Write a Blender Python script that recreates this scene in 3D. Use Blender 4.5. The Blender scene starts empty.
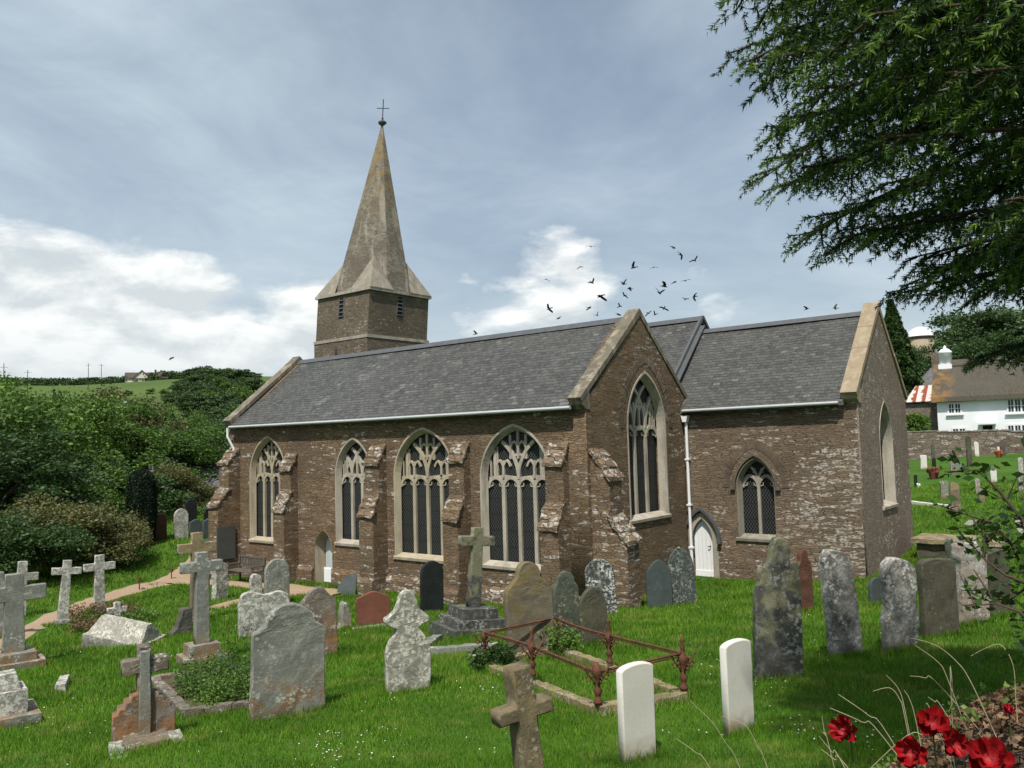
import bpy, bmesh, math, random
import numpy as np
from mathutils import Vector, Matrix
R=math.radians
random.seed(7); rng=np.random.default_rng(7)
scene=bpy.context.scene; COL=scene.collection
# ---------------------------------------------------------------- camera
CAM=np.array([6.60828,-23.46881,4.34280]); YAW,PITCH,ROLL,FPX=0.67200,0.06925,-0.02850,822.19458
_f=np.array([-math.sin(YAW)*math.cos(PITCH),math.cos(YAW)*math.cos(PITCH),math.sin(PITCH)])
_r=np.array([math.cos(YAW),math.sin(YAW),0.]); _u=np.cross(_r,_f)
_cr=_r*math.cos(ROLL)+_u*math.sin(ROLL); _cu=-_r*math.sin(ROLL)+_u*math.cos(ROLL)
cd=bpy.data.cameras.new('camera'); cam=bpy.data.objects.new('camera',cd); COL.objects.link(cam)
cam.matrix_world=Matrix([[_cr[i],_cu[i],-_f[i],CAM[i]] for i in range(3)]+[[0,0,0,1]])
cd.sensor_width=36; cd.lens=FPX/1024*36; cd.clip_start=.05; cd.clip_end=6000
scene.camera=cam
# ---------------------------------------------------------------- light
SUN_AZ,SUN_EL=157.,60.       # compass degrees
sd=bpy.data.lights.new('sun','SUN'); sd.energy=4.6; sd.angle=R(.9); sd.color=(1,.95,.87)
so=bpy.data.objects.new('sun',sd); COL.objects.link(so)
_sd=Vector((math.sin(R(SUN_AZ))*math.cos(R(SUN_EL)),math.cos(R(SUN_AZ))*math.cos(R(SUN_EL)),math.sin(R(SUN_EL))))
so.rotation_euler=_sd.to_track_quat('Z','Y').to_euler(); so.location=(0,-60,60)
scene.view_settings.view_transform='Standard'; scene.view_settings.look='None'
scene.view_settings.exposure=.22; scene.view_settings.gamma=1
scene.cycles.max_bounces=6; scene.cycles.transparent_max_bounces=8; scene.cycles.use_denoising=True
# ---------------------------------------------------------------- node helper
class NT:
    def __init__(s,tree): s.t=tree; s.n=tree.nodes; s.l=tree.links
    def new(s,ty,**kw):
        n=s.n.new(ty)
        for k,v in kw.items():
            if k[0]=='i' and k[1:].isdigit(): s.set(n,int(k[1:]),v)
            elif hasattr(n,k): setattr(n,k,v)
            else: s.set(n,k.replace('_',' '),v)
        return n
    def set(s,n,k,v):
        i=n.inputs[k]
        if isinstance(v,bpy.types.NodeSocket): s.l.new(v,i)
        elif isinstance(v,bpy.types.Node): s.l.new(v.outputs[0],i)
        else:
            if isinstance(v,(tuple,list)) and len(v)==3 and len(i.default_value)==4: v=(*v,1)
            i.default_value=v
    def math(s,op,a,b=0,c=0,clamp=False):
        n=s.n.new('ShaderNodeMath'); n.operation=op; n.use_clamp=clamp
        s.set(n,0,a); s.set(n,1,b)
        if op in('MULTIPLY_ADD','SMOOTH_MIN'): s.set(n,2,c)
        return n.outputs[0]
    def ramp(s,f,stops,interp='LINEAR'):
        n=s.n.new('ShaderNodeValToRGB'); e=n.color_ramp.elements; n.color_ramp.interpolation=interp
        while len(e)<len(stops): e.new(.5)
        for k,(p,c) in enumerate(stops):
            e[k].position=p
            if not isinstance(c,(tuple,list)): c=(c,c,c)
            e[k].color=(*c,1)
        s.l.new(f,n.inputs[0]); return n.outputs[0]
    def mix(s,f,a,b,mode='MIX'):
        n=s.n.new('ShaderNodeMix'); n.data_type='RGBA'; n.blend_type=mode
        s.set(n,0,f); s.set(n,6,a); s.set(n,7,b); return n.outputs[2]
    def noise(s,vec,scale,detail=4,rough=.55,dist=0):
        n=s.n.new('ShaderNodeTexNoise'); s.l.new(vec,n.inputs['Vector'])
        n.inputs['Scale'].default_value=scale; n.inputs['Detail'].default_value=detail; n.inputs['Roughness'].default_value=rough; n.inputs['Distortion'].default_value=dist
        return n.outputs['Fac']
    def mapr(s,f,a,b,c=0.,d=1.):
        n=s.n.new('ShaderNodeMapRange'); s.l.new(f,n.inputs[0])
        for k,v in zip((1,2,3,4),(a,b,c,d)): n.inputs[k].default_value=v
        return n.outputs[0]
    def comb(s,x,y,z=0):
        n=s.n.new('ShaderNodeCombineXYZ'); s.set(n,0,x);s.set(n,1,y);s.set(n,2,z); return n.outputs[0]
# ---------------------------------------------------------------- sky
wd=bpy.data.worlds.new('World'); scene.world=wd; wd.use_nodes=True
w=NT(wd.node_tree); w.n.clear()
sky=w.new('ShaderNodeTexSky'); sky.sky_type='NISHITA'; sky.sun_disc=False; sky.sun_elevation=R(SUN_EL); sky.sun_rotation=R(SUN_AZ)
sky.air_density=1.; sky.dust_density=2.; sky.ozone_density=1.
tc=w.new('ShaderNodeTexCoord'); sp=w.new('ShaderNodeSeparateXYZ'); w.l.new(tc.outputs['Generated'],sp.inputs[0])
x,y,z=sp.outputs
zc=w.math('ADD',w.math('MAXIMUM',z,0.),.09)
pl=w.comb(w.math('DIVIDE',x,zc),w.math('DIVIDE',y,zc))
# thin high cloud
ci=w.noise(pl,.55,7,.58,.6); ci2=w.noise(pl,2.2,8,.62,.8)
cim=w.math('MULTIPLY',w.mapr(ci,.36,.72),w.mapr(ci2,.25,.75,.45,1.))
veil=w.math('ADD',w.math('MULTIPLY',cim,.9),.26)
# heaped cloud low down: azimuth / elevation space
az=w.math('ARCTAN2',w.math('MULTIPLY',x,-1),y)              # radians west of north
el=w.math('ARCSINE',z)
ve=w.comb(w.math('MULTIPLY',az,4.2),w.math('MULTIPLY',el,8.5),0)
cu=w.noise(ve,1.9,8,.56,.15); cus=w.noise(w.comb(w.math('MULTIPLY',az,4.2),w.math('ADD',w.math('MULTIPLY',el,8.5),.16),0),1.9,8,.56,.15)
def bank(a0,wa,e0,we,amp):
    da=w.math('DIVIDE',w.math('SUBTRACT',az,R(a0)),R(wa)); de=w.math('DIVIDE',w.math('SUBTRACT',el,R(e0)),R(we))
    rr=w.math('ADD',w.math('MULTIPLY',da,da),w.math('MULTIPLY',de,de))
    return w.math('MULTIPLY',w.math('SUBTRACT',1.,rr,clamp=True),amp)
mk=w.math('MAXIMUM',bank(70,24,5,10,.86),bank(36,8,10,7,.46))
mk=w.math('MAXIMUM',mk,bank(52,9,8,6,.55)); mk=w.math('MAXIMUM',mk,bank(25,7,9,3.5,.25)); mk=w.math('MAXIMUM',mk,bank(12,20,4,4,.4))
mk=w.math('MAXIMUM',mk,bank(180,60,12,10,.4)); mk=w.math('MAXIMUM',mk,bank(-80,40,10,9,.45))
cud=w.math('ADD',cu,mk); cum=w.mapr(cud,.76,.94)
lit=w.mapr(w.math('SUBTRACT',cu,cus),-.10,.10)
low=w.mapr(el,R(1),R(9),.0,1.)
ccol=w.mix(w.math('MULTIPLY',lit,low),(6.6,7.2,7.5),(10.2,10.4,10.3))
base=w.mix(veil,sky.outputs[0],(6.0,7.1,7.9))
hz=w.mapr(el,R(0),R(16),.55,0.)
base=w.mix(hz,base,(6.5,7.5,7.9))
skyc=w.mix(cum,base,ccol)
bg=w.new('ShaderNodeBackground',Strength=.088); w.l.new(skyc,bg.inputs[0])
wo=w.new('ShaderNodeOutputWorld'); w.l.new(bg.outputs[0],wo.inputs[0])
# ---------------------------------------------------------------- terrain
_CP = np.array([(6.6,-23.5,2.7),(3,-17.2,1.62),(3.4,-16.3,1.64),(-2,-17.2,1.12),(-.9,-16.3,1.22),(-4.6,-17.6,.8),(-7.2,-15.2,.5),
 (2.7,-13.5,1.38),(3.6,-11.4,1.38),(4.2,-9.8,1.42),(1,-7.8,.97),(-1.8,-12.6,.95),(-5.5,-9.8,.3),(-8.1,-10.4,.12),(-1.7,-8.5,.7),
 (-.7,-9.2,.9),(-3.7,-7.4,.32),(-5.25,-4,-.2),(-7.5,-6.3,-.15),(-5.25,-1.5,-.08),(-4.7,0,0),(-3,0,0),(-1.4,0,.18),(0,0,.34),(0,5.2,.6),(3,-3,.9),
 (-13,-6.3,-.26),(-17,-6.3,-.3),(-21,-6.3,-.4),(-16,-13.8,-.1),(-17.5,-12.4,-.2),(-11.8,-16.4,.1),(-28,-3.7,.25),(-24,-9,-.2),
 (-30,-14,-.6),(-12,-22,.3),(-3,-24,1.3),(2,-28,2.2),(12,-24,3.0),(10,-15,2.2),(9,-8,1.8),(4.5,6,1.05),(7,14,1.7),(6,25,2.15),(12,30,2.4),(8,42,2.8),
 (20,45,3.1),(14,0,1.9),(20,-15,3.2),(-20,12,0.2),(-8,15,.9),(-36,6,1.0),(-33,-2,.75),(-42,-10,-1.6),(-48,14,.2),(-40,-30,-1.8),(0,-45,3.0),(30,20,3.6),
 (5,60,3.1),(-30,50,0.),(30,60,4.2),(-60,0,-4.5),(-60,30,-4.5),(-60,-40,-4.5),(45,0,5.),(40,-40,5.),(0,90,4.2),(60,60,6)],float)
def _tps():
    P=_CP[:,:2]/30.; n=len(P)
    r=np.hypot(P[:,None,0]-P[None,:,0],P[:,None,1]-P[None,:,1]); K=np.where(r>0,r*r*np.log(r+1e-12),0)+np.eye(n)*2e-3
    Q=np.hstack([np.ones((n,1)),P]); A=np.block([[K,Q],[Q.T,np.zeros((3,3))]])
    return np.linalg.solve(A,np.concatenate([_CP[:,2],np.zeros(3)]))
_W=_tps()
def _ss(t): t=np.clip(t,0,1); return t*t*(3-2*t)
def ground(x,y):
    x=np.asarray(x,float); y=np.asarray(y,float); sh=np.broadcast(x,y).shape
    x=np.broadcast_to(x,sh).ravel(); y=np.broadcast_to(y,sh).ravel()
    # near field
    rr=np.hypot(x+5,y-5); k=np.minimum(1,70/np.maximum(rr,1e-6)); xn=-5+(x+5)*k; yn=5+(y-5)*k
    P=_CP[:,:2]/30.; n=len(P); out=np.empty(len(x))
    for i in range(0,len(x),20000):
        a=xn[i:i+20000,None]/30-P[None,:,0]; b=yn[i:i+20000,None]/30-P[None,:,1]; r2=a*a+b*b
        out[i:i+20000]=(.5*r2*np.log(r2+1e-12))@_W[:n]+_W[n]+_W[n+1]*xn[i:i+20000]/30+_W[n+2]*yn[i:i+20000]/30
    # far field: valley then hills
    brg=np.degrees(np.arctan2(-(x-6.6),y+23.5))          # degrees west of north
    d=np.hypot(x-6.6,y+23.5)
    wl=_ss((brg-35)/15)*_ss((140-brg)/40)
    wr=_ss((30-brg)/12)*_ss((brg+60)/40)
    far=wl*(-6*_ss((d-70)/60)+(49.5+1.2*np.sin(brg*.35)-.12*(brg-62))*_ss((d-110)/320))+wr*(26*_ss((d-92)/150))
    far=far+(1-wl-wr)*14*_ss((d-150)/300)
    out=out+far
    return out.reshape(sh)
def gz(x,y): return float(ground(np.array([x]),np.array([y]))[0])
# ---------------------------------------------------------------- materials
def mat(name,build):
    m=bpy.data.materials.new(name); m.use_nodes=True; t=NT(m.node_tree); t.n.clear()
    o=t.new('ShaderNodeOutputMaterial'); sh=build(t); t.l.new(sh,o.inputs[0]); return m
def princ(t,col,rough=.85,bump=None,bstr=.4,bdist=.02,metal=0,spec=.3,normal=None):
    b=t.new('ShaderNodeBsdfPrincipled'); t.set(b,'Base Color',col); t.set(b,'Roughness',rough); b.inputs['Metallic'].default_value=metal
    b.inputs['Specular IOR Level'].default_value=spec
    if bump is not None:
        bm=t.new('ShaderNodeBump'); t.set(bm,'Height',bump); bm.inputs['Strength'].default_value=bstr; bm.inputs['Distance'].default_value=bdist
        t.l.new(bm.outputs[0],b.inputs['Normal'])
    return b.outputs[0]
def objco(t,rand=False):
    c=t.new('ShaderNodeTexCoord').outputs['Object']
    if not rand: return c
    oi=t.new('ShaderNodeObjectInfo'); v=t.new('ShaderNodeVectorMath',operation='ADD'); t.l.new(c,v.inputs[0])
    s=t.math('MULTIPLY',oi.outputs['Random'],37.); t.l.new(t.comb(s,t.math('MULTIPLY',s,1.7),s),v.inputs[1]); return v.outputs[0]
def sep(t,v):
    s=t.new('ShaderNodeSeparateXYZ'); t.l.new(v,s.inputs[0]); return s.outputs
def rubble(name,cols,mortar,white=.10,sx=3.4,sz=16.,wcol=(.52,.49,.44),wx=None,bd=.04,stain=(.10,.07,.05)):
    def b(t):
        c=objco(t); x,y,z=sep(t,c); u=t.math('ADD',x,y)
        wob=t.noise(c,1.3,2); zz=t.math('ADD',z,t.math('MULTIPLY',wob,.25))
        zf=t.math('FLOOR',t.math('MULTIPLY',zz,sz*.5)); uu=t.math('ADD',u,t.math('MULTIPLY',zf,.37))
        v=t.comb(t.math('MULTIPLY',uu,sx),t.math('MULTIPLY',zz,sz),0)
        vo=t.new('ShaderNodeTexVoronoi',voronoi_dimensions='2D',feature='F1'); t.l.new(v,vo.inputs['Vector']); vo.inputs['Scale'].default_value=1; vo.inputs['Randomness'].default_value=.85
        ve=t.new('ShaderNodeTexVoronoi',voronoi_dimensions='2D',feature='DISTANCE_TO_EDGE'); t.l.new(v,ve.inputs['Vector']); ve.inputs['Scale'].default_value=1; ve.inputs['Randomness'].default_value=.85
        cr,cg,cb=sep(t,vo.outputs['Color'])
        n=len(cols); col=t.ramp(cr,[(i/(n-1),k) for i,k in enumerate(cols)])
        big=t.noise(c,.45,4,.6); fine=t.noise(c,14,6,.7)
        col=t.mix(t.mapr(big,.35,.65),col,t.mix(.7,col,stain)); b3=t.noise(c,1.4,5,.65); col=t.mix(t.mapr(b3,.5,.68,0,.45),col,(.25,.17,.11))
        col=t.mix(t.mapr(fine,.4,.7,0.,.6),col,t.mix(.5,col,(.33,.27,.20))); col=t.mix(t.mapr(t.noise(c,30,5,.75),.5,.7,0.,.6),col,(.05,.038,.03))
        # whitened stones in drifts
        dr=t.noise(c,.62,4,.6); wm=t.math('ADD',cg,t.mapr(dr,.35,.68,-.35,.38))
        if wx is not None: wm=t.math('ADD',wm,wx(t,x,y,z))
        wm=t.mapr(wm,1-white,1.04-white); wm=t.math('MULTIPLY',wm,t.mapr(t.noise(c,9,4,.6),.42,.62,0,.85))
        col=t.mix(wm,col,wcol)
        e=t.mapr(ve.outputs['Distance'],.0,.10,.25,1.); e=t.math('MULTIPLY',e,1.)
        col=t.mix(e,t.mix(t.mapr(fine,.3,.6),mortar,t.mix(.5,mortar,(.06,.045,.035))),col)
        h=t.math('ADD',t.math('MULTIPLY',e,t.math('ADD',.55,t.math('MULTIPLY',cb,.75))),t.math('MULTIPLY',fine,.35))
        return princ(t,col,.92,h,.9,bd,spec=.15)
    return mat(name,b)
BR=[(.095,.056,.028),(.155,.094,.046),(.20,.136,.074),(.125,.086,.05),(.25,.184,.108),(.11,.067,.033),(.19,.115,.055),(.15,.113,.073)]
GR=[(.20,.155,.13),(.27,.21,.175),(.17,.13,.11),(.33,.265,.22),(.24,.185,.155),(.30,.25,.215)]
def _chw(t,x,y,z):   # pale weathered quoins low at the east end of the chancel
    return t.math('MULTIPLY',t.mapr(x,-3.4,-.5,-.10,.62),t.mapr(z,5.2,2.5,0.15,1.))
def _aiw(t,x,y,z): return t.mapr(z,1.2,0.,0.,.22)
M={}
M['aisle_rubble']=rubble('aisle_rubble',BR,(.16,.125,.10),.07,wx=_aiw)
M['chancel_rubble']=rubble('chancel_rubble',[(.14,.098,.062),(.20,.146,.096),(.11,.08,.055),(.26,.20,.142),(.165,.113,.07)],(.17,.14,.115),.12,3.2,17.,wx=_chw)
M['buttress_rubble']=rubble('buttress_rubble',BR,(.17,.13,.10),.17,3.2,14.,wx=_aiw)
M['east_rubble']=rubble('east_rubble',GR,(.22,.18,.15),.10,7.,13.,bd=.03,stain=(.17,.12,.09))
M['tower_rubble']=rubble('tower_rubble',[(.085,.072,.052),(.13,.11,.08),(.17,.145,.108),(.10,.087,.064),(.205,.175,.13)],(.14,.12,.10),.06,4.5,13.,wcol=(.36,.34,.29))
M['yard_wall_rubble']=rubble('yard_wall_rubble',[(.17,.13,.11),(.24,.19,.16),(.30,.25,.21),(.14,.11,.09)],(.13,.11,.09),.25,2.,5.)
M['shed_rubble']=rubble('shed_rubble',[(.14,.12,.10),(.20,.17,.14),(.26,.23,.19)],(.16,.14,.12),.1,3.,7.)
def spire_m(t):
    c=objco(t); x,y,z=sep(t,c)
    br=t.new('ShaderNodeTexVoronoi',feature='F1'); v=t.new('ShaderNodeMapping'); v.inputs['Scale'].default_value=(5,5,9); t.l.new(c,v.inputs[0]); t.l.new(v.outputs[0],br.inputs['Vector']); br.inputs['Scale'].default_value=1
    cr=sep(t,br.outputs['Color'])[0]
    col=t.ramp(cr,[(0,(.115,.10,.078)),(.5,(.17,.15,.12)),(1,(.235,.21,.17))])
    n=t.noise(c,.8,5,.6); col=t.mix(t.mapr(n,.4,.65),col,(.12,.103,.08))
    st=t.noise(t.comb(t.math('MULTIPLY',x,1.5),t.math('MULTIPLY',y,1.5),t.math('MULTIPLY',z,.12)),1.6,4,.6)
    col=t.mix(t.mapr(st,.53,.66,0,.7),col,(.32,.30,.255))
    oc=t.math('MULTIPLY',t.mapr(z,16.,21.),t.mapr(t.noise(c,2.2,4,.6),.42,.62)); col=t.mix(oc,col,(.25,.18,.09))
    return princ(t,col,.9,t.math('ADD',cr,t.math('MULTIPLY',t.noise(c,18,4),1.)),.7,.03,spec=.15)
M['spire_stone']=mat('spire_stone',spire_m)
def slate(name,cx,c0=(.030,.031,.029),c1=(.090,.090,.082),lich=(.27,.27,.24),rows=7.5,amt=.5,span=3.):
    def b(t):
        c=objco(t); o=sep(t,c); u=o[0] if cx else o[1]; z=o[2]
        v=t.comb(u,t.math('MULTIPLY',z,1.448),0)
        br=t.new('ShaderNodeTexBrick'); t.l.new(v,br.inputs['Vector']); br.offset=.5
        br.inputs['Color1'].default_value=(0,0,0,1); br.inputs['Color2'].default_value=(1,1,1,1); br.inputs['Mortar'].default_value=(0,0,0,1)
        br.inputs['Scale'].default_value=1; br.inputs['Mortar Size'].default_value=.006; br.inputs['Mortar Smooth'].default_value=.1; br.inputs['Bias'].default_value=0
        br.inputs['Brick Width'].default_value=.23; br.inputs['Row Height'].default_value=1/rows
        r=sep(t,br.outputs['Color'])[0]
        col=t.mix(r,c0,c1)
        big=t.noise(c,.55,5,.65); col=t.mix(t.mapr(big,.35,.7,0,.7),col,t.mix(.5,col,(.12,.118,.10)))
        sp=t.math('ADD',r,t.mapr(t.noise(c,.8,4,.6),.4,.7,-.7,.25)); col=t.mix(t.math('MULTIPLY',t.mapr(sp,.7,.9),t.mapr(t.noise(c,12,4),.35,.6,0,amt)),col,lich)
        f=t.noise(c,25,4,.6); col=t.mix(t.mapr(f,.35,.65,0,.55),col,(.03,.03,.03)); f2=t.noise(t.comb(t.math('MULTIPLY',u,3),t.math('MULTIPLY',z,14)),2.2,4,.6); col=t.mix(t.mapr(f2,.52,.66,0,.5),col,(.175,.172,.15))
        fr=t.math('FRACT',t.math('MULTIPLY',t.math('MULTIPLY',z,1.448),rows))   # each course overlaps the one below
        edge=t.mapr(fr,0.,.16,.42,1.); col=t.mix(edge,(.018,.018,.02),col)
        h=t.math('ADD',t.math('SUBTRACT',1,fr),t.math('ADD',t.math('MULTIPLY',r,.5),t.math('MULTIPLY',f,.3)))
        h=t.math('MULTIPLY',h,t.math('SUBTRACT',1.,t.math('MULTIPLY',br.outputs['Fac'],.6)))
        return princ(t,col,.62,h,.8,.03,spec=.4)
    return mat(name,b)
M['slate']=slate('slate_roof',True)
M['slate_far']=slate('slate_far',True,(.09,.09,.10),(.16,.16,.17),rows=3.5)
def plain(name,col,rough=.85,var=.35,scale=8,bs=.3,metal=0,spec=.3,dark=None,rand=True):
    def b(t):
        c=objco(t,rand); n=t.noise(c,scale,6,.65); k=t.mapr(n,.3,.7)
        d=dark or tuple(v*(1-var) for v in col)
        return princ(t,t.mix(k,d,col),rough,t.noise(c,scale*5,4,.6),bs,.01,metal,spec)
    return mat(name,b)
def streaky(name,col,col2,col3,rough=.85):
    def b(t):
        c=objco(t); x,y,z=sep(t,c); n=t.noise(c,1.6,6,.65); f=t.noise(c,22,5,.7)
        k=t.noise(t.comb(t.math('MULTIPLY',x,3),t.math('MULTIPLY',y,3),t.math('MULTIPLY',z,.5)),1.5,4,.6)
        cl=t.mix(t.mapr(n,.38,.62),col,col2); cl=t.mix(t.mapr(k,.5,.66,0,.75),cl,col3); cl=t.mix(t.mapr(f,.35,.7,0,.45),cl,t.mix(.5,cl,(.08,.07,.06)))
        return princ(t,cl,rough,f,.5,.012,spec=.2)
    return mat(name,b)
M['dressed']=streaky('dressed_stone',(.46,.415,.34),(.36,.325,.265),(.21,.19,.16))
M['dressed_grey']=streaky('dressed_grey_stone',(.38,.34,.28),(.28,.25,.205),(.46,.43,.36))
M['dressed_warm']=streaky('dressed_warm_stone',(.43,.375,.275),(.35,.30,.215),(.24,.21,.165))
M['coping']=streaky('coping_stone',(.12,.103,.075),(.165,.143,.105),(.34,.31,.25))
M['cap_rubble']=rubble('cap_rubble',BR,(.17,.14,.11),.55,3.2,9.,wcol=(.48,.455,.41))
M['coping_gold']=streaky('coping_golden',(.27,.21,.135),(.31,.25,.165),(.37,.32,.24))
M['white_paint']=plain('white_paint',(.78,.79,.80),.5,.08,3,.1)
M['grey_paint']=plain('pale_grey_paint',(.46,.50,.50),.6,.15,3,.1)
M['limewash']=plain('limewash',(.80,.82,.84),.9,.07,1.2,.2)
M['pipe']=plain('painted_pipe',(.48,.50,.50),.4,.15,4,.05)
M['gutter']=plain('weathered_gutter',(.36,.38,.38),.5,.3,2,.05)
M['lead']=plain('lead',(.10,.105,.11),.5,.3,6,.1)
M['iron']=plain('black_iron',(.03,.03,.03),.5,.3,6,.1)
M['dark_inside']=plain('dark_inside',(.01,.01,.01),.9,.1)
def glass_m(t):
    c=objco(t); x,y,z=sep(t,c); u=t.math('ADD',x,y)
    def ln(s):
        a=t.math('ADD',t.math('MULTIPLY',u,11.),t.math('MULTIPLY',z,7.5*s)); fr=t.math('ABSOLUTE',t.math('SUBTRACT',t.math('FRACT',a),.5)); return t.mapr(fr,.40,.44)
    l=t.math('MAXIMUM',ln(1),ln(-1)); n=t.noise(c,7,2)
    col=t.mix(l,t.mix(n,(.006,.008,.009),(.010,.011,.011)),(.085,.088,.085))
    bars=t.mapr(t.math('ABSOLUTE',t.math('SUBTRACT',t.math('FRACT',t.math('MULTIPLY',z,2.2)),.5)),.455,.47); col=t.mix(bars,col,(.02,.02,.02))
    b=t.new('ShaderNodeBsdfPrincipled'); t.set(b,'Base Color',col); t.set(b,'Roughness',t.mix(l,(.4,.4,.4),(.7,.7,.7))); b.inputs['Specular IOR Level'].default_value=.12; return b.outputs[0]
M['leaded_glass']=mat('leaded_glass',glass_m)
M['window_glass']=plain('window_glass',(.035,.055,.07),.12,.3,2,.02,spec=.6)
def thatch_m(t):
    c=objco(t); x,y,z=sep(t,c); n=t.noise(t.comb(t.math('MULTIPLY',x,5),y,t.math('MULTIPLY',z,.8)),4,6,.7); b=t.noise(c,.5,4)
    col=t.mix(t.mapr(n,.35,.65),(.055,.048,.038),(.115,.10,.078)); col=t.mix(t.mapr(b,.4,.65,0,.6),col,(.095,.09,.075))
    o=t.math('MULTIPLY',t.mapr(x,1.6,.3),t.mapr(t.noise(c,1.3,4),.42,.6,0,.75)); col=t.mix(o,col,(.28,.15,.05))
    return princ(t,col,.95,n,.8,.05,spec=.1)
M['thatch']=mat('thatch',thatch_m)
def rust_sheet(t):
    c=objco(t); x,y,z=sep(t,c); s=t.math('FRACT',t.math('MULTIPLY',x,1.35)); k=t.mapr(t.math('ADD',s,t.mapr(t.noise(c,3,4),.3,.7,-.25,.25)),.5,.62)
    return princ(t,t.mix(k,(.55,.50,.46),(.24,.06,.03)),.7,t.math('SINE',t.math('MULTIPLY',x,50)),.5,.03)
M['rust_sheet']=mat('rusty_corrugated',rust_sheet)
M['rust']=plain('rusty_iron',(.17,.065,.035),.85,.75,9,.7,dark=(.05,.025,.018))
def tomb(name,base,base2,spot,spotamt,stain=None,stainz=.45,top=None,rough=.88,fine=.45,bs=.75):
    def b(t):
        c=objco(t,True); lo=t.new('ShaderNodeTexCoord').outputs['Object']; z=sep(t,lo)[2]
        n=t.noise(c,3.2,6,.65); f=t.noise(c,38,6,.75); col=t.mix(t.mapr(n,.36,.64),base,base2)
        col=t.mix(t.mapr(f,.38,.66,0,fine),col,tuple(v*.45 for v in base2))
        if stain:
            k=t.math('MULTIPLY',t.mapr(z,stainz,stainz*.4),t.mapr(t.noise(c,4.5,5,.6),.40,.56)); col=t.mix(t.math('MULTIPLY',k,.85),col,stain)
        if top:
            k=t.mapr(t.math('ADD',t.noise(c,4,5,.6),t.mapr(z,.2,1.4,-.12,.12)),.5,.62); col=t.mix(t.math('MULTIPLY',k,.8),col,top)
        vo=t.new('ShaderNodeTexVoronoi'); t.l.new(c,vo.inputs['Vector']); vo.inputs['Scale'].default_value=13
        d=t.math('ADD',vo.outputs['Distance'],t.mapr(f,.3,.7,-.1,.1)); pat=t.mapr(t.noise(c,2.4,5,.7),.62-spotamt*.4,.7-spotamt*.4)
        rb=t.mapr(t.noise(c,12,6,.75),.60-spotamt*.25,.64-spotamt*.25); sm=t.math('MAXIMUM',t.math('MULTIPLY',t.mapr(d,.34,.24),pat),t.math('MULTIPLY',rb,t.mapr(pat,0,1,.25,1.)))
        col=t.mix(t.math('MULTIPLY',sm,.85),col,spot)
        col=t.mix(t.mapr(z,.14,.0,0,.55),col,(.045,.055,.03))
        return princ(t,col,rough,t.math('ADD',t.math('MULTIPLY',f,.8),t.math('ADD',t.math('MULTIPLY',n,.8),t.math('MULTIPLY',sm,.35))),bs,.014,spec=.2)
    return mat('tomb_'+name,b)
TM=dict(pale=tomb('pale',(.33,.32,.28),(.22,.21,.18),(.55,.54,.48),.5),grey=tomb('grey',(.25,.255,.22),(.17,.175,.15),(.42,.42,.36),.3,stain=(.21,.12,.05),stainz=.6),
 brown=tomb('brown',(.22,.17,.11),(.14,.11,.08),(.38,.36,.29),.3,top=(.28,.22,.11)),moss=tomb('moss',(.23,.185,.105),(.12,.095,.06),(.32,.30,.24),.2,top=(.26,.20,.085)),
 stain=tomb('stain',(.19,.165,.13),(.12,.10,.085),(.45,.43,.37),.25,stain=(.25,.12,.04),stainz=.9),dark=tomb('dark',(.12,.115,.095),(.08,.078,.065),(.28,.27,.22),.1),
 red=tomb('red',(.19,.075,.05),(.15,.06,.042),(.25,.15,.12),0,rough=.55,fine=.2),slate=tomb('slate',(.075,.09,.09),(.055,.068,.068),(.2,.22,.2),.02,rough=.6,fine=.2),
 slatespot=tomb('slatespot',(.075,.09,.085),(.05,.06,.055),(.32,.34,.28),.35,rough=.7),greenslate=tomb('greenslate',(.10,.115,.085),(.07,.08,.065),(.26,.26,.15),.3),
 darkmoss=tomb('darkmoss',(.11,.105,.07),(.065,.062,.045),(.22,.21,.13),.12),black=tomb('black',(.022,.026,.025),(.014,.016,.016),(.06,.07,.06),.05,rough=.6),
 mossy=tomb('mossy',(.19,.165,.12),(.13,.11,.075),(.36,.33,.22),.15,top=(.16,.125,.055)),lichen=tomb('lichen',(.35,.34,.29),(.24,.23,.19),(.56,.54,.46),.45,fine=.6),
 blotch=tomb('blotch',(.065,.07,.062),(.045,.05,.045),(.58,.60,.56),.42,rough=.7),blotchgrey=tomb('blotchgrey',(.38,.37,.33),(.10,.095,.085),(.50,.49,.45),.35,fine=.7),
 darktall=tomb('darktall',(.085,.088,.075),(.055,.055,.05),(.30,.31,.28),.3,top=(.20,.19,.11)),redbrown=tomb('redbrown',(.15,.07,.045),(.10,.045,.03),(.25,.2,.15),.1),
 warm=tomb('warm',(.34,.28,.23),(.24,.19,.16),(.48,.47,.42),.3,top=(.40,.40,.37)),white=tomb('white',(.66,.64,.58),(.60,.58,.52),(.48,.46,.42),.0,stain=(.36,.27,.17),stainz=.22,fine=.16,bs=.12))
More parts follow.
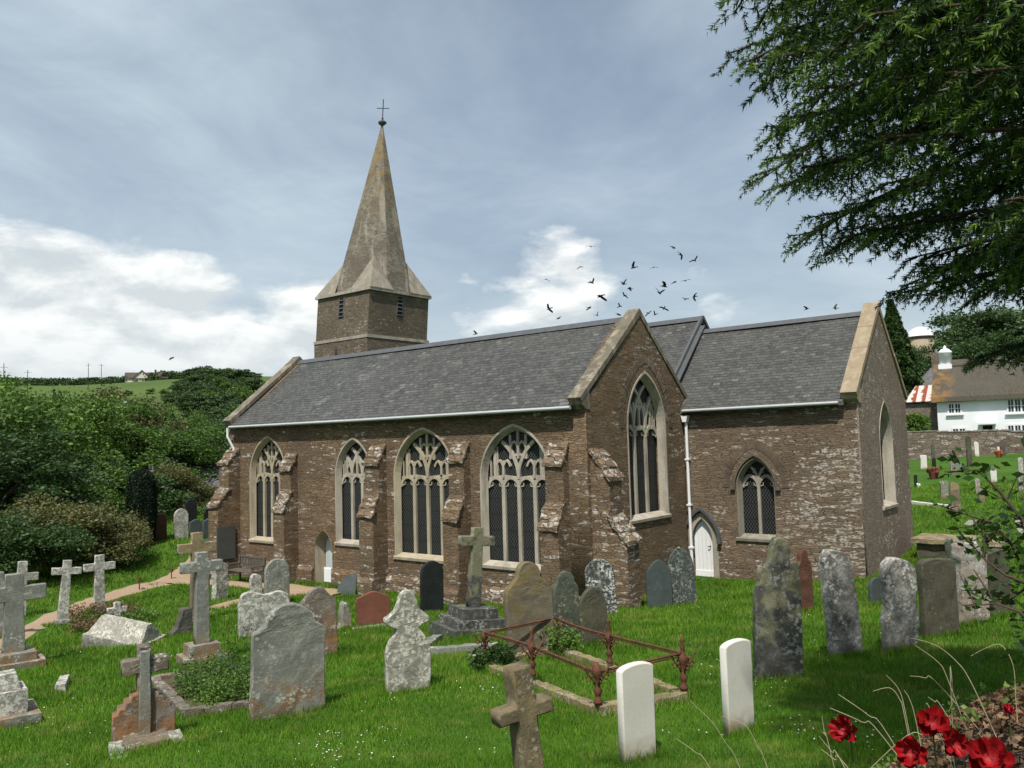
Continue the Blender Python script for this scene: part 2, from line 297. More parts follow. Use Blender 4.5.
def leafm(name,a,b_,c_,trans=.3,rough=.55,ns=.9):
    def b(t):
        g=t.new('ShaderNodeNewGeometry'); r=g.outputs['Random Per Island']; c=objco(t,True)
        col=t.ramp(r,[(0,a),(.55,b_),(1,c_)]); n=t.noise(c,ns,3)
        col=t.mix(t.mapr(n,.35,.65,0,.55),col,t.mix(.6,col,a))
        p=t.new('ShaderNodeBsdfPrincipled'); t.set(p,'Base Color',col); p.inputs['Roughness'].default_value=rough; p.inputs['Specular IOR Level'].default_value=.3
        tr=t.new('ShaderNodeBsdfTranslucent'); t.set(tr,'Color',t.mix(.5,col,(.10,.16,.02)))
        mx=t.new('ShaderNodeMixShader'); mx.inputs[0].default_value=trans; t.l.new(p.outputs[0],mx.inputs[1]); t.l.new(tr.outputs[0],mx.inputs[2]); return mx.outputs[0]
    return mat(name,b)
M['leaf_mid']=leafm('leaf_mid',(.028,.070,.012),(.080,.160,.026),(.16,.25,.05))
M['leaf_dark']=leafm('leaf_dark',(.015,.038,.011),(.036,.080,.018),(.07,.12,.03),.2)
M['leaf_olive']=leafm('leaf_olive',(.05,.065,.018),(.13,.135,.045),(.20,.16,.075))
M['leaf_bright']=leafm('leaf_bright',(.05,.11,.016),(.12,.22,.034),(.20,.31,.06))
M['leaf_far']=leafm('leaf_far',(.030,.058,.022),(.055,.10,.034),(.08,.13,.045),.2,ns=.2)
M['leaf_yew']=leafm('leaf_yew',(.004,.012,.004),(.008,.022,.007),(.014,.032,.010),.05)
M['needle']=leafm('needle',(.008,.024,.007),(.022,.058,.012),(.07,.13,.024),.2,.5,1.2)
M['leaf_gloss']=leafm('leaf_gloss',(.015,.04,.01),(.04,.09,.018),(.08,.14,.03),.3,.35)
M['dead_leaf']=leafm('dead_leaf',(.06,.035,.02),(.17,.095,.05),(.30,.20,.12),.1,.8)
M['dry_stem']=plain('dry_stem',(.42,.36,.24),.8,.4,5)
M['green_stem']=plain('green_stem',(.05,.09,.02),.7,.3,5)
M['twig']=plain('twig_bark',(.09,.06,.045),.9,.4,9)
M['lit_needle']=leafm('lit_needle',(.07,.14,.02),(.14,.24,.035),(.20,.32,.06),.35,.5,1.2)  # brighter copy of the needle colour: sunlight on the tips put into the colour
M['bark']=plain('bark',(.075,.055,.042),.95,.5,6,.8)
M['petal_red']=plain('red_petal',(.36,.004,.008),.55,.75,40,.1)
M['poppy_eye']=plain('poppy_eye',(.02,.012,.02),.7,.2)
M['daisy_white']=plain('daisy_white',(.75,.75,.72),.7,.05)
M['butter']=plain('buttercup_yellow',(.65,.42,.03),.6,.1)
M['bench_wood']=plain('bench_wood',(.13,.115,.095),.8,.4,7,.4)
M['bin_blue']=plain('bin_blue',(.015,.045,.09),.45,.2,3,.05)
M['bird_black']=plain('bird_black',(.012,.012,.013),.6,.2)
M['cream_render']=plain('cream_render',(.62,.58,.48),.9,.08,2)
M['beige_wall']=plain('beige_wall',(.34,.28,.20),.9,.3,1)
M['brown_roof']=plain('brown_roof',(.10,.075,.062),.9,.4,2)
M['soil']=plain('soil',(.12,.085,.06),.95,.5,6,.9)
def ground_m(t):
    c=objco(t); n=t.noise(c,.35,5,.6); f=t.noise(c,6,5,.65); m=t.noise(c,1.6,4,.6)
    col=t.mix(t.mapr(n,.35,.65),(.04,.10,.010),(.065,.145,.016)); col=t.mix(t.mapr(m,.5,.7,0,.6),col,(.085,.125,.026))
    col=t.mix(t.mapr(f,.35,.7,0,.5),col,(.022,.050,.009))
    cd_=t.new('ShaderNodeVectorMath',operation='DISTANCE'); t.l.new(c,cd_.inputs[0]); cd_.inputs[1].default_value=(6,-23,3)
    fn=t.noise(c,.012,3); field=t.mix(t.mapr(fn,.42,.58),(.085,.125,.035),(.065,.105,.03)); col=t.mix(t.mapr(cd_.outputs['Value'],110,170),col,field)
    return princ(t,col,.95,f,.6,.05,spec=.1)
M['grass_ground']=mat('grass_ground',ground_m)
def blade_m(t):
    g=t.new('ShaderNodeNewGeometry'); c=objco(t); r=g.outputs['Random Per Island']
    col=t.ramp(r,[(0,(.065,.17,.008)),(.55,(.12,.27,.014)),(.90,(.19,.34,.03)),(1,(.33,.33,.11))])
    n=t.noise(c,.55,4,.6); col=t.mix(t.mapr(n,.42,.62,0,.75),col,(.05,.13,.010)); m=t.noise(c,1.7,4,.6); col=t.mix(t.mapr(m,.52,.64,0,.6),col,(.26,.30,.06))
    p=t.new('ShaderNodeBsdfPrincipled'); t.set(p,'Base Color',col); p.inputs['Roughness'].default_value=.6; p.inputs['Specular IOR Level'].default_value=.2
    tr=t.new('ShaderNodeBsdfTranslucent'); t.set(tr,'Color',col)
    mx=t.new('ShaderNodeMixShader'); mx.inputs[0].default_value=.35; t.l.new(p.outputs[0],mx.inputs[1]); t.l.new(tr.outputs[0],mx.inputs[2]); return mx.outputs[0]
M['grass_blade']=mat('grass_blade',blade_m)
M['gravel']=plain('gravel_path',(.37,.265,.175),.95,.3,14,.6,rand=False)
# ---------------------------------------------------------------- mesh helpers
def mesh_from(verts,faces,name='m',smooth=False):
    me=bpy.data.meshes.new(name); me.from_pydata([tuple(map(float,v)) for v in verts],[],faces); me.update()
    if smooth:
        for p in me.polygons: p.use_smooth=True
    return me
def fast_mesh(V,F,name='m'):
    """V (n,3), F (m,k) all faces with k corners"""
    me=bpy.data.meshes.new(name); V=np.ascontiguousarray(V,np.float32); F=np.ascontiguousarray(F,np.int32); m,k=F.shape
    me.vertices.add(len(V)); me.vertices.foreach_set('co',V.ravel()); me.loops.add(m*k); me.loops.foreach_set('vertex_index',F.ravel())
    me.polygons.add(m); me.polygons.foreach_set('loop_start',np.arange(0,m*k,k,dtype=np.int32)); me.update(calc_edges=True); return me
class G:
    """collects simple shapes in one mesh"""
    def __init__(s): s.v=[]; s.f=[]
    def add(s,vs,fs): o=len(s.v); s.v+=[tuple(v) for v in vs]; s.f+=[tuple(i+o for i in f) for f in fs]; return s
    def box(s,x0,x1,y0,y1,z0,z1,mt=None):
        vs=[Vector(p) for p in((x0,y0,z0),(x1,y0,z0),(x1,y1,z0),(x0,y1,z0),(x0,y0,z1),(x1,y0,z1),(x1,y1,z1),(x0,y1,z1))]
        if mt is not None: vs=[mt@v for v in vs]
        return s.add(vs,[(0,3,2,1),(4,5,6,7),(0,1,5,4),(1,2,6,5),(2,3,7,6),(3,0,4,7)])
    def prism(s,poly,axis,a,b):
        """poly in the two other axes, extruded along axis from a to b"""
        n=len(poly)
        def P(p,t): return {'x':(t,p[0],p[1]),'y':(p[0],t,p[1]),'z':(p[0],p[1],t)}[axis]
        return s.add([P(p,a) for p in poly]+[P(p,b) for p in poly],[tuple(range(n)),tuple(range(2*n-1,n-1,-1))]+[(i,i+n,(i+1)%n+n,(i+1)%n) for i in range(n)])
    def slab(s,corners,t):
        """thick sheet: 4 corners (top surface), thickness t downwards along normal"""
        c=[Vector(p) for p in corners]; n=(c[1]-c[0]).cross(c[3]-c[0]).normalized()
        if n.z<0: n=-n
        return s.add(c+[p-n*t for p in c],[(0,1,2,3),(7,6,5,4),(0,4,5,1),(1,5,6,2),(2,6,7,3),(3,7,4,0)])
    def tube(s,pts,rad,n=8,caps=True):
        pts=[Vector(p) for p in pts]; rad=rad if isinstance(rad,(list,tuple)) else [rad]*len(pts)
        o=len(s.v); up=Vector((0,0,1))
        for i,p in enumerate(pts):
            d=(pts[min(i+1,len(pts)-1)]-pts[max(i-1,0)]).normalized(); a=d.cross(up)
            if a.length<1e-3: a=d.cross(Vector((1,0,0)))
            a.normalize(); b=a.cross(d)
            for k in range(n):
                t=2*math.pi*k/n; s.v.append(tuple(p+(a*math.cos(t)+b*math.sin(t))*rad[i]))
        for i in range(len(pts)-1):
            for k in range(n): s.f.append((o+i*n+k,o+i*n+(k+1)%n,o+(i+1)*n+(k+1)%n,o+(i+1)*n+k))
        if caps: s.f.append(tuple(o+k for k in range(n))[::-1]); s.f.append(tuple(o+(len(pts)-1)*n+k for k in range(n)))
        return s
    def lathe(s,prof,c=(0,0,0),n=16):
        o=len(s.v)
        for r,z in prof:
            for k in range(n): t=2*math.pi*k/n; s.v.append((c[0]+r*math.cos(t),c[1]+r*math.sin(t),c[2]+z))
        for i in range(len(prof)-1):
            for k in range(n): s.f.append((o+i*n+k,o+i*n+(k+1)%n,o+(i+1)*n+(k+1)%n,o+(i+1)*n+k))
        s.f.append(tuple(o+k for k in range(n))[::-1]); s.f.append(tuple(o+(len(prof)-1)*n+k for k in range(n))); return s
    def mesh(s,name='m',smooth=False): return mesh_from(s.v,s.f,name,smooth)
def curve_mesh(loops,t,bevel=0.):
    """flat shape with holes (list of 2D loops), thickness t about z=0"""
    cu=bpy.data.curves.new('tmp','CURVE'); cu.dimensions='2D'; cu.fill_mode='BOTH'; cu.extrude=max(t/2-bevel,0); cu.bevel_depth=bevel; cu.bevel_resolution=1; cu.offset=-bevel
    for L in loops:
        sp_=cu.splines.new('POLY'); sp_.points.add(len(L)-1); sp_.use_cyclic_u=True
        for p,q in zip(sp_.points,L): p.co=(q[0],q[1],0,1)
    ob=bpy.data.objects.new('tmp',cu); me=bpy.data.meshes.new_from_object(ob); bpy.data.objects.remove(ob); bpy.data.curves.remove(cu); return me
M_S=lambda y: Matrix(((1,0,0,0),(0,0,-1,y),(0,1,0,0),(0,0,0,1)))     # local (u,v,w) -> x, z, depth -y ; w towards south
M_E=lambda x: Matrix(((0,0,1,x),(1,0,0,0),(0,1,0,0),(0,0,0,1)))     # u -> y, v -> z, w -> +x (east)
def put(me,mt): me.transform(mt); me.update(); return me
def link(o): COL.objects.link(o); return o
def tag(o,label,cat,group=None,kind=None):
    if label: o['label']=label
    if cat: o['category']=cat
    if group: o['group']=group
    if kind: o['kind']=kind
    return o
def thing(name,loc,label,cat,group=None,rot=(0,0,0)):
    o=link(bpy.data.objects.new(name,None)); o.location=loc; o.rotation_euler=rot; o.empty_display_size=.2; return tag(o,label,cat,group)
def ob(name,me,m,parent=None,smooth=False,world=True):
    """mesh object; with a parent and world=True the mesh is in world coordinates"""
    if isinstance(me,G): me=me.mesh(name,smooth)
    me.name=name; me.materials.clear(); me.materials.append(m if not isinstance(m,str) else M[m])
    o=link(bpy.data.objects.new(name,me))
    if parent is not None:
        o.parent=parent
        if world: o.matrix_parent_inverse=parent_world(parent).inverted()
    return o
def parent_world(p):
    m=p.matrix_basis
    if p.parent: m=parent_world(p.parent)@p.matrix_parent_inverse@m
    return m
def dup(o,parent=None):
    c=link(o.copy())
    if parent is not None: c.parent=parent
    for ch in list(o.children): dup(ch,c)
    return c
def arch(w,sill,spring,apex,cx=0,n=9):
    h=apex-spring; hw=w/2; Rr=(h*h+hw*hw)/w; pts=[(cx-hw,sill),(cx+hw,sill)]
    c=hw-Rr; a1=math.atan2(h,-c)
    rs=[(cx+c+Rr*math.cos(a1*i/n),spring+Rr*math.sin(a1*i/n)) for i in range(n+1)]
    ls=[(2*cx-x_,z_) for x_,z_ in rs[:-1]][::-1]
    return pts+rs+ls
def inside_arch(x_,z_,w,spring,apex,cx=0):
    h=apex-spring; hw=w/2; Rr=(h*h+hw*hw)/w; dx=abs(x_-cx)
    if z_<=spring: return dx<=hw
    return (dx-(hw-Rr))**2+(z_-spring)**2<=Rr*Rr
def stroke(pts,w):
    P=[Vector((p[0],p[1])) for p in pts]; L=[];Rr=[]
    for i,p in enumerate(P):
        d=(P[min(i+1,len(P)-1)]-P[max(i-1,0)]).normalized(); n=Vector((-d.y,d.x))*w/2; L.append(p+n); Rr.append(p-n)
    return [(q.x,q.y) for q in L]+[(q.x,q.y) for q in Rr[::-1]]
_bk=[0]
def bars(g,pts,w,t,mt,front=0.):
    """a stone bar following pts, in window coordinates"""
    if len(pts)<2: return
    _bk[0]+=1; off=(_bk[0]%7)*.0025
    pl_=stroke(pts,w); n=len(pl_); h=n//2
    vs=[mt@Vector((p[0],p[1],front-off)) for p in pl_]+[mt@Vector((p[0],p[1],front-t+off)) for p in pl_]
    fs=[]
    for i in range(h-1):
        a,b,c,d=i,i+1,n-2-i,n-1-i; fs.append((a,b,c,d)[::-1]); fs.append((a+n,b+n,c+n,d+n))
    for i in range(n): j=(i+1)%n; fs.append((i,j,j+n,i+n))
    g.add(vs,fs)
def clipped(pts,w,spring,apex,cx):
    out=[p for p in pts if inside_arch(p[0],p[1],w,spring,apex,cx)]
    return out
def arc(cx_,cz_,r,a0,a1,n=14): return [(cx_+r*math.cos(a0+(a1-a0)*i/n),cz_+r*math.sin(a0+(a1-a0)*i/n)) for i in range(n+1)]
# ---------------------------------------------------------------- ground sheet
def axis(c,near,far,n):
    t=np.linspace(-1,1,n); k=6.2; s=np.sinh(k*t)/np.sinh(k); lin=near/ (k/np.sinh(k)) ; return c+s*far
gx=axis(-2,0,2600,421); gy=axis(-8,0,2600,421)
GX,GY=np.meshgrid(gx,gy); GZ=ground(GX,GY)
GZ=GZ+.03*np.sin(GX*1.7+np.sin(GY*1.1)*2)*np.cos(GY*1.3+GX*.6)*(np.hypot(GX,GY)<60)
nn=len(gx); idx=np.arange(nn*nn).reshape(nn,nn)
Fg=np.stack([idx[:-1,:-1],idx[:-1,1:],idx[1:,1:],idx[1:,:-1]],-1).reshape(-1,4)
gm=fast_mesh(np.stack([GX,GY,GZ],-1).reshape(-1,3),Fg,'ground'); gm.polygons.foreach_set('use_smooth',np.ones(len(Fg),bool))
tag(ob('ground',gm,'grass_ground'),'grassy churchyard ground falling away to a wooded valley','ground',kind='structure')
def gzf(x_,y_): return gz(x_,y_)+.03*math.sin(x_*1.7+math.sin(y_*1.1)*2)*math.cos(y_*1.3+x_*.6)
def strip(name,pts,wid,m,lift=.03,n=8,wob=.12,label=None):
    P=[Vector(p[:2]) for p in pts]; Q=[]
    for i in range(len(P)-1):
        p0,p1,p2,p3=P[max(i-1,0)],P[i],P[i+1],P[min(i+2,len(P)-1)]
        for k in range(n):
            t=k/n; Q.append(.5*((2*p1)+(p2-p0)*t+(2*p0-5*p1+4*p2-p3)*t*t+(3*p1-p0-3*p2+p3)*t**3))
    Q.append(P[-1]); V=[];F=[]; K=5
    for i,q in enumerate(Q):
        d=(Q[min(i+1,len(Q)-1)]-Q[max(i-1,0)]).normalized(); nr=Vector((-d.y,d.x)); wv=wid[0]+(wid[1]-wid[0])*i/(len(Q)-1)+random.uniform(-wob,wob)
        for k in range(K):
            r=q+nr*wv*(k/(K-1)-.5); V.append((r.x,r.y,gzf(r.x,r.y)+lift*(1 if 0<k<K-1 else .0)))
    for i in range(len(Q)-1):
        for k in range(K-1): a=i*K+k; F.append((a,a+1,a+K+1,a+K))
    o=ob(name,mesh_from(V,F,name,True),m); tag(o,label,'path',kind='structure'); return Q
PATHS=[]
PATHS.append((strip('path',[(-14.2,-16.6),(-17.0,-14.1),(-19.2,-12.2),(-20.6,-10.5),(-21.6,-8.4),(-21.2,-7.3),(-19.0,-6.7),(-15.4,-6.6),(-13.9,-6.5)],(.85,1.15),'gravel',.04,label='pinkish gravel path running to the aisle wall'),1.3))
PATHS.append((strip('path',[(-21.4,-8.3),(-23.5,-6.0),(-26.5,-3.4)],(1.1,1.0),'gravel',.05,label='gravel path turning behind the church corner'),1.1))
PATHS.append((strip('path',[(-14.2,-11.6),(-15.3,-10.0),(-15.6,-8.3),(-15.2,-6.9)],(.45,.6),'gravel',.05,label='narrow trodden path to the little nave door'),.55))
# ---------------------------------------------------------------- church
YA=-5.51; XA=-5.25; XW=-21.6
ch=thing('church',(-10,-2,-.2),'old rubble stone parish church with slate roofs, tall traceried windows and a broach spire','church')
def P(name,me,m,parent=ch,smooth=False): return ob(name,me,m,parent,smooth)
# openings: (cx, width, sill, spring, apex, lights)
SW=[(-19.17,2.12,1.0,3.35,4.72,4),(-14.45,1.72,1.15,3.35,4.55,3),(-11.22,2.5,.88,3.3,4.77,4),(-7.68,2.42,.88,3.3,4.75,4)]
door_a=(-16.03,.92,-.5,.85,1.5)
holes=[arch(w_,s_,sp_,ap_,cx_,12) for cx_,w_,s_,sp_,ap_,_ in SW]+[arch(door_a[1],door_a[2],door_a[3],door_a[4],door_a[0],8)]
P('aisle_south_wall',put(curve_mesh([[(XW,-1.2),(XA-.7,-1.2),(XA-.7,5.26),(XW,5.26)]]+holes,.7),M_S(YA+.35)),'aisle_rubble')
EWc=(-2.33,2.16,2.05,4.62,6.2,3)
P('aisle_east_wall',put(curve_mesh([[(YA,-1.2),(.55,-1.2),(.55,5.15),(-2.52,7.88),(YA,5.3)],arch(EWc[1],EWc[2],EWc[3],EWc[4],EWc[0],12)],.7),M_E(XA-.35)),'aisle_rubble')
P('aisle_west_wall',put(curve_mesh([[(YA+.7,-1.2),(.0,-1.2),(.0,5.6),(-2.52,7.85),(YA+.02,5.36),(YA+.02,5.264),(YA+.7,5.264)]],.6),M_E(XW+.3)),'aisle_rubble')
CHw=(-3.02,1.12,1.3,2.78,3.62,2); CHd=(-4.79,.66,-.5,1.18,1.80)
P('chancel_south_wall',put(curve_mesh([[(XA+.002,-1.2),(-.05,-1.2),(-.05,5.22),(XA+.002,5.22)],arch(CHw[1],CHw[2],CHw[3],CHw[4],CHw[0],10),arch(CHd[1],CHd[2],CHd[3],CHd[4],CHd[0],8)],.7),M_S(.35)),'chancel_rubble')
CEw=(2.6,1.36,2.15,4.05,5.2,2)
P('chancel_east_wall',put(curve_mesh([[(0,-1.2),(5.2,-1.2),(5.2,5.3),(2.6,7.98),(0,5.3)],arch(CEw[1],CEw[2],CEw[3],CEw[4],CEw[0],10)],.05),M_E(-.025)),'east_rubble')
P('chancel_north_wall',G().box(XA,-.05,4.5,5.19,-1.2,5.1),'chancel_rubble')
P('nave_wall',put(curve_mesh([[(0.56,-1),(5.75,-1),(5.75,5.5),(2.9,8.28),(0.56,6.0)]],.35),M_E(-6.15)),'tower_rubble')
P('nave_north_wall',G().box(-22.5,-6.33,5.2,5.75,-1.2,5.5),'aisle_rubble')
P('dark_interior',G().box(XW+.8,XA-.9,YA+.9,4.9,-.9,4.9).box(XA+.1,-.9,.9,4.3,-.9,4.8),'dark_inside')
# roofs
def ridge_wave(me,amp=.025):
    return me
def roof(name,x0,x1,y0,z0,y1,z1,m='slate',parent=ch,t=.1,n=26):
    """gently uneven slated slope between eave (y0,z0) and ridge (y1,z1)"""
    V=[];F=[];K=8; rs=random.Random(int(x0*10+y0*100))
    for i in range(n+1):
        for k in range(K+1):
            x_=x0+(x1-x0)*i/n; s_=k/K; sag=-.045*math.sin(math.pi*s_)*(.6+.4*math.sin(x_*.9+y0))+.02*math.sin(x_*1.7+s_*5)*(0<k<K)-.03*math.sin(math.pi*i/n)
            V.append((x_,y0+(y1-y0)*s_,z0+(z1-z0)*s_+sag))
    N=len(V); V+=[(a,b,c-t*1.4) for a,b,c in V]
    for i in range(n):
        for k in range(K):
            a=i*(K+1)+k; b=a+K+1
            q=(a,b,b+1,a+1) if y1>y0 else (a,a+1,b+1,b); F.append(q); F.append(tuple(j+N for j in q[::-1]))
    def edge(L):
        for a,b in zip(L[:-1],L[1:]): F.append((a,b,b+N,a+N))
    edge([i*(K+1) for i in range(n+1)]); edge([i*(K+1)+K for i in range(n+1)][::-1]); edge(list(range(K+1))[::-1]); edge([n*(K+1)+k for k in range(K+1)])
    me=mesh_from(V,F,name); bmx=bmesh.new(); bmx.from_mesh(me); bmesh.ops.recalc_face_normals(bmx,faces=bmx.faces); bmx.to_mesh(me); bmx.free()
    return P(name,me,m,parent)
r1=roof('aisle_roof',XW+.35,XA-.33,YA-.22,5.24,-2.52,7.84); roof('aisle_roof',XW+.35,XA-.33,0.02,5.62,-2.52,7.835)
roof('nave_roof',-22.6,-5.82,-.02,5.64,2.9,8.42); roof('nave_roof',-22.6,-5.82,5.95,5.5,2.9,8.415)
roof('chancel_roof',-5.84,-.33,-.2,5.2,2.6,7.92); roof('chancel_roof',-5.84,-.33,5.4,5.2,2.6,7.915)
g=G(); g.prism([(-2.52-.16,7.74),(-2.52,7.91),(-2.52+.16,7.74),(-2.52,7.80)],'x',XW+.35,XA-.42)
P('ridge_tiles',g,'lead'); P('ridge_tiles',G().prism([(2.74,8.33),(2.9,8.5),(3.06,8.33),(2.9,8.38)],'x',-22.6,-5.82),'lead'); P('ridge_tiles',G().prism([(2.45,7.83),(2.6,7.98),(2.75,7.83),(2.6,7.88)],'x',-5.8,-.42),'lead')
g=G(); g.prism([(-.1,5.5),(2.9,8.40),(2.9,8.50),(2.85,8.50),(-.18,5.58)],'x',-5.88,-5.78); g.prism([(5.95,5.5),(2.9,8.40),(2.9,8.50),(2.95,8.50),(6.0,5.52)],'x',-5.881,-5.781)
P('verge',g,'lead')
g=G().prism([(-.12,5.42),(2.62,8.06),(2.62,8.12),(-.12,5.5)],'x',-5.80,-5.62); P('flashing',g,'lead')
# copings on the gables: two sloping stones and kneelers
def coping(x0,x1,ye0,ze0,yr,zr,ye1,ze1,m,t=.15,kn=True):
    g=G()
    def side(a,za,sg):
        d=Vector((0,yr-a,zr-za)).normalized(); n=Vector((0,-d.z*sg,abs(d.y)))*t
        L=math.hypot(yr-a,zr-za); nseg=max(3,int(L/.8)); k0=0
        for i in range(nseg):
            f0,f1=i/nseg,(i+1)/nseg; jx=random.uniform(-.006,.006); jn=1+random.uniform(-.05,.05)
            p0=Vector((0,a+(yr-a)*f0,za+(zr-za)*f0)); p1=Vector((0,a+(yr-a)*f1,za+(zr-za)*f1))-d*.006
            if i==nseg-1: p1=Vector((0,yr-.002*sg,zr))
            q0,q1=p0+n*jn,p1+n*jn
            if i==nseg-1: q1=Vector((0,yr-.002*sg,zr+t*jn/max(abs(d.y),.2)*abs(d.y)**0*1.25))
            vs=[(x_+jx,v.y,v.z) for x_ in(x0,x1) for v in(p0,p1,q1,q0)]
            g.add(vs,[(0,1,2,3),(7,6,5,4),(0,4,5,1),(1,5,6,2),(2,6,7,3),(3,7,4,0)])
    side(ye0,ze0,1); side(ye1,ze1,-1); me=g.mesh('c'); b=bmesh.new(); b.from_mesh(me); bmesh.ops.recalc_face_normals(b,faces=b.faces); b.to_mesh(me); b.free()
    P('gable_coping',me,m)
    if kn:
        P('kneeler',G().prism([(ye0-.01,ze0+.0),(ye0+.38,ze0+.34),(ye0+.38,ze0-.2),(ye0+.2,ze0-.2),(ye0+.02,ze0-.08)],'x',x0+.01,x1-.01),m)
coping(XA-.39,XA+.03,YA-.2,5.32,-2.52,7.88,.45,5.3,'coping',.13)
coping(XW-.06,XW+.42,YA-.2,5.32,-2.52,7.86,.2,5.6,'coping',.13)
coping(-.40,.04,-.17,5.32,2.6,7.98,5.37,5.32,'coping_gold',.13)
# gutters and pipes
P('gutter',G().tube([(XW+.4,YA-.28,5.17),(-14,YA-.28,5.155),(XA-.3,YA-.28,5.17)],.045,8),'pipe')
P('gutter',G().tube([(XA+.1,-.26,5.12),(-.45,-.26,5.14)],.045,8),'pipe')
g=G().tube([(XA+.13,-.1,4.85),(XA+.13,-.1,.1)],.045,10); g.prism([(XA+.02,4.98),(XA+.24,4.98),(XA+.19,4.78),(XA+.07,4.78)],'y',-.22,-.04)
for zz in (3.6,2.2,.9): g.box(XA+.06,XA+.20,-.16,-.02,zz,zz+.05)
P('downpipe',g,'white_paint')
P('downpipe',G().tube([(XW+.3,YA-.28,5.15),(XW+.3,YA-.28,4.8),(XW+.42,YA-.1,4.35),(XW+.42,YA-.1,3.8)],.045,8),'white_paint')
# windows
def window(cx_,w_,s_,sp_,ap_,nl,mt,depth=.3,ring='dressed',trc='dressed_grey',hood=False,fan=False,style='perp'):
    fr=[Vector((a,b,0)) for a,b in arch(w_,s_,sp_,ap_,cx_,12)]; sw=.10 if nl>2 else .07
    inn=[Vector((a,b,-depth)) for a,b in arch(w_-2*sw,s_+.10,sp_,ap_-sw*1.15,cx_,12)]
    out=[Vector((a,b,.004)) for a,b in arch(w_+(.10 if nl>2 else .03),s_-(.10 if nl>2 else .03),sp_,ap_+(.07 if nl>2 else .02),cx_,12)]
    out2=[v+Vector((0,0,.018)) for v in out]; fr2=[v+Vector((0,0,.022)) for v in fr]
    g=G(); n=len(fr)
    for A,B in ((out,out2),(out2,fr2),(fr2,inn)):
        o=len(g.v); g.v+=[tuple(mt@v) for v in A]+[tuple(mt@v) for v in B]
        for i in range(n): j=(i+1)%n; g.f.append((o+i,o+j,o+n+j,o+n+i))
    win=P('window',g,ring)
    W=w_-2*sw; S=sp_; A=ap_-sw*1.15; g=G(); mw=.115 if nl>2 else .085; D=.16; F=-depth+.01
    z0=s_+.1; lw=W/nl
    # mullions
    for k in range(1,nl): x_=cx_-W/2+lw*k; bars(g,[(x_,z0),(x_,S-.05 if nl>2 else S+.12)],mw,D,mt,F)
    # arched light heads with cusps
    hs=S-.28 if nl>2 else S-.02
    for k in range(nl):
        xc=cx_-W/2+lw*(k+.5); a=lw/2; hh=.30 if nl>2 else .36
        R_=(hh*hh+a*a)/(2*a); a1=math.asin(min(1,hh/R_))
        Lp=[(xc+(R_-a)-R_*math.cos(a1*i/8),hs+R_*math.sin(a1*i/8)) for i in range(9)]; Rp=[(2*xc-p,q) for p,q in Lp]
        bars(g,Lp,.095,D*.9,mt,F-.004); bars(g,Rp,.095,D*.9,mt,F-.006)
        for sgn in(-1,1):   # cusps
            bars(g,[(xc+sgn*a*.95,hs+.04),(xc+sgn*a*.45,hs+.07),(xc+sgn*a*.42,hs+.15)],.035,D*.5,mt,F-.03)
    def mainR(): h=A-S; hw=W/2; return (h*h+hw*hw)/W
    Rr=mainR()
    def sweep(x0,sgn,rr,w=.10,zb=S-.02):
        pts=[(x0+sgn*(rr-rr*math.cos(t)),zb+rr*math.sin(t)) for t in np.linspace(0,1.35,24)]
        pts=clipped(pts,W+.02,S,A,cx_); bars(g,pts,w,D,mt,F-.008)
    if nl==4:
        sweep(cx_,-1,Rr*.92);sweep(cx_,1,Rr*.92)
        for f in(-.375,-.25,-.125,.125,.25,.375):
            x_=cx_+W*f; pts=clipped([(x_,S+.02+.06*i) for i in range(40)],W,S,A-.02,cx_)
            if abs(f)==.25 : pts=pts[:9]
            if abs(f)==.125: pts=[p for p in pts if p[1]>S+.5]
            bars(g,pts,.075,D*.8,mt,F-.012)
        pts=clipped([(cx_,S+.55+.06*i) for i in range(40)],W,S,A,cx_); bars(g,pts,.08,D*.8,mt,F-.014)
        for f in(-.31,-.19,.19,.31):
            xc=cx_+W*f
            for zt in (S+.45,):
                bars(g,[(xc-W*.06,zt-.12),(xc-W*.03,zt),(xc,zt+.05),(xc+W*.03,zt),(xc+W*.06,zt-.12)],.065,D*.7,mt,F-.016)
        for xc in(cx_-W*.0625,cx_+W*.0625):
            zt=S+.98; bars(g,[(xc-W*.06,zt-.1),(xc-W*.03,zt),(xc,zt+.05),(xc+W*.03,zt),(xc+W*.06,zt-.1)],.06,D*.7,mt,F-.018)
        bars(g,clipped([(cx_-W*.14+W*.28*i/8,S+.62-.05*math.cos(i*math.pi/4)) for i in range(9)],W,S,A,cx_),.07,D*.7,mt,F-.02)
    elif nl==3:
        m1=cx_-W/6; m2=cx_+W/6
        sweep(m1,1,Rr*.95); sweep(m2,-1,Rr*.95); sweep(m1,-1,Rr*.8); sweep(m2,1,Rr*.8)
        for f in(-.333,-.167,0,.167,.333):
            pts=clipped([(cx_+W*f,S+.02+.06*i) for i in range(40)],W,S,A,cx_)
            if abs(f)<.2: pts=pts[:int(len(pts)*.62)]
            bars(g,pts,.075,D*.8,mt,F-.012)
        for f in(-.25,-.083,.083,.25):
            xc=cx_+W*f; zt=S+.42*(A-S)/1.2+ (.1 if abs(f)<.1 else -.05)
            bars(g,[(xc-W*.08,zt-.12),(xc-W*.04,zt),(xc,zt+.05),(xc+W*.04,zt),(xc+W*.08,zt-.12)],.065,D*.7,mt,F-.016)
    else:
        sweep(cx_,-1,Rr*.8,.07,S+.10); sweep(cx_,1,Rr*.8,.07,S+.10)
        for sgn in(-1,1): bars(g,[(cx_+sgn*.16,S+.42),(cx_+sgn*.09,S+.47),(cx_+sgn*.10,S+.55)],.035,D*.5,mt,F-.03)
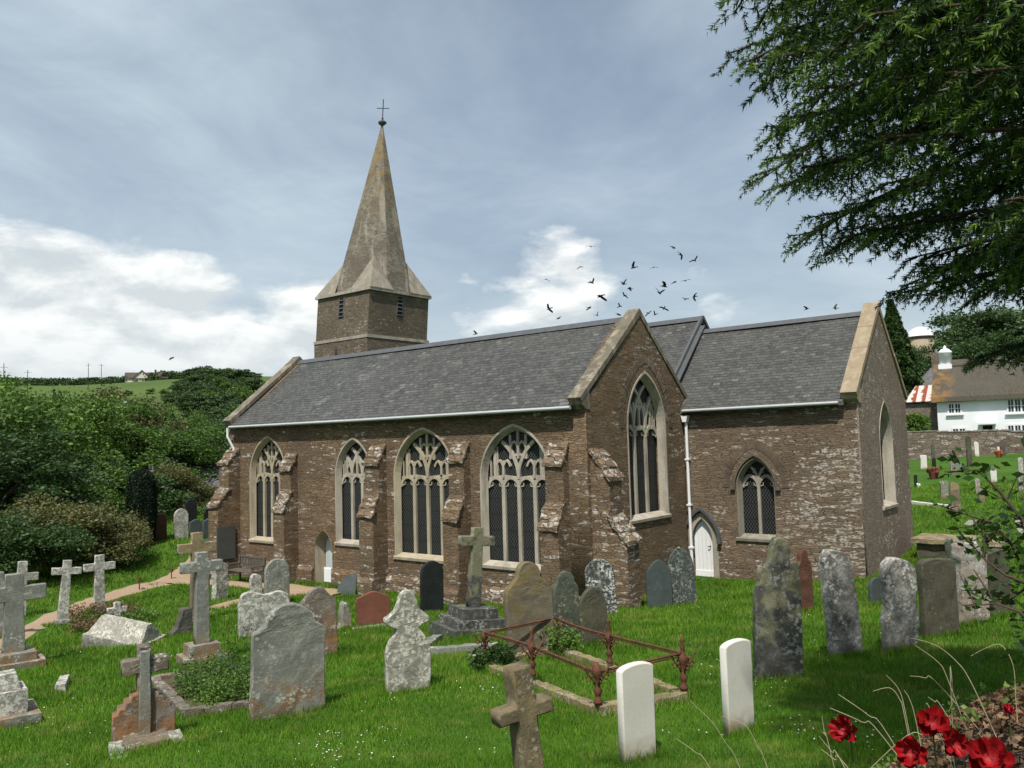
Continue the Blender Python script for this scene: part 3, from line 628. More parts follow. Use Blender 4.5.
    if nl>2:
        for sgn in(-1,1):
            for f in(.455,.40,.345):
                x_=cx_+sgn*W*f; pts=clipped([(x_,S+.04+.05*i) for i in range(40)],W+.03,S,A,cx_); bars(g,pts,.04,D*.8,mt,F-.02)
            bars(g,[(cx_+sgn*W*.49,S-.02),(cx_+sgn*W*.25,S+.04),(cx_,S-.02)],.11,D*.85,mt,F-.022)
    P('tracery',g,trc,win)
    gl=[mt@Vector((a,b,-depth-.07)) for a,b in arch(W+.08,s_+.02,sp_,A+.05,cx_,12)]
    P('leaded_glass',mesh_from(gl,[tuple(range(len(gl)))]),'leaded_glass',win)
    g=G(); vs=[]
    for du in(-w_/2-.1,w_/2+.1):
        for b,c in((s_-.10,.05),(s_-.02,.06),(s_+.09,-depth+.01),(s_-.10,-depth+.01)): vs.append(mt@Vector((cx_+du,b,c)))
    g.add(vs,[(0,1,2,3),(7,6,5,4),(0,4,5,1),(1,5,6,2),(2,6,7,3),(3,7,4,0)]); P('sill',g,ring if ring!='dressed_grey' else 'dressed_grey',win)
    if hood:
        pts=[(a,b) for a,b in arch(w_+.16,s_,sp_-.02,ap_+.11,cx_,12)][2:]; g=G(); bars(g,pts,.045,.10,mt,.075)
        for sgn in(-1,1): g.box(cx_+sgn*(w_/2+.06)-(.0 if sgn>0 else .14),cx_+sgn*(w_/2+.06)+(.14 if sgn>0 else 0),sp_-.07,sp_+.02,-.02,.085,mt)
        P('hood_mould',g,'hood_dark',win)
    if fan:     # relieving arch of thin stones set on edge
        g=G()
        h=ap_-sp_+.2; 
        pts=arch(w_+.5,s_,sp_,ap_+.32,cx_,14)[2:]; pts2=arch(w_+.98,s_,sp_,ap_+.60,cx_,14)[2:]
        for i in range(len(pts)-1):
            for t0 in(0,.33,.66):
                a=Vector(pts[i]).lerp(Vector(pts[i+1]),t0+.04); b=Vector(pts[i]).lerp(Vector(pts[i+1]),t0+.29); c=Vector(pts2[i]).lerp(Vector(pts2[i+1]),t0+.29); d=Vector(pts2[i]).lerp(Vector(pts2[i+1]),t0+.04)
                pr=random.uniform(.006,.02); L=random.uniform(.7,1.1); c=b.lerp(c,L); d=a.lerp(d,L)
                vs=[mt@Vector((p.x,p.y,e)) for e in(-.01,pr) for p in(a,b,c,d)]; g.add(vs,[(0,1,2,3),(7,6,5,4),(0,4,5,1),(1,5,6,2),(2,6,7,3),(3,7,4,0)])
        P('relieving_arch',g,'stone_fan',win)
    return win
M['hood_dark']=plain('hood_dark',(.15,.13,.105),.95,.5,4,.5,rand=False)
M['green_stone']=streaky('green_stone',(.25,.235,.185),(.18,.175,.135),(.34,.32,.26))
M['stone_fan']=plain('stone_fan',(.20,.15,.11),.95,.6,2.5,.6,rand=False)
MS=M_S(YA); 
window(*SW[0],MS,.17,'dressed_warm','dressed_warm'); window(*SW[1],MS,.15,'dressed_grey','dressed'); window(*SW[2],MS,.16,'dressed_warm','dressed_warm'); window(*SW[3],MS,.17,'dressed','dressed')
window(*EWc,M_E(XA),.22,'dressed','dressed',fan=True)
window(*CHw,M_S(0),.22,'green_stone','dressed_grey',hood=True,fan=True)
window(*CEw,M_E(0),.28,'dressed','dressed_grey')
# priest door
def door(spec,mt,m,base,depth,handle=True,planks=5):
    cx_,w_,_,sp_,ap_=spec
    d=P('door',put(curve_mesh([arch(w_-.02,base,sp_,ap_-.01,cx_,10)],.06),mt@Matrix.Translation((0,0,-depth))),m)
    g=G()
    for k in range(1,planks): x_=cx_-w_/2+w_*k/planks; g.box(x_-.004,x_+.004,base,sp_+.25,-depth+.03,-depth+.034,mt)
    P('plank_grooves',g,'grey_paint',d)
    P('bottom_rail',G().box(cx_-w_/2+.01,cx_+w_/2-.01,base+.02,base+.20,-depth+.028,-depth+.05,mt),m,d)
    if handle: g=G(); g.tube([mt@Vector((cx_+w_*.32,base+.95,-depth+.03)),mt@Vector((cx_+w_*.32,base+.95,-depth+.09)),mt@Vector((cx_+w_*.22,base+.93,-depth+.09))],.015,6); P('handle',g,'iron',d)
    return d
dd=door(CHd,M_S(0),'white_paint',.02,.16)
g=G(); hw=CHd[1]/2
fr=[(a,b) for a,b in arch(CHd[1],-.1,CHd[3],CHd[4],CHd[0],10)][2:]
pts=[(CHd[0]+hw+.09,-.1)]+[(a,b) for a,b in arch(CHd[1]+.18,-.1,CHd[3],CHd[4]+.11,CHd[0],10)][2:]+[(CHd[0]-hw-.09,-.1)]; bars(g,pts,.18,.20,M_S(0),.012)
P('door_surround',g,'dressed_grey')
g=G(); bars(g,[(a,b) for a,b in arch(CHd[1]+.5,-.1,CHd[3]-.02,CHd[4]+.30,CHd[0],10)][2:],.08,.13,M_S(0),.12)
for s_ in(-1,1): g.box(CHd[0]+s_*(hw+.25)-.06,CHd[0]+s_*(hw+.25)+.06,CHd[3]-.10,CHd[3]+.0,0,.13,M_S(0))
P('door_hood_mould',g,'lead')
P('door_step',G().box(CHd[0]-.5,CHd[0]+.5,-.25,.02,-.2,.015),'dressed_grey')
# aisle door in its deep arch
g=G(); w_=door_a[1]
A1=[Vector((a,b,0.01)) for a,b in arch(w_,-.6,door_a[3],door_a[4],door_a[0],8)]; A2=[Vector((a,b,-.42)) for a,b in arch(w_-.16,-.6,door_a[3],door_a[4]-.08,door_a[0],8)]
n=len(A1); g.v=[tuple(MS@v) for v in A1+A2]; g.f=[(i,(i+1)%n,n+(i+1)%n,n+i) for i in range(n)]; P('door_arch',g,'dressed_warm')
door((door_a[0],w_-.2,0,door_a[3],door_a[4]-.1),MS,'grey_paint',-.35,.40,False,4)
tag(ob('notice_board',G().box(-16.2,-15.84,YA+.14,YA+.19,-.24,.20).box(-16.22,-15.82,YA+.15,YA+.20,.20,.24),'white_paint'),'small blank white board standing in front of the pale nave door','board')
# buttresses: stepped profile seen from the side, extruded across its width
def buttress(a,b,base,prof,axis='x',name='buttress',m='buttress_rubble'):
    me=G().prism(prof,axis,a,b).mesh('b'); bm=bmesh.new(); bm.from_mesh(me); bmesh.ops.recalc_face_normals(bm,faces=bm.faces)
    bmesh.ops.bevel(bm,geom=list(bm.edges),offset=.025,segments=1,affect='EDGES'); bm.to_mesh(me); bm.free(); bt=P(name,me,m); return bt
def roughcap(g):
    from mathutils import noise as nz
    me=g.mesh('c'); bm=bmesh.new(); bm.from_mesh(me); bmesh.ops.subdivide_edges(bm,edges=[e for e in bm.edges if e.calc_length()>.12],cuts=2,use_grid_fill=True)
    for v in bm.verts: v.co+=nz.noise_vector(v.co*7)*.035+nz.noise_vector(v.co*2.5)*.03
    bmesh.ops.recalc_face_normals(bm,faces=bm.faces); bm.to_mesh(me); bm.free(); return me
def south_butt(x0,x1,p1=.72,p2=.38,z1=2.35,z2=3.75,base=-1.,cap=True):
    y=YA
    prof=[(y+.1,base),(y-p1-.1,base),(y-p1-.1,.1),(y-p1,.22),(y-p1,z1),(y-p2,z1+.62),(y-p2,z2),(y+.1,z2+.62)]
    bt=buttress(x0,x1,base,prof)
    for (ya_,za_,yb_,zb_) in ((y-p1-.06,z1-.06,y-p2+.02,z1+.62),(y-p2-.06,z2-.06,y-.0,z2+.56)):
        g=G()     # weathered cap stones on each step
        for k in range(3):
            f0,f1=k/3,(k+1)/3; u0=(ya_+(yb_-ya_)*f0,za_+(zb_-za_)*f0); u1=(ya_+(yb_-ya_)*f1,za_+(zb_-za_)*f1)
            g.prism([(u0[0],u0[1]-.05),(u1[0]+.04,u1[1]-.05),(u1[0]+.04,u1[1]+.03),(u0[0],u0[1]+.045)],'x',x0-.01-random.uniform(0,.03),x1+.01+random.uniform(0,.03))
        P('weathering',roughcap(g),'cap_rubble',bt)
    return bt
M['cap_stone']=plain('cap_stone',(.33,.31,.27),.95,.65,3.,.9,rand=False,dark=(.10,.085,.07))
south_butt(XW+.05,XW+.68,.95,.5,2.3,3.85)
south_butt(-18.0,-17.4,.62,.32,2.2,3.6); south_butt(-13.52,-12.86,.62,.34,2.2,3.8); south_butt(-9.92,-9.32,.60,.3,2.2,3.85); south_butt(-6.45,-5.85,.58,.28,2.1,3.75)
# low plinth and the corner buttress on the aisle's east side
x=XA; prof=[(x-.1,-1.),(x+1.0,-1.),(x+1.0,1.75),(x+.55,2.35),(x+.55,3.35),(x-.1,4.15)]
be=G().prism([(p,q) for p,q in prof],'y',YA+.12,YA+.78).mesh('b'); bm=bmesh.new(); bm.from_mesh(be); bmesh.ops.recalc_face_normals(bm,faces=bm.faces); bmesh.ops.bevel(bm,geom=list(bm.edges),offset=.03,segments=1,affect='EDGES'); bm.to_mesh(be); bm.free()
bt=P('buttress',be,'buttress_rubble')
for (a,za,b,zb) in ((x+1.06,1.68,x+.5,2.38),(x+.61,3.28,x,4.1)):
    g=G()
    for k in range(3):
        f0,f1=k/3,(k+1)/3; g.prism([(a+(b-a)*f0,za+(zb-za)*f0-.05),(a+(b-a)*f1-.04,za+(zb-za)*f1-.05),(a+(b-a)*f1-.04,za+(zb-za)*f1+.03),(a+(b-a)*f0,za+(zb-za)*f0+.07)],'y',YA+.08-random.uniform(0,.03),YA+.82+random.uniform(0,.03))
    P('weathering',roughcap(g),'cap_rubble',bt)
P('plinth',G().prism([(YA-.12,-1.2),(YA+.01,-1.2),(YA+.01,.28),(YA-.02,.28),(YA-.12,.12)],'x',-17.38,-16.55).prism([(YA-.12,-1.2),(YA+.01,-1.2),(YA+.01,.28),(YA-.02,.28),(YA-.12,.12)],'x',-15.5,XA).prism([(YA-.12,-1.2),(YA+.01,-1.2),(YA+.01,.28),(YA-.02,.28),(YA-.12,.12)],'x',XW,-18.05),'buttress_rubble')
# memorial slate fixed on the west buttress side
P('wall_tablet',G().box(XW+.685,XW+.73,YA-.98,YA-.3,.35,1.55),'tablet_slate') if False else None
M['tablet_slate']=plain('tablet_slate',(.085,.09,.08),.6,.3,4,.2,rand=False)
P('wall_tablet',G().box(XW+.69,XW+.74,YA-1.0,YA-.25,.30,1.50),'tablet_slate')
# tower
tx0,tx1,ty0,ty1=-30.12,-25.84,5.3,9.7
def ring_course(x0,x1,y0,y1,z0,z1,o): return G().box(x0-o,x1+o,y0-o,y1+o,z0,z1)
tw=P('tower',G().box(tx0-.06,tx1+.06,ty0-.06,ty1+.06,-1,10.02).box(tx0,tx1,ty0,ty1,10.02,12.6),'tower_rubble')
P('string_course',ring_course(tx0,tx1,ty0,ty1,9.98,10.14,.09),'dressed_grey',tw); P('eaves_course',ring_course(tx0,tx1,ty0,ty1,12.5,12.66,.12),'dressed_grey',tw)
def louvre(mt,cx_,z0,z1,w_=.34):
    g=G(); lo=P('belfry_opening',G().box(cx_-w_/2,cx_+w_/2,z0,z1,-.02,.012,mt),'dark_inside',tw)
    for i in range(5): z_=z0+(z1-z0)*(i+.2)/5; g.box(cx_-w_/2+.01,cx_+w_/2-.01,z_,z_+.05,.014,.06,mt)
    g.box(cx_-w_/2-.06,cx_-w_/2,z0,z1,-.02,.03,mt); g.box(cx_+w_/2,cx_+w_/2+.06,z0,z1,-.02,.03,mt)
    P('louvres',g,'slate_far',tw)
louvre(M_S(ty0),-28.05,11.25,12.35); louvre(M_E(tx1),7.5,11.3,12.35); louvre(M_S(ty0-.06),-28.3,9.0,9.6,.2)
# broach spire
M['broach_stone']=streaky('broach_stone',(.26,.235,.185),(.19,.165,.13),(.33,.31,.265))
cxs,cys=(tx0+tx1)/2,(ty0+ty1)/2; h=2.06; z0=12.66; za=22.55; t_=h*math.tan(R(22.5))
O8=[(h,-t_),(h,t_),(t_,h),(-t_,h),(-h,t_),(-h,-t_),(-t_,-h),(t_,-h)]
V=[];F=[]; NS=14
for i in range(NS+1):
    f=i/NS; k=(1-f)*.985+.022 ; 
    for a,b in O8: V.append((cxs+a*k,cys+b*k,z0+(za-z0)*f))
for i in range(NS):
    for j in range(8): a=i*8+j;b=i*8+(j+1)%8; F.append((a,b,b+8,a+8))
F.append(tuple(range(NS*8,NS*8+8))); spm=mesh_from(V,F)
sp_o=P('spire',spm,'spire_stone'); hb=2.28
for sx,sy in((1,-1),(1,1),(-1,1),(-1,-1)):
    C0=(cxs+sx*hb,cys+sy*hb,z0-.002); A_=(cxs+sx*hb,cys+sy*t_*.72,z0-.002); B_=(cxs+sx*t_*.72,cys+sy*hb,z0-.002)
    f=.20; k=(1-f)*.985+.022; md=(h+t_)/2*k; T=(cxs+sx*md,cys+sy*md,z0+(za-z0)*f)
    g=G().add([C0,A_,B_,T],[(0,1,3),(0,3,2),(0,2,1),(1,2,3)])
    me=g.mesh(); bm=bmesh.new(); bm.from_mesh(me); bmesh.ops.recalc_face_normals(bm,faces=bm.faces); bm.to_mesh(me); bm.free(); P('broach',me,'broach_stone',sp_o)
P('spire_cap',G().lathe([(.07,0),(.12,.05),(.23,.14),(.25,.22),(.12,.3),(.05,.36)],(cxs,cys,za-.02),12),'lead',sp_o)
g=G().tube([(cxs,cys,za+.3),(cxs,cys,za+1.55)],.028,6).tube([(cxs-.25,cys-.25,za+1.02),(cxs+.25,cys+.25,za+1.02)],.022,6).tube([(cxs,cys,za+.3),(cxs,cys,za+.45)],.06,6)
P('spire_cross',g,'iron',sp_o)

# the old spire leans a little to the north-east
_done=set()
def lean(o):
    if o.type=='MESH' and o.data.name not in _done:
        _done.add(o.data.name)
        for v in o.data.vertices:
            k=.064*max(0,v.co.z-10.15); v.co.x+=.668*k; v.co.y+=.746*k
        o.data.update()
    for c in o.children: lean(c)
lean(tw); lean(sp_o)
STONES=[
('cross_grave', 'cross', -15.75, -15.54, 1.61, 0.89, 100, 0.16, 'grey', 0, 0, 'thick grey cross cut by the edge of the view beside the big stepped cross', {'steps': 0, 'arm': 0.3}),
('cross_grave', 'cross', -18.91, -13.84, 1.55, 0.81, 100, 0.14, 'pale', 2, 0, 'lichen-spotted stone cross standing behind the big stepped cross at the west edge of the churchyard', {'steps': 0, 'arm': 0.34}),
('cross_grave', 'cross', -11.69, -16.68, 1.85, 1.12, 104, 0.16, 'grey', 0, 0, 'thick granite cross on two broad pale steps in the grass', {'steps': 2, 'arm': 0.26, 'base': 1.5}),
('cross_grave', 'cross', -16.36, -13.79, 1.68, 0.7, 104, 0.14, 'pale', 4, 0, 'leaning speckled stone cross with a rough block base, beside the dark trees', {'steps': 2, 'arm': 0.22, 'base': 0.8}),
('cross_grave', 'cross', -17.73, -12.2, 1.62, 0.84, 100, 0.14, 'pale', 0, 0, 'pale stone cross with a rusty brown foot, right beside the gravel path', {'steps': 0, 'arm': 0.22}),
('cross_grave', 'cross', -15.39, -12.82, 0.52, 0.48, 100, 0.14, 'pale', 0, 0, 'little squat stone cross peeping over the white coped slab', {'steps': 0, 'arm': 0.4}),
('cross_grave', 'cross', -13.34, -11.74, 2.3, 0.98, 100, 0.14, 'brown', 0, 0, 'tall brown lichened cross standing behind the pale granite cross', {'steps': 1, 'arm': 0.2, 'base': 1.0}),
('cross_grave', 'cross', -7.37, -15.16, 1.99, 0.73, 104, 0.17, 'grey', 0, 0, 'pale granite cross on a block and plinth at the head of the overgrown kerbed bed', {'steps': 2, 'arm': 0.16, 'base': 1.15, 'tall': 1}),
('cross_grave', 'cross', -4.76, -10.72, 2.12, 0.79, 112, 0.16, 'darktall', 5, 0, 'tall weathered cross on three grey steps in front of the fourth aisle window', {'steps': 3, 'arm': 0.17, 'base': 1.6, 'tall': 1}),
('cross_grave', 'cross', 2.7, -18.45, 0.98, 0.46, 114, 0.2, 'moss', -6, 0, 'thick leaning stone cross with mossy golden top near the rusty railing', {'steps': 0, 'arm': 0.3, 'thick': 1}),
('stepped_cross_memorial', 'stepcross', -2.61, -18.7, 1.07, 0.64, 112, 0.2, 'stain', 0, 0, 'brown stained memorial with a cross rising from stepped shoulders', {}),
('obelisk_base', 'pedestal', -6.09, -18.89, 0.69, 0.37, 104, 0.5, 'pale', 0, 0, 'stepped stone pedestal cut by the edge of the view in the lower grass', {}),
('headstone', 'scroll', -11.7, -13.11, 0.64, 0.55, 100, 0.25, 'dark', 0, 0, 'low dark scroll-shaped stone at the foot of the tall brown cross', {}),
('headstone', 'rough', -16.41, -9.17, 1.15, 0.52, 80, 0.2, 'pale', 0, 0, 'small rough pale stone half hidden behind the arm of the granite cross', {}),
('headstone', 'round', -13.77, -8.99, 1.34, 0.71, 104, 0.16, 'grey', 0, 0, 'upright grey granite headstone with round top in front of the bench', {}),
('headstone', 'rough', -14.33, -9.31, 0.94, 0.35, 104, 0.16, 'pale', 0, 0, 'narrow whitish stone pressed against the round granite headstone by the bench', {}),
('headstone', 'shield', -9.58, -12.32, 1.06, 1.12, 110, 0.16, 'pale', 0, 0, 'wide speckled shield-shaped headstone left behind the biggest grey headstone', {}),
('headstone', 'shouldered', -1.85, -17.32, 1.34, 0.87, 112, 0.14, 'grey', 1, 0, 'biggest pale grey headstone with round head and sloping shoulders, orange stain at its foot', {}),
('headstone', 'peaked', -5.49, -14.0, 1.26, 0.65, 116, 0.14, 'stain', -1, 0, 'narrow worn headstone with brown stained top directly behind the biggest grey one', {}),
('headstone', 'block', -8.61, -10.81, 0.66, 0.23, 110, 0.3, 'grey', 0, 0, 'small stepped grey block between the stained headstone and the red granite one', {}),
('headstone', 'lowpeak', -8.21, -10.28, 0.81, 0.78, 122, 0.1, 'red', -1, 0, 'polished reddish brown headstone with low peaked top on a stone plinth', {'plinth': 1}),
('headstone', 'wedge', -13.78, -6.45, 0.65, 0.63, 150, 0.06, 'slate', 0, -18, 'grey slate tablet leaning against the foot of the aisle wall', {}),
('headstone', 'lobed', -1.29, -15.87, 1.32, 0.59, 118, 0.13, 'lichen', 0, 0, 'pale lichen covered headstone with a pinched neck and three-lobed head', {}),
('headstone', 'round', -8.77, -7.77, 1.4, 0.64, 112, 0.1, 'black', 1, 0, 'black headstone with round top standing on the grass under the third aisle window', {}),
('headstone', 'anthropoid', -1.26, -13.3, 1.44, 0.78, 118, 0.14, 'mossy', -1, 0, 'tall mossy brown headstone with narrow round head and wide shoulders inside the railed plot', {}),
('headstone', 'ogee', -1.7, -11.71, 1.2, 0.49, 116, 0.1, 'greenslate', 0, 0, 'green stained slate headstone with scalloped top behind the mossy one', {}),
('headstone', 'gothic', -0.88, -12.12, 0.94, 0.47, 122, 0.1, 'darkmoss', 0, 0, 'dull brown pointed headstone half hiding the white blotched slate', {}),
('headstone', 'round', -3.58, -7.62, 1.33, 0.66, 140, 0.09, 'blotch', -3, 0, 'dark slate headstone with big white lichen blotch at the foot of the aisle corner', {}),
('headstone', 'gothic', -3.57, -5.03, 1.25, 0.65, 132, 0.08, 'slate', 0, 0, 'smooth dark slate headstone with pointed top, nearer the aisle wall of the leaning pair', {}),
('headstone', 'gothic', -3.21, -4.39, 1.49, 0.66, 132, 0.08, 'slatespot', -4, 0, 'speckled dark slate headstone leaning in front of the priest door', {}),
('war_grave_headstone', 'segmental', 2.94, -17.3, 0.81, 0.37, 107, 0.076, 'white', 0, 0, 'white war grave headstone with curved top nearest the rusty railing', {}),
('war_grave_headstone', 'segmental', 3.36, -16.2, 0.83, 0.38, 104, 0.076, 'white', 0, 0, 'white war grave headstone standing beside the tall dark ornate headstone', {}),
('headstone', 'ornate', 2.75, -13.66, 1.7, 0.56, 140, 0.14, 'darktall', 2, 0, 'tall dark headstone with broken scrolled shoulders and a pale streak down its head', {}),
('headstone', 'ornate', 1.05, -7.91, 1.2, 0.4, 118, 0.12, 'redbrown', 0, 0, 'rust coloured headstone with notched top behind the tall dark one', {}),
('headstone', 'rough', 3.04, -11.97, 1.45, 0.47, 126, 0.16, 'blotchgrey', -5, 0, 'pale blotched headstone leaning left, narrow foot in the tree shade', {}),
('headstone', 'rough2', 3.58, -11.4, 1.25, 0.52, 124, 0.16, 'blotchgrey', 1, 0, 'rough headstone with ivy tuft on its notched left edge, amid the shaded row', {}),
('headstone', 'round', 2.04, -6.76, 0.54, 0.34, 120, 0.08, 'slate', 0, 0, 'small plain slate headstone against the foot of the chancel east wall', {}),
('headstone', 'segmental', 3.87, -10.41, 1.11, 0.56, 128, 0.13, 'darkmoss', 0, 0, 'broad dark green headstone with shallow curved top between two pale rough stones', {}),
('headstone', 'flat', 4.08, -9.25, 1.26, 0.5, 126, 0.18, 'warm', 1, 0, 'pinkish stone pillar headstone with flat capped top behind the leafy branch', {}),
('headstone', 'flat', 4.36, -8.37, 1.06, 0.46, 124, 0.14, 'darkmoss', -8, 0, 'dark headstone leaning under the leafy branch, last of the shaded row', {}),
('headstone', 'flat', 3.27, -6.29, 1.21, 0.12, 110, 0.1, 'greenslate', -2, 0, 'thin greenish slab edge standing behind the pinkish pillar headstone', {}),
('headstone', 'round', -28.93, -3.35, 1.36, 0.62, 100, 0.14, 'pale', 0, 0, 'pale round-topped headstone on the lawn beyond the gravel path', {}),
('headstone', 'round', -30.04, -2.22, 1.46, 0.52, 100, 0.14, 'black', 0, 0, 'dark round-topped headstone just behind the pale one beyond the path', {}),
('headstone', 'round', -29.36, -4.08, 1.21, 0.49, 100, 0.12, 'redbrown', 0, 0, 'reddish headstone touching the right side of the clipped columnar yew', {}),
('headstone', 'lowpeak', -28.74, -2.73, 0.78, 0.59, 100, 0.14, 'slate', 0, 0, 'squat grey headstone with low peak near the church corner', {}),
('headstone', 'gothic', -29.05, -1.73, 1.31, 0.76, 100, 0.12, 'black', 0, 0, 'black pointed headstone in the shade by the church corner', {}),
('headstone', 'lowpeak', -27.9, -2.58, 0.9, 0.55, 100, 0.12, 'slate', 0, 0, 'small dark headstone in front of the black pointed one', {}),
('headstone', 'rough', -11.02, 58.66, 1.27, 0.4, 150, 0.1, 'darkmoss', 0, 0, 'little dark headstone near the churchyard wall, behind a white one', {}),
('headstone', 'flat', -5.44, 32.43, 0.86, 0.38, 150, 0.1, 'white', 0, 0, 'small white headstone in the upper churchyard, directly before a dark one', {}),
('headstone', 'gothic', -5.38, 34.95, 1.48, 0.21, 150, 0.1, 'greenslate', 0, 0, 'slim tall dark headstone in the upper churchyard nearest the cottage hedge', {}),
('headstone', 'gothic', -3.37, 25.22, 1.07, 0.17, 150, 0.1, 'black', 0, 0, 'slim black headstone beside reddish flowers in the upper churchyard', {}),
('headstone', 'flat', -3.35, 20.83, 0.64, 0.15, 150, 0.1, 'black', 0, 0, 'short black headstone with a white pot beside the chancel corner', {}),
('headstone', 'round', -2.71, 26.61, 0.76, 0.32, 150, 0.1, 'grey', 0, 0, 'small grey round headstone on a white base in the upper churchyard', {}),
('headstone', 'round', -2.87, 32.21, 1.85, 0.3, 150, 0.1, 'darkmoss', 0, 0, 'tall dark narrow headstone in the centre of the upper churchyard', {}),
('cross_grave', 'cross', -8.38, 67.3, 1.26, 0.78, 150, 0.1, 'pale', 0, 0, 'pale wheel-like cross standing at the far churchyard wall', {'steps': 0, 'arm': 0.35}),
('headstone', 'round', -4.48, 44.63, 1.09, 0.3, 150, 0.1, 'white', 0, 0, 'thin white headstone just below the pale cross by the far wall', {}),
('headstone', 'rough', -8.87, 63.16, 1.78, 0.57, 150, 0.12, 'darkmoss', 0, 0, 'dark ivy-grown headstone against the far churchyard wall', {}),
('headstone', 'round', -2.56, 40.88, 0.74, 0.15, 150, 0.1, 'white', 0, 0, 'thin white headstone with orange flowers at its foot near the far wall', {}),
('headstone', 'flat', -2.59, 42.9, 0.77, 0.28, 150, 0.1, 'slate', 0, 0, 'dull grey headstone directly behind the one with orange flowers', {}),
('headstone', 'segmental', -0.05, 21.32, 0.71, 0.27, 150, 0.1, 'white', 0, 0, 'white headstone above the tip of the leafy branch', {}),
('headstone', 'round', 0.56, 25.5, 0.86, 0.24, 150, 0.1, 'pale', 0, 0, 'pale headstone at the edge of the view in the upper churchyard, the farther of two', {}),
('headstone', 'rough', 1.51, 17.41, 0.97, 0.19, 150, 0.1, 'blotchgrey', 0, 0, 'blotched headstone at the edge of the view in the upper churchyard, the nearer of two', {}),
('headstone', 'flat', -1.07, 15.6, 0.81, 0.33, 150, 0.1, 'grey', 0, 0, 'wide pale grey headstone beside the dark brown twin stone', {}),
('headstone', 'rough', -0.05, 12.24, 1.19, 0.36, 150, 0.12, 'brown', 0, 0, 'dark brown twin-topped headstone at the end of the white kerb', {}),
('headstone', 'round', 0.51, 14.38, 0.56, 0.22, 150, 0.1, 'grey', 0, 0, 'small grey headstone with white chippings under the leafy branch tip', {}),
('headstone', 'rough', -0.07, 17.21, 0.69, 0.21, 150, 0.1, 'warm', 0, 0, 'brownish worn headstone behind the small grey one with white chippings', {})]
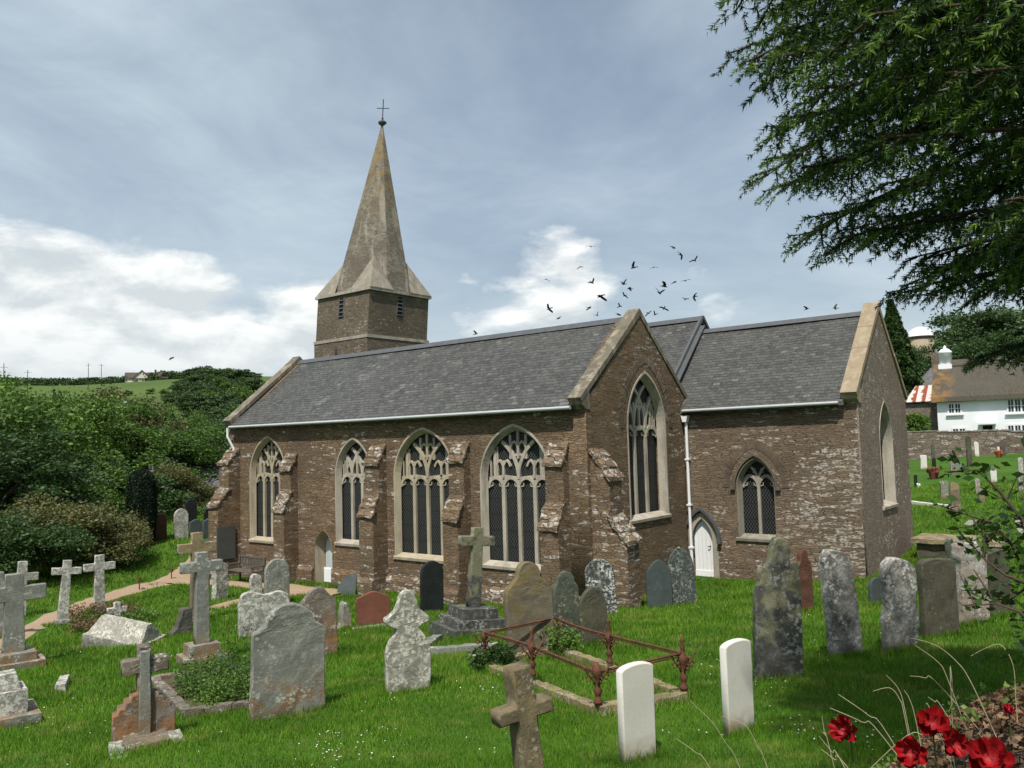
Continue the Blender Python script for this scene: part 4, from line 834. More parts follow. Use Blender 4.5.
# ---------------------------------------------------------------- gravestones
def prof(ty,w,h,rs):
    hw=w/2
    def ra(n,a0,a1,cx_,cz_,r,ry=None): return [(cx_+r*math.cos(a0+(a1-a0)*i/n),cz_+(ry or r)*math.sin(a0+(a1-a0)*i/n)) for i in range(n+1)]
    b=-.35
    if ty=='round': r=hw; return [(-hw,b),(hw,b)]+ra(14,0,math.pi,0,h-min(r,h*.45),hw,min(r,h*.45))
    if ty=='segmental': return [(-hw,b),(hw,b)]+ra(10,math.asin(.0),math.pi,0,h-hw*.28,hw,hw*.28)
    if ty=='gothic':
        return arch(w,b,h-w*.72,h,0,8)
    if ty=='peaked': return [(-hw,b),(hw,b),(hw,h*.80),(hw*.55,h*.90),(hw*.3,h*.985),(0,h),(-hw*.4,h*.95),(-hw*.7,h*.86),(-hw,h*.78)]
    if ty=='lowpeak': return [(-hw,b),(hw,b),(hw,h*.84),(hw*.15,h),(-hw*.15,h),(-hw,h*.84)]
    if ty=='flat': return [(-hw,b),(hw,b),(hw,h*.78),(hw*1.02,h*.80),(hw*1.02,h*.97),(hw*.6,h),(-hw*.95,h*.985),(-hw*1.02,h*.80),(-hw*.93,h*.78),(-hw*.93,h*.1),(-hw,h*.08)]
    if ty=='block': return [(-hw*1.6,b),(hw*1.6,b),(hw*1.6,h*.16),(hw,h*.18),(hw,h*.6),(hw*.55,h*.62),(hw*.5,h*.9),(0,h),(-hw*.6,h*.95),(-hw,h*.55),(-hw,h*.18),(-hw*1.6,h*.16)]
    if ty=='wedge': return [(-hw,b),(hw,b),(hw,h),(-hw*.1,h*.9),(-hw*.9,h*.35)]
    if ty=='shield': return [(-hw,b),(hw,b),(hw,h*.72)]+ra(6,-.2,math.pi*.5,hw*.55,h*.80,hw*.42,h*.14)+[(0,h*.90)]+ra(6,math.pi*.5,math.pi+.2,-hw*.5,h*.84,hw*.45,h*.16)+[(-hw,h*.72)]
    if ty=='shouldered':
        r=hw*.66; return [(-hw,b),(hw,b),(hw,h*.74),(hw*.96,h*.77),(hw*.86,h*.785),(hw*.80,h*.80)]+ra(12,.12,math.pi-.12,0,h-r*.95,r,r*.95)+[(-hw*.80,h*.80),(-hw*.84,h*.785),(-hw*.97,h*.765),(-hw,h*.74)]
    if ty=='lobed':
        return [(-hw*.92,b),(hw*.92,b),(hw*.98,h*.30),(hw*.98,h*.42),(hw*.80,h*.52),(hw*.52,h*.595),(hw*.46,h*.625),(hw*.62,h*.64),(hw*.98,h*.675),(hw*.96,h*.72),(hw*.72,h*.76),(hw*.48,h*.80),(hw*.42,h*.88),(hw*.30,h*.95),(0,h),
                (-hw*.30,h*.95),(-hw*.45,h*.86),(-hw*.62,h*.80),(-hw,h*.73),(-hw*1.02,h*.69),(-hw*.86,h*.655),(-hw*.5,h*.625),(-hw*.52,h*.595),(-hw*.82,h*.51),(-hw,h*.40),(-hw,h*.28)]
    if ty=='anthropoid':
        r=hw*.47; return [(-hw,b),(hw,b),(hw*.99,h*.62),(hw*.9,h*.72),(hw*.62,h*.80),(hw*.47,h*.84)]+ra(8,0,math.pi,0,h-r*.9,r,r*.9)+[(-hw*.5,h*.84),(-hw*.7,h*.79),(-hw*.96,h*.71),(-hw,h*.60)]
    if ty=='ogee': return [(-hw,b),(hw,b),(hw,h*.70),(hw*.9,h*.78),(hw*.66,h*.84),(hw*.6,h*.90),(hw*.35,h*.97),(0,h),(-hw*.35,h*.97),(-hw*.62,h*.90),(-hw*.66,h*.84),(-hw*.92,h*.78),(-hw,h*.70)]
    if ty=='ornate': return [(-hw,b),(hw,b),(hw*.98,h*.66),(hw*.9,h*.74),(hw*.98,h*.78),(hw*.82,h*.83),(hw*.52,h*.82),(hw*.56,h*.90),(hw*.40,h*.975),(hw*.12,h),(-hw*.1,h*.99),(-hw*.26,h*.93),(-hw*.34,h*.84),(-hw*.50,h*.78),(-hw*.70,h*.79),(-hw*.86,h*.75),(-hw*.78,h*.70),(-hw*.96,h*.62),(-hw,h*.5)]
    if ty=='scroll': return [(-hw,b),(hw,b),(hw,h*.2),(hw*.8,h*.3),(hw*.75,h),(hw*.0,h),(-hw*.1,h*.75),(-hw*.35,h*.55),(-hw*.42,h*.35),(-hw*.9,h*.2)]
    if ty in('rough','rough2'):
        n=13; L=[(-hw*.86,b),(hw*.80,b)]
        for i in range(1,8): L.append((hw*rs.uniform(.86,1.0),h*i/8.8))
        L+=[(hw*.9,h*.87),(hw*.55,h*.95),(hw*.1,h*rs.uniform(.97,1)),(-hw*.4,h),(-hw*.8,h*.93)]
        for i in range(7,0,-1): L.append((-hw*rs.uniform(.84,1.02)*(.88 if ty=='rough2' and i in(4,6) else 1),h*i/8.8))
        return L
def slabstone(ty,w,h,t,seed,bev=.014,subd=True):
    rs=random.Random(seed); me=curve_mesh([prof(ty,w,h,rs)],t,min(bev,t*.2)); me.transform(Matrix(((1,0,0,0),(0,0,-1,0),(0,1,0,0),(0,0,0,1))))
    return me
def roughen(me,amt,seed,cut=.09):
    """subdivide and jitter so that edges wear unevenly"""
    bm=bmesh.new(); bm.from_mesh(me); bmesh.ops.remove_doubles(bm,verts=bm.verts,dist=.0005)
    for _ in range(3):
        E_=[e for e in bm.edges if e.calc_length()>cut]
        if not E_: break
        bmesh.ops.subdivide_edges(bm,edges=E_,cuts=1,use_grid_fill=True)
    bmesh.ops.triangulate(bm,faces=[f for f in bm.faces if len(f.verts)>4])
    from mathutils import noise as nz
    so_=Vector((seed*3.1,seed*1.7,0))
    for v in bm.verts:
        n=nz.noise_vector(v.co*5+so_)*amt+nz.noise_vector(v.co*16+so_)*amt*.5; v.co+=n
    bmesh.ops.recalc_face_normals(bm,faces=bm.faces); bm.to_mesh(me); bm.free(); return me
def cross_parts(root,h,w,t,m,ex,seed):
    ns=ex.get('steps',0); z=0.; bw=ex.get('base',1.)*w*.62; st=min(.16,h*.11)
    for k in range(ns):
        f=(ns-k); s_=bw*(.42+.29*f) if not ex.get('tall') else w*(.55+.33*f)*ex.get('base',1)*.72
        z1=z+(st if not (ex.get('tall') and k==ns-1) else st*1.25)
        me=roughen(G().box(-s_/2,s_/2,-s_*.42,s_*.42,z-(.3 if k==0 else -.001),z1).mesh('b'),.008,seed+k,.2)
        ob('plinth_step',me,TM[m],root,world=False); z=z1
    hh=h-z; sw=w*(.30 if ex.get('tall') or hh>1.35 else .34); az_=z+hh*(1-ex.get('arm',.25)*.62)-sw*.45 if not ex.get('thick') else z+hh*.66
    if ex.get('thick'): sw=w*.37
    ah=sw*(.86 if not ex.get('thick') else .62); b0=-.3 if ns==0 else z-.01; fl=1.18
    pts=[(-sw/2*fl,b0),(sw/2*fl,b0),(sw/2,az_-ah/2),(w/2,az_-ah/2),(w/2,az_+ah/2),(sw/2,az_+ah/2),(sw/2*.95,h),(-sw/2*.95,h),(-sw/2,az_+ah/2),(-w/2,az_+ah/2),(-w/2,az_-ah/2),(-sw/2,az_-ah/2)]
    me=curve_mesh([pts],t if not ex.get('thick') else .17,.014); me.transform(Matrix(((1,0,0,0),(0,0,-1,0),(0,1,0,0),(0,0,0,1))))
    ob('cross',roughen(me,.005,seed),TM[m],root,world=False)
def place(o,x_,y_,az,lx,lb,sink=0): o.location=(x_,y_,gzf(x_,y_)-sink); o.rotation_euler=(R(lb),R(lx),math.pi-R(az))
GRP={'cross_grave':'stone crosses in the churchyard','headstone':'headstones in the churchyard','war_grave_headstone':'white war grave headstones'}
for k,(n_,ty,x_,y_,h_,w_,az,t_,m_,lx,lb,lab,ex) in enumerate(STONES):
    cat={'cross_grave':'gravestone','headstone':'gravestone','war_grave_headstone':'gravestone','stepped_cross_memorial':'memorial','obelisk_base':'memorial'}[n_]
    near=math.hypot(x_-CAM[0],y_-CAM[1])<30
    if ty=='cross':
        r_=thing(n_,(0,0,0),lab,cat,GRP.get(n_)); place(r_,x_,y_,az,lx,lb); cross_parts(r_,h_,w_,t_,m_,ex,k)
        continue
    if ty=='stepcross':
        r_=thing(n_,(0,0,0),lab,cat); place(r_,x_,y_,az,lx,lb); hw=w_/2
        pts=[(-hw,-.3),(hw,-.3),(hw,h_*.34),(hw*.84,h_*.345),(hw*.83,h_*.40),(hw*.64,h_*.405),(hw*.62,h_*.46),(hw*.46,h_*.465),(hw*.42,h_*.52),(hw*.22,h_*.53),(hw*.22,h_*.73),(hw*.78,h_*.73),(hw*.78,h_*.87),(hw*.2,h_*.87),(hw*.2,h_),(-hw*.2,h_),(-hw*.2,h_*.87),(-hw*.72,h_*.87),(-hw*.72,h_*.73),(-hw*.22,h_*.73),(-hw*.22,h_*.53),(-hw*.42,h_*.52),(-hw*.46,h_*.465),(-hw*.62,h_*.46),(-hw*.64,h_*.405),(-hw*.83,h_*.40),(-hw*.84,h_*.345),(-hw,h_*.34)]
        me=curve_mesh([pts],t_,.012); me.transform(Matrix(((1,0,0,0),(0,0,-1,0),(0,1,0,0),(0,0,0,1)))); ob('stepped_cross',roughen(me,.012,k),TM[m_],r_,world=False)
        me=curve_mesh([[(-hw*.2,.1),(hw*.2,.1),(hw*.16,h_*.97),(-hw*.16,h_*.97)]],.05,.01); me.transform(Matrix(((1,0,0,0),(0,0,-1,-t_/2-.03),(0,1,0,0),(0,0,0,1)))); ob('raised_cross_shaft',roughen(me,.008,k+1),TM['grey'],r_,world=False)
        g=G().box(-hw-.05,-hw+.1,-1.7,-.1,-.2,.10).box(hw-.1,hw+.05,-1.7,-.1,-.2,.10); ob('kerb',roughen(g.mesh('k'),.012,k),TM['pale'],r_,world=False)
        g=G().box(-hw+.1,hw-.1,-.5,-.11,-.2,.14); ob('ledger',roughen(g.mesh('k'),.03,k,.1),TM['brown'],r_,world=False)
        continue
    if ty=='pedestal':
        r_=thing(n_,(0,0,0),lab,cat); place(r_,x_,y_,az,lx,lb)
        ob('plinth_step',roughen(G().box(-.42,.42,-.42,.42,-.3,.17).mesh('p'),.01,1,.2),TM['grey'],r_,world=False); ob('pedestal_block',roughen(G().box(-.27,.27,-.27,.27,.16,.48).mesh('p'),.008,2,.2),TM[m_],r_,world=False)
        g=G(); g.v=[(-.2,-.2,.48),(.2,-.2,.48),(.2,.2,.48),(-.2,.2,.48),(-.15,-.15,h_),(.15,-.15,h_),(.15,.15,h_),(-.15,.15,h_)]; g.f=[(0,3,2,1),(4,5,6,7),(0,1,5,4),(1,2,6,5),(2,3,7,6),(3,0,4,7)]
        ob('obelisk_shaft',roughen(g.mesh('p'),.008,3,.2),TM[m_],r_,world=False); continue
    me=slabstone(ty,w_,h_,t_,k)
    if near and m_!='white': me=roughen(me,{'red':.002,'slate':.003,'black':.004}.get(m_,.013),k)
    if ex.get('plinth'):
        r_=thing(n_,(0,0,0),lab,cat,GRP.get(n_)); place(r_,x_,y_,az,lx,lb); ob('tablet',me,TM[m_],r_,world=False)
        ob('plinth',roughen(G().box(-w_*.68,w_*.62,-.26,.14,-.2,.06).mesh('p'),.01,4,.2),TM['pale'],r_,world=False); continue
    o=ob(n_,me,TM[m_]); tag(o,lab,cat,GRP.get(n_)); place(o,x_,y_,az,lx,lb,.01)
# ---------------------------------------------------------------- kerbed and railed graves
def kerbbar(g,a,b,w=.16,h=.16,sink=.15):
    a=Vector((a[0],a[1],gzf(*a)));b=Vector((b[0],b[1],gzf(*b))); d=(b-a); L=d.length; d.normalize(); n=Vector((-d.y,d.x,0)).normalized()*w/2; n_=max(2,int(L/.5))
    for i in range(n_):
        p=a+d*L*(i/n_)+d*.004;q=a+d*L*((i+1)/n_)-d*.004; up=Vector((0,0,h+random.uniform(-.01,.01)));dn=Vector((0,0,-sink))
        vs=[p-n+dn,q-n+dn,q+n+dn,p+n+dn,p-n+up,q-n+up,q+n*.85+up,p+n*.85+up]; g.add(vs,[(0,3,2,1),(4,5,6,7),(0,1,5,4),(1,2,6,5),(2,3,7,6),(3,0,4,7)])
def rustpost(g,p,h,fin=True):
    g.lathe([(.045,0),(.05,.03),(.028,.06),(.032,.1),(.05,.13),(.03,.17),(.022,.24),(.035,.28),(.055,.33),(.05,.37),(.025,.40)]+([(.02,.44),(.034,.47),(.012,.50),(.03,.53),(.004,.60)] if fin else [(.02,.43)]),p,10)
    # scrolled brackets below the rail
    for s_ in (0,1,2,3):
        a=s_*math.pi/2+.96; pts=[]
        for i in range(10): t=i/9; rr=.03+.13*t; pts.append((p[0]+math.cos(a)*rr,p[1]+math.sin(a)*rr,p[2]+.20+.17*math.sin(t*math.pi*.5)+.02*math.sin(t*9)))
        g.tube(pts,.011,5); c=Vector(pts[5])-Vector((0,0,.035)); g.tube([c+Vector((math.cos(a)*.03*math.cos(t),math.sin(a)*.03*math.cos(t),.03*math.sin(t))) for t in np.linspace(0,5.6,10)],.009,5)
rp=thing('railed_grave',(.2,-14.5,1.2),'low grave plot ringed by a rusty ornamental iron rail on a stone kerb','grave')
A,B,D=(1.68,-15.96),(2.19,-14.99),(-1.39,-14.23); C_=(-1.03,-12.95)
g=G()
for a,b in((A,B),(B,C_),(C_,D),(D,A)): kerbbar(g,a,b,.16,.10)
ob('kerb',roughen(g.mesh('k'),.018,5,.12),TM['brown'],rp)
posts=[(A,1),(B,1),((.14,-15.09),1),((.58,-13.97),1),(D,0),(C_,0)]
for (p,f) in posts: g=G(); rustpost(g,(p[0],p[1],gzf(*p)+.12),.5,bool(f) and p!=A); ob('iron_post',g,'rust',rp,True)
g=G()
def rail(a,b,za=.40,zb=.40,sag=0):
    za+=gzf(*a)+.12; zb+=gzf(*b)+.12; pts=[]
    for i in range(9): t=i/8; pts.append((a[0]+(b[0]-a[0])*t,a[1]+(b[1]-a[1])*t,za+(zb-za)*t-sag*math.sin(math.pi*t)))
    g.tube(pts,.015,6); g.tube([(x_,y_,z_-.03) for x_,y_,z_ in pts],.008,5)
rail(A,B,.33,.40);rail(B,(.58,-13.97),.4,.36);rail((.58,-13.97),C_,.36,.42,.02);rail(A,(.14,-15.09),.33,.36);rail((.14,-15.09),D,.36,.40,-.01);rail(C_,D,.42,.40)
ob('iron_rail',g,'rust',rp,True)
kb=thing('kerbed_grave',(-5,-17,.8),'overgrown kerbed grave bed in front of the pale granite cross','grave')
g=G(); K=[(-3.4,-17.72),(-2.55,-16.95),(-5.9,-15.55),(-6.45,-16.55)]
for a,b in zip(K,K[1:]+K[:1]): kerbbar(g,a,b,.15,.12)
ob('kerb',roughen(g.mesh('k'),.018,6,.12),TM['stain'],kb)
g=G(); g.add([(K[i][0]*.94-4.6*.06,K[i][1]*.94-16.7*.06,gzf(*K[i])+.07) for i in range(4)],[(0,1,2,3)]); ob('bed_soil',g,'soil',kb)
g=G(); kerbbar(g,(-3.5,-13.3),(-2.2,-13.0),.2,.12); kerbbar(g,(-3.6,-13.45),(-4.6,-11.9),.2,.12)
tag(ob('grave_kerb',roughen(g.mesh('k'),.015,7,.15),TM['grey']),'low grey kerb edging a patch of daisies left of the railed plot','kerb')
g=G(); kerbbar(g,(-2.4,14.9),(-.4,13.4),.25,.10); tag(ob('grave_kerb',g,TM['white']),'pale kerb line on the bright upper lawn beside the chancel','kerb')
g=G(); kerbbar(g,(-8.6,-17.0),(-7.6,-17.5),.16,.12); tag(ob('grave_kerb',roughen(g.mesh('k'),.015,8,.15),TM['pale']),'broken end of a kerb lying in the grass below the coped slab','kerb')
# coped slab
cs=thing('coped_tomb',(-12.2,-14.3,0.),'white lichened coped tomb slab tilted in the grass behind the brown stepped cross','tomb'); cs.rotation_euler=(R(4),R(10),R(28)); cs.location=(-12.1,-14.25,gz(-12.1,-14.25)+.05); cs.scale=(.62,.8,1.)
g=G().box(-1.2,1.2,-.55,.55,-.35,.16); ob('tomb_base',roughen(g.mesh('k'),.015,9,.15),TM['pale'],cs,world=False)
g=G(); g.v=[(-1.1,-.47,.16),(1.1,-.47,.16),(1.1,.47,.16),(-1.1,.47,.16),(-.95,-.10,.50),(.95,-.10,.50),(.95,.10,.50),(-.95,.10,.50)]; g.f=[(0,3,2,1),(4,5,6,7),(0,1,5,4),(1,2,6,5),(2,3,7,6),(3,0,4,7)]
ob('coped_lid',roughen(g.mesh('k'),.015,10,.15),TM['lichen'],cs,world=False)
# table tomb / bank beside the chancel corner
tb=thing('table_tomb',(1.3,3.6,.5),'low dark tomb with brown mossy top beside the chancel corner','tomb')
ob('tomb_chest',roughen(G().box(.55,2.6,3.1,4.4,0,1.02).mesh('k'),.03,11,.2),TM['darkmoss'],tb); ob('mossy_lid',roughen(G().box(.42,2.75,2.98,4.5,1.02,1.14).mesh('k'),.02,12,.2),TM['brown'],tb)
# bench
be=thing('bench',(-19.3,-6.3,-.35),'weathered wooden garden bench under the westernmost aisle window','bench'); bx,by=-19.9,-6.45; bz=gz(-19.2,-6.4)
for nm,x_ in (('bench_end',bx),('bench_end',bx+1.5)):
    ob(nm,G().box(x_-.035,x_+.035,by-.28,by-.21,bz-.1,bz+.64).box(x_-.035,x_+.035,by+.22,by+.29,bz-.1,bz+.92).box(x_-.04,x_+.04,by-.3,by+.215,bz+.60,bz+.65).box(x_-.03,x_+.03,by-.205,by+.215,bz+.33,bz+.40),'bench_wood',be)
g=G(); [g.box(bx+.04,bx+1.46,by-.26+.10*k,by-.18+.10*k,bz+.41,bz+.44) for k in range(5)]; ob('seat',g,'bench_wood',be)
g=G().box(bx+.04,bx+1.46,by+.235,by+.275,bz+.84,bz+.90).box(bx+.04,bx+1.46,by+.235,by+.275,bz+.50,bz+.55); [g.box(bx+.12+.09*k,bx+.17+.09*k,by+.245,by+.265,bz+.551,bz+.839) for k in range(15)]; ob('backrest',g,'bench_wood',be)
# bin
bi=thing('waste_bin',(-23.2,-5.3,-.3),'dark blue wheeled bin beside the west corner of the church','bin'); z_=gz(-23.1,-5.3)
g=G(); g.v=[(-23.32,-5.5,z_),(-22.9,-5.5,z_),(-22.9,-5.05,z_),(-23.32,-5.05,z_),(-23.38,-5.56,z_+.92),(-22.84,-5.56,z_+.92),(-22.84,-4.98,z_+.92),(-23.38,-4.98,z_+.92)]; g.f=[(0,3,2,1),(4,5,6,7),(0,1,5,4),(1,2,6,5),(2,3,7,6),(3,0,4,7)]
ob('bin_body',g,'bin_blue',bi); ob('bin_lid',G().prism([(-5.6,z_+.925),(-4.9,z_+.925),(-4.92,z_+1.04),(-5.58,z_+.98)],'x',-23.4,-22.82),'bin_blue',bi)
g=G(); g.tube([(-23.4,-4.98,z_+.09),(-23.34,-4.98,z_+.09)],.09,12).tube([(-22.88,-4.98,z_+.09),(-22.82,-4.98,z_+.09)],.09,12); ob('wheels',g,'iron',bi)
# little rusty path markers
for k,(x_,y_,lab) in enumerate([(-20.9,-9.4,'lowest rusty marker stake beside the gravel path'),(-21.9,-7.7,'rusty marker stake halfway up the gravel path'),(-22.7,-6.9,'rusty marker stake where the path bends behind the pale cross'),(-19.6,-7.6,'rusty marker stake on the lawn corner facing the bench')]):
    z_=gz(x_,y_); g=G().tube([(x_,y_,z_-.1),(x_,y_,z_+.42)],.022,6).box(x_-.07,x_+.07,y_-.03,y_+.03,z_+.30,z_+.42); tag(ob('marker_stake',g,'rust'),lab,'stake','stakes along the gravel path')
# small flower pots
def blob(g,c,r,n=6):
    g.lathe([(r*math.sin(math.pi*i/n)+1e-4,-r*math.cos(math.pi*i/n)) for i in range(n+1)],c,8)
for (x_,y_,m_,r_,lab) in [(-3.2,20.75,'daisy_white',.14,'white pot beside the short black headstone near the chancel corner'),(-2.5,40.6,'flower_orange',.3,'orange flower bunch at the foot of a thin white headstone'),(-3.3,24.6,'flower_rust',.38,'rust coloured flower clump between small dark headstones')]:
    if m_ not in M: M[m_]=plain(m_,(.42,.11,.04) if 'orange' in m_ else (.20,.07,.04),.8,.6,20)
    g=G(); z_=gz(x_,y_); rs=random.Random(3)
    g.lathe([(r_*.5,0),(r_*.7,r_*.9)],(x_,y_,z_),10)
    for i in range(14 if r_>.2 else 3): blob(g,(x_+rs.uniform(-r_,r_)*.8,y_+rs.uniform(-r_,r_)*.8,z_+r_*.9+rs.uniform(0,r_*.6)),r_*.28)
    tag(ob('flower_pot',g,m_),lab,'flowers')
# ---------------------------------------------------------------- churchyard wall, cottage and houses
g=G(); L_=[(-18,48.5),(-8,47.0),(2,45.4),(14,43.)]
me_pts=[]
for (a,b) in zip(L_[:-1],L_[1:]):
    n=16
    for i in range(n):
        p=(a[0]+(b[0]-a[0])*i/n,a[1]+(b[1]-a[1])*i/n); q=(a[0]+(b[0]-a[0])*(i+1)/n,a[1]+(b[1]-a[1])*(i+1)/n); z0_=gz(*p)-.5; 
        d=Vector((q[0]-p[0],q[1]-p[1])).normalized(); nn_=Vector((-d.y,d.x))*.22; zt=4.12-.02*(p[0]+8)*.9; za_=zt+random.uniform(-.05,.05)
        g.add([(p[0]-nn_.x,p[1]-nn_.y,z0_),(q[0]-nn_.x,q[1]-nn_.y,z0_),(q[0]+nn_.x,q[1]+nn_.y,z0_),(p[0]+nn_.x,p[1]+nn_.y,z0_),(p[0]-nn_.x,p[1]-nn_.y,za_),(q[0]-nn_.x,q[1]-nn_.y,za_),(q[0]+nn_.x,q[1]+nn_.y,za_),(p[0]+nn_.x,p[1]+nn_.y,za_)],[(0,3,2,1),(4,5,6,7),(0,1,5,4),(1,2,6,5),(2,3,7,6),(3,0,4,7)]); me_pts.append((p,q,za_,nn_))
wl=thing('churchyard_wall',(-5,46.5,3),'rubble stone churchyard wall with whitish capping in front of the white cottage','wall'); ob('wall_face',g,'yard_wall_rubble',wl)
g=G()
for p,q,za_,nn_ in me_pts:
    for k in range(2):
        a=Vector(p).lerp(Vector(q),k/2+.02);b=Vector(p).lerp(Vector(q),k/2+.48); h_=random.uniform(.05,.13); n2=nn_*1.15
        g.add([(a.x-n2.x,a.y-n2.y,za_),(b.x-n2.x,b.y-n2.y,za_),(b.x+n2.x,b.y+n2.y,za_),(a.x+n2.x,a.y+n2.y,za_),(a.x-n2.x,a.y-n2.y,za_+h_),(b.x-n2.x,b.y-n2.y,za_+h_*.8),(b.x+n2.x,b.y+n2.y,za_+h_),(a.x+n2.x,a.y+n2.y,za_+h_)],[(0,3,2,1),(4,5,6,7),(0,1,5,4),(1,2,6,5),(2,3,7,6),(3,0,4,7)])
ob('capping_stones',g,'cap_stone',wl)
def local_house(name,loc,rz,label,cat='house'): return thing(name,loc,label,cat,rot=(0,0,rz))
def part(name,g,m,p,smooth=False): return ob(name,g,m,p,smooth,world=False)
co=local_house('cottage',(-8.75,53.9,3.0),R(4),'white limewashed thatched cottage beyond the churchyard wall')
part('wall',G().box(0,17,0,5.2,-1.5,3.85).prism([(0,3.85),(5.2,3.85),(2.6,6.5)],'x',.02,16.9),'limewash',co)
g=G(); pr=[(-.5,3.62),(-.42,4.0),(2.45,7.02),(2.75,7.02),(5.62,4.0),(5.7,3.62),(5.2,3.7),(2.6,6.35),(0,3.75)]
me=G().prism(pr,'x',-.35,17.4).mesh('t'); bm=bmesh.new(); bm.from_mesh(me); bmesh.ops.recalc_face_normals(bm,faces=bm.faces); bmesh.ops.triangulate(bm,faces=[f for f in bm.faces if len(f.verts)>4]); bm.to_mesh(me); bm.free(); rf=part('roof',me,'thatch',co)
part('ridge_thatch',G().prism([(2.1,6.72),(2.45,7.10),(2.6,7.2),(2.75,7.10),(3.1,6.72),(3.1,6.82),(2.6,7.33),(2.1,6.82)],'x',.9,17.3),'thatch',rf)
chm=part('chimney',G().box(.05,1.1,2.0,3.1,3.9,6.95),'limewash',co); part('round_stack',G().lathe([(.50,6.95),(.49,7.9),(.54,7.95),(.55,8.08),(.44,8.15),(.3,8.3),(.16,8.34),(.10,8.38),(.13,8.5),(.02,8.62)],(.58,2.55,0),18),'limewash',chm,True)
def cwin(x0,x1,z0,z1,n=2):
    f=part('window',G().box(x0,x1,-.03,.02,z0,z1),'window_glass',co); g=G()
    for k in range(n+1): x_=x0+(x1-x0)*k/n; g.box(x_-.06,x_+.06,-.07,-.031,z0,z1)
    for z_ in(z0,z1): g.box(x0-.06,x1+.06,-.075,-.032,z_-.06,z_+.06)
    g2=G()
    for k in range(n): xa,xb=x0+(x1-x0)*k/n,x0+(x1-x0)*(k+1)/n; g2.box((xa+xb)/2-.02,(xa+xb)/2+.02,-.06,-.031,z0+.06,z1-.06); g2.box(xa+.06,xb-.06,-.058,-.0312,(z0+z1)/2-.02,(z0+z1)/2+.02)
    part('window_frame',g,'white_paint',f); part('glazing_bars',g2,'white_paint',f); part('sill',G().box(x0-.18,x1+.18,-.2,-.0,z0-.16,z0-.065),'white_paint',f)
cwin(.85,1.8,2.6,3.45); cwin(5.15,6.6,2.5,3.6,3); cwin(9.4,10.6,2.5,3.5); cwin(1.05,2.05,.35,1.35); cwin(5.05,6.5,.3,1.5,3)
pc=part('porch',G().box(3.0,4.25,-.9,-.0,1.60,1.74),'white_paint',co); part('porch_door',G().box(3.3,4.0,-.05,.01,-.6,1.5),'dark_inside',pc)
oh=local_house('outhouse',(-10.5,54.6,3.2),R(4),'stone lean-to with rusty striped corrugated roof against the white cottage')
part('wall',G().box(-1.2,1.9,0,3.4,-1.5,3.4),'shed_rubble',oh); part('roof',G().slab([(-.9,-.3,3.55),(2.0,-.3,3.55),(2.0,2.2,5.05),(-.3,2.2,5.05)],.08),'rust_sheet',oh)
gh=local_house('grey_roofed_house',(-12.6,61.5,3.5),R(6),'grey hip-roofed stone house with a stub chimney behind the corrugated lean-to')
part('wall',G().box(0,6,0,5,-1.5,4.2),'shed_rubble',gh)
g=G(); g.v=[(-.4,-.4,4.1),(6.4,-.4,4.1),(6.4,5.4,4.1),(-.4,5.4,4.1),(2.2,2.5,7.2),(5.2,2.5,7.2)]; g.f=[(0,1,5,4),(1,2,5),(2,3,4,5),(3,0,4),(0,3,2,1)]; part('roof',g,'slate_far',gh)
c_=part('chimney',G().box(1.9,3.3,2.0,3.1,6.4,8.2),'shed_rubble',gh); part('chimney_pots',G().lathe([(.14,8.2),(.11,8.55)],(2.3,2.5,0),8).lathe([(.14,8.2),(.11,8.5)],(2.85,2.5,0),8),'cap_stone',c_)
lo=local_house('long_shed',(-19.5,63.5,2.6),R(4),'low grey roofed stone shed seen past the chancel gable'); part('wall',G().box(0,6.5,0,4,-1.5,3.0),'shed_rubble',lo); part('roof',G().prism([(-.3,2.9),(4.3,2.9),(2,4.3)],'x',-.2,6.6),'slate_far',lo)
dm=local_house('domed_building',(-20.2,103.9,15.5),R(0),'beige walled building with a white domed roof on the wooded hillside'); z_=15.6-15.5
part('wall',G().lathe([(1.75,-3.5),(1.75,1.9)],(0,0,0),20),'beige_wall',dm,True); part('dome',G().lathe([(1.85,1.9)]+[(1.75*math.cos(a)+.001,1.95+1.45*math.sin(a)) for a in np.linspace(0,1.56,9)],(0,0,0),20),'limewash',dm,True); part('dome_band',G().lathe([(1.9,1.75),(1.95,1.9),(1.85,2.0)],(0,0,0),20),'brown_roof',dm)
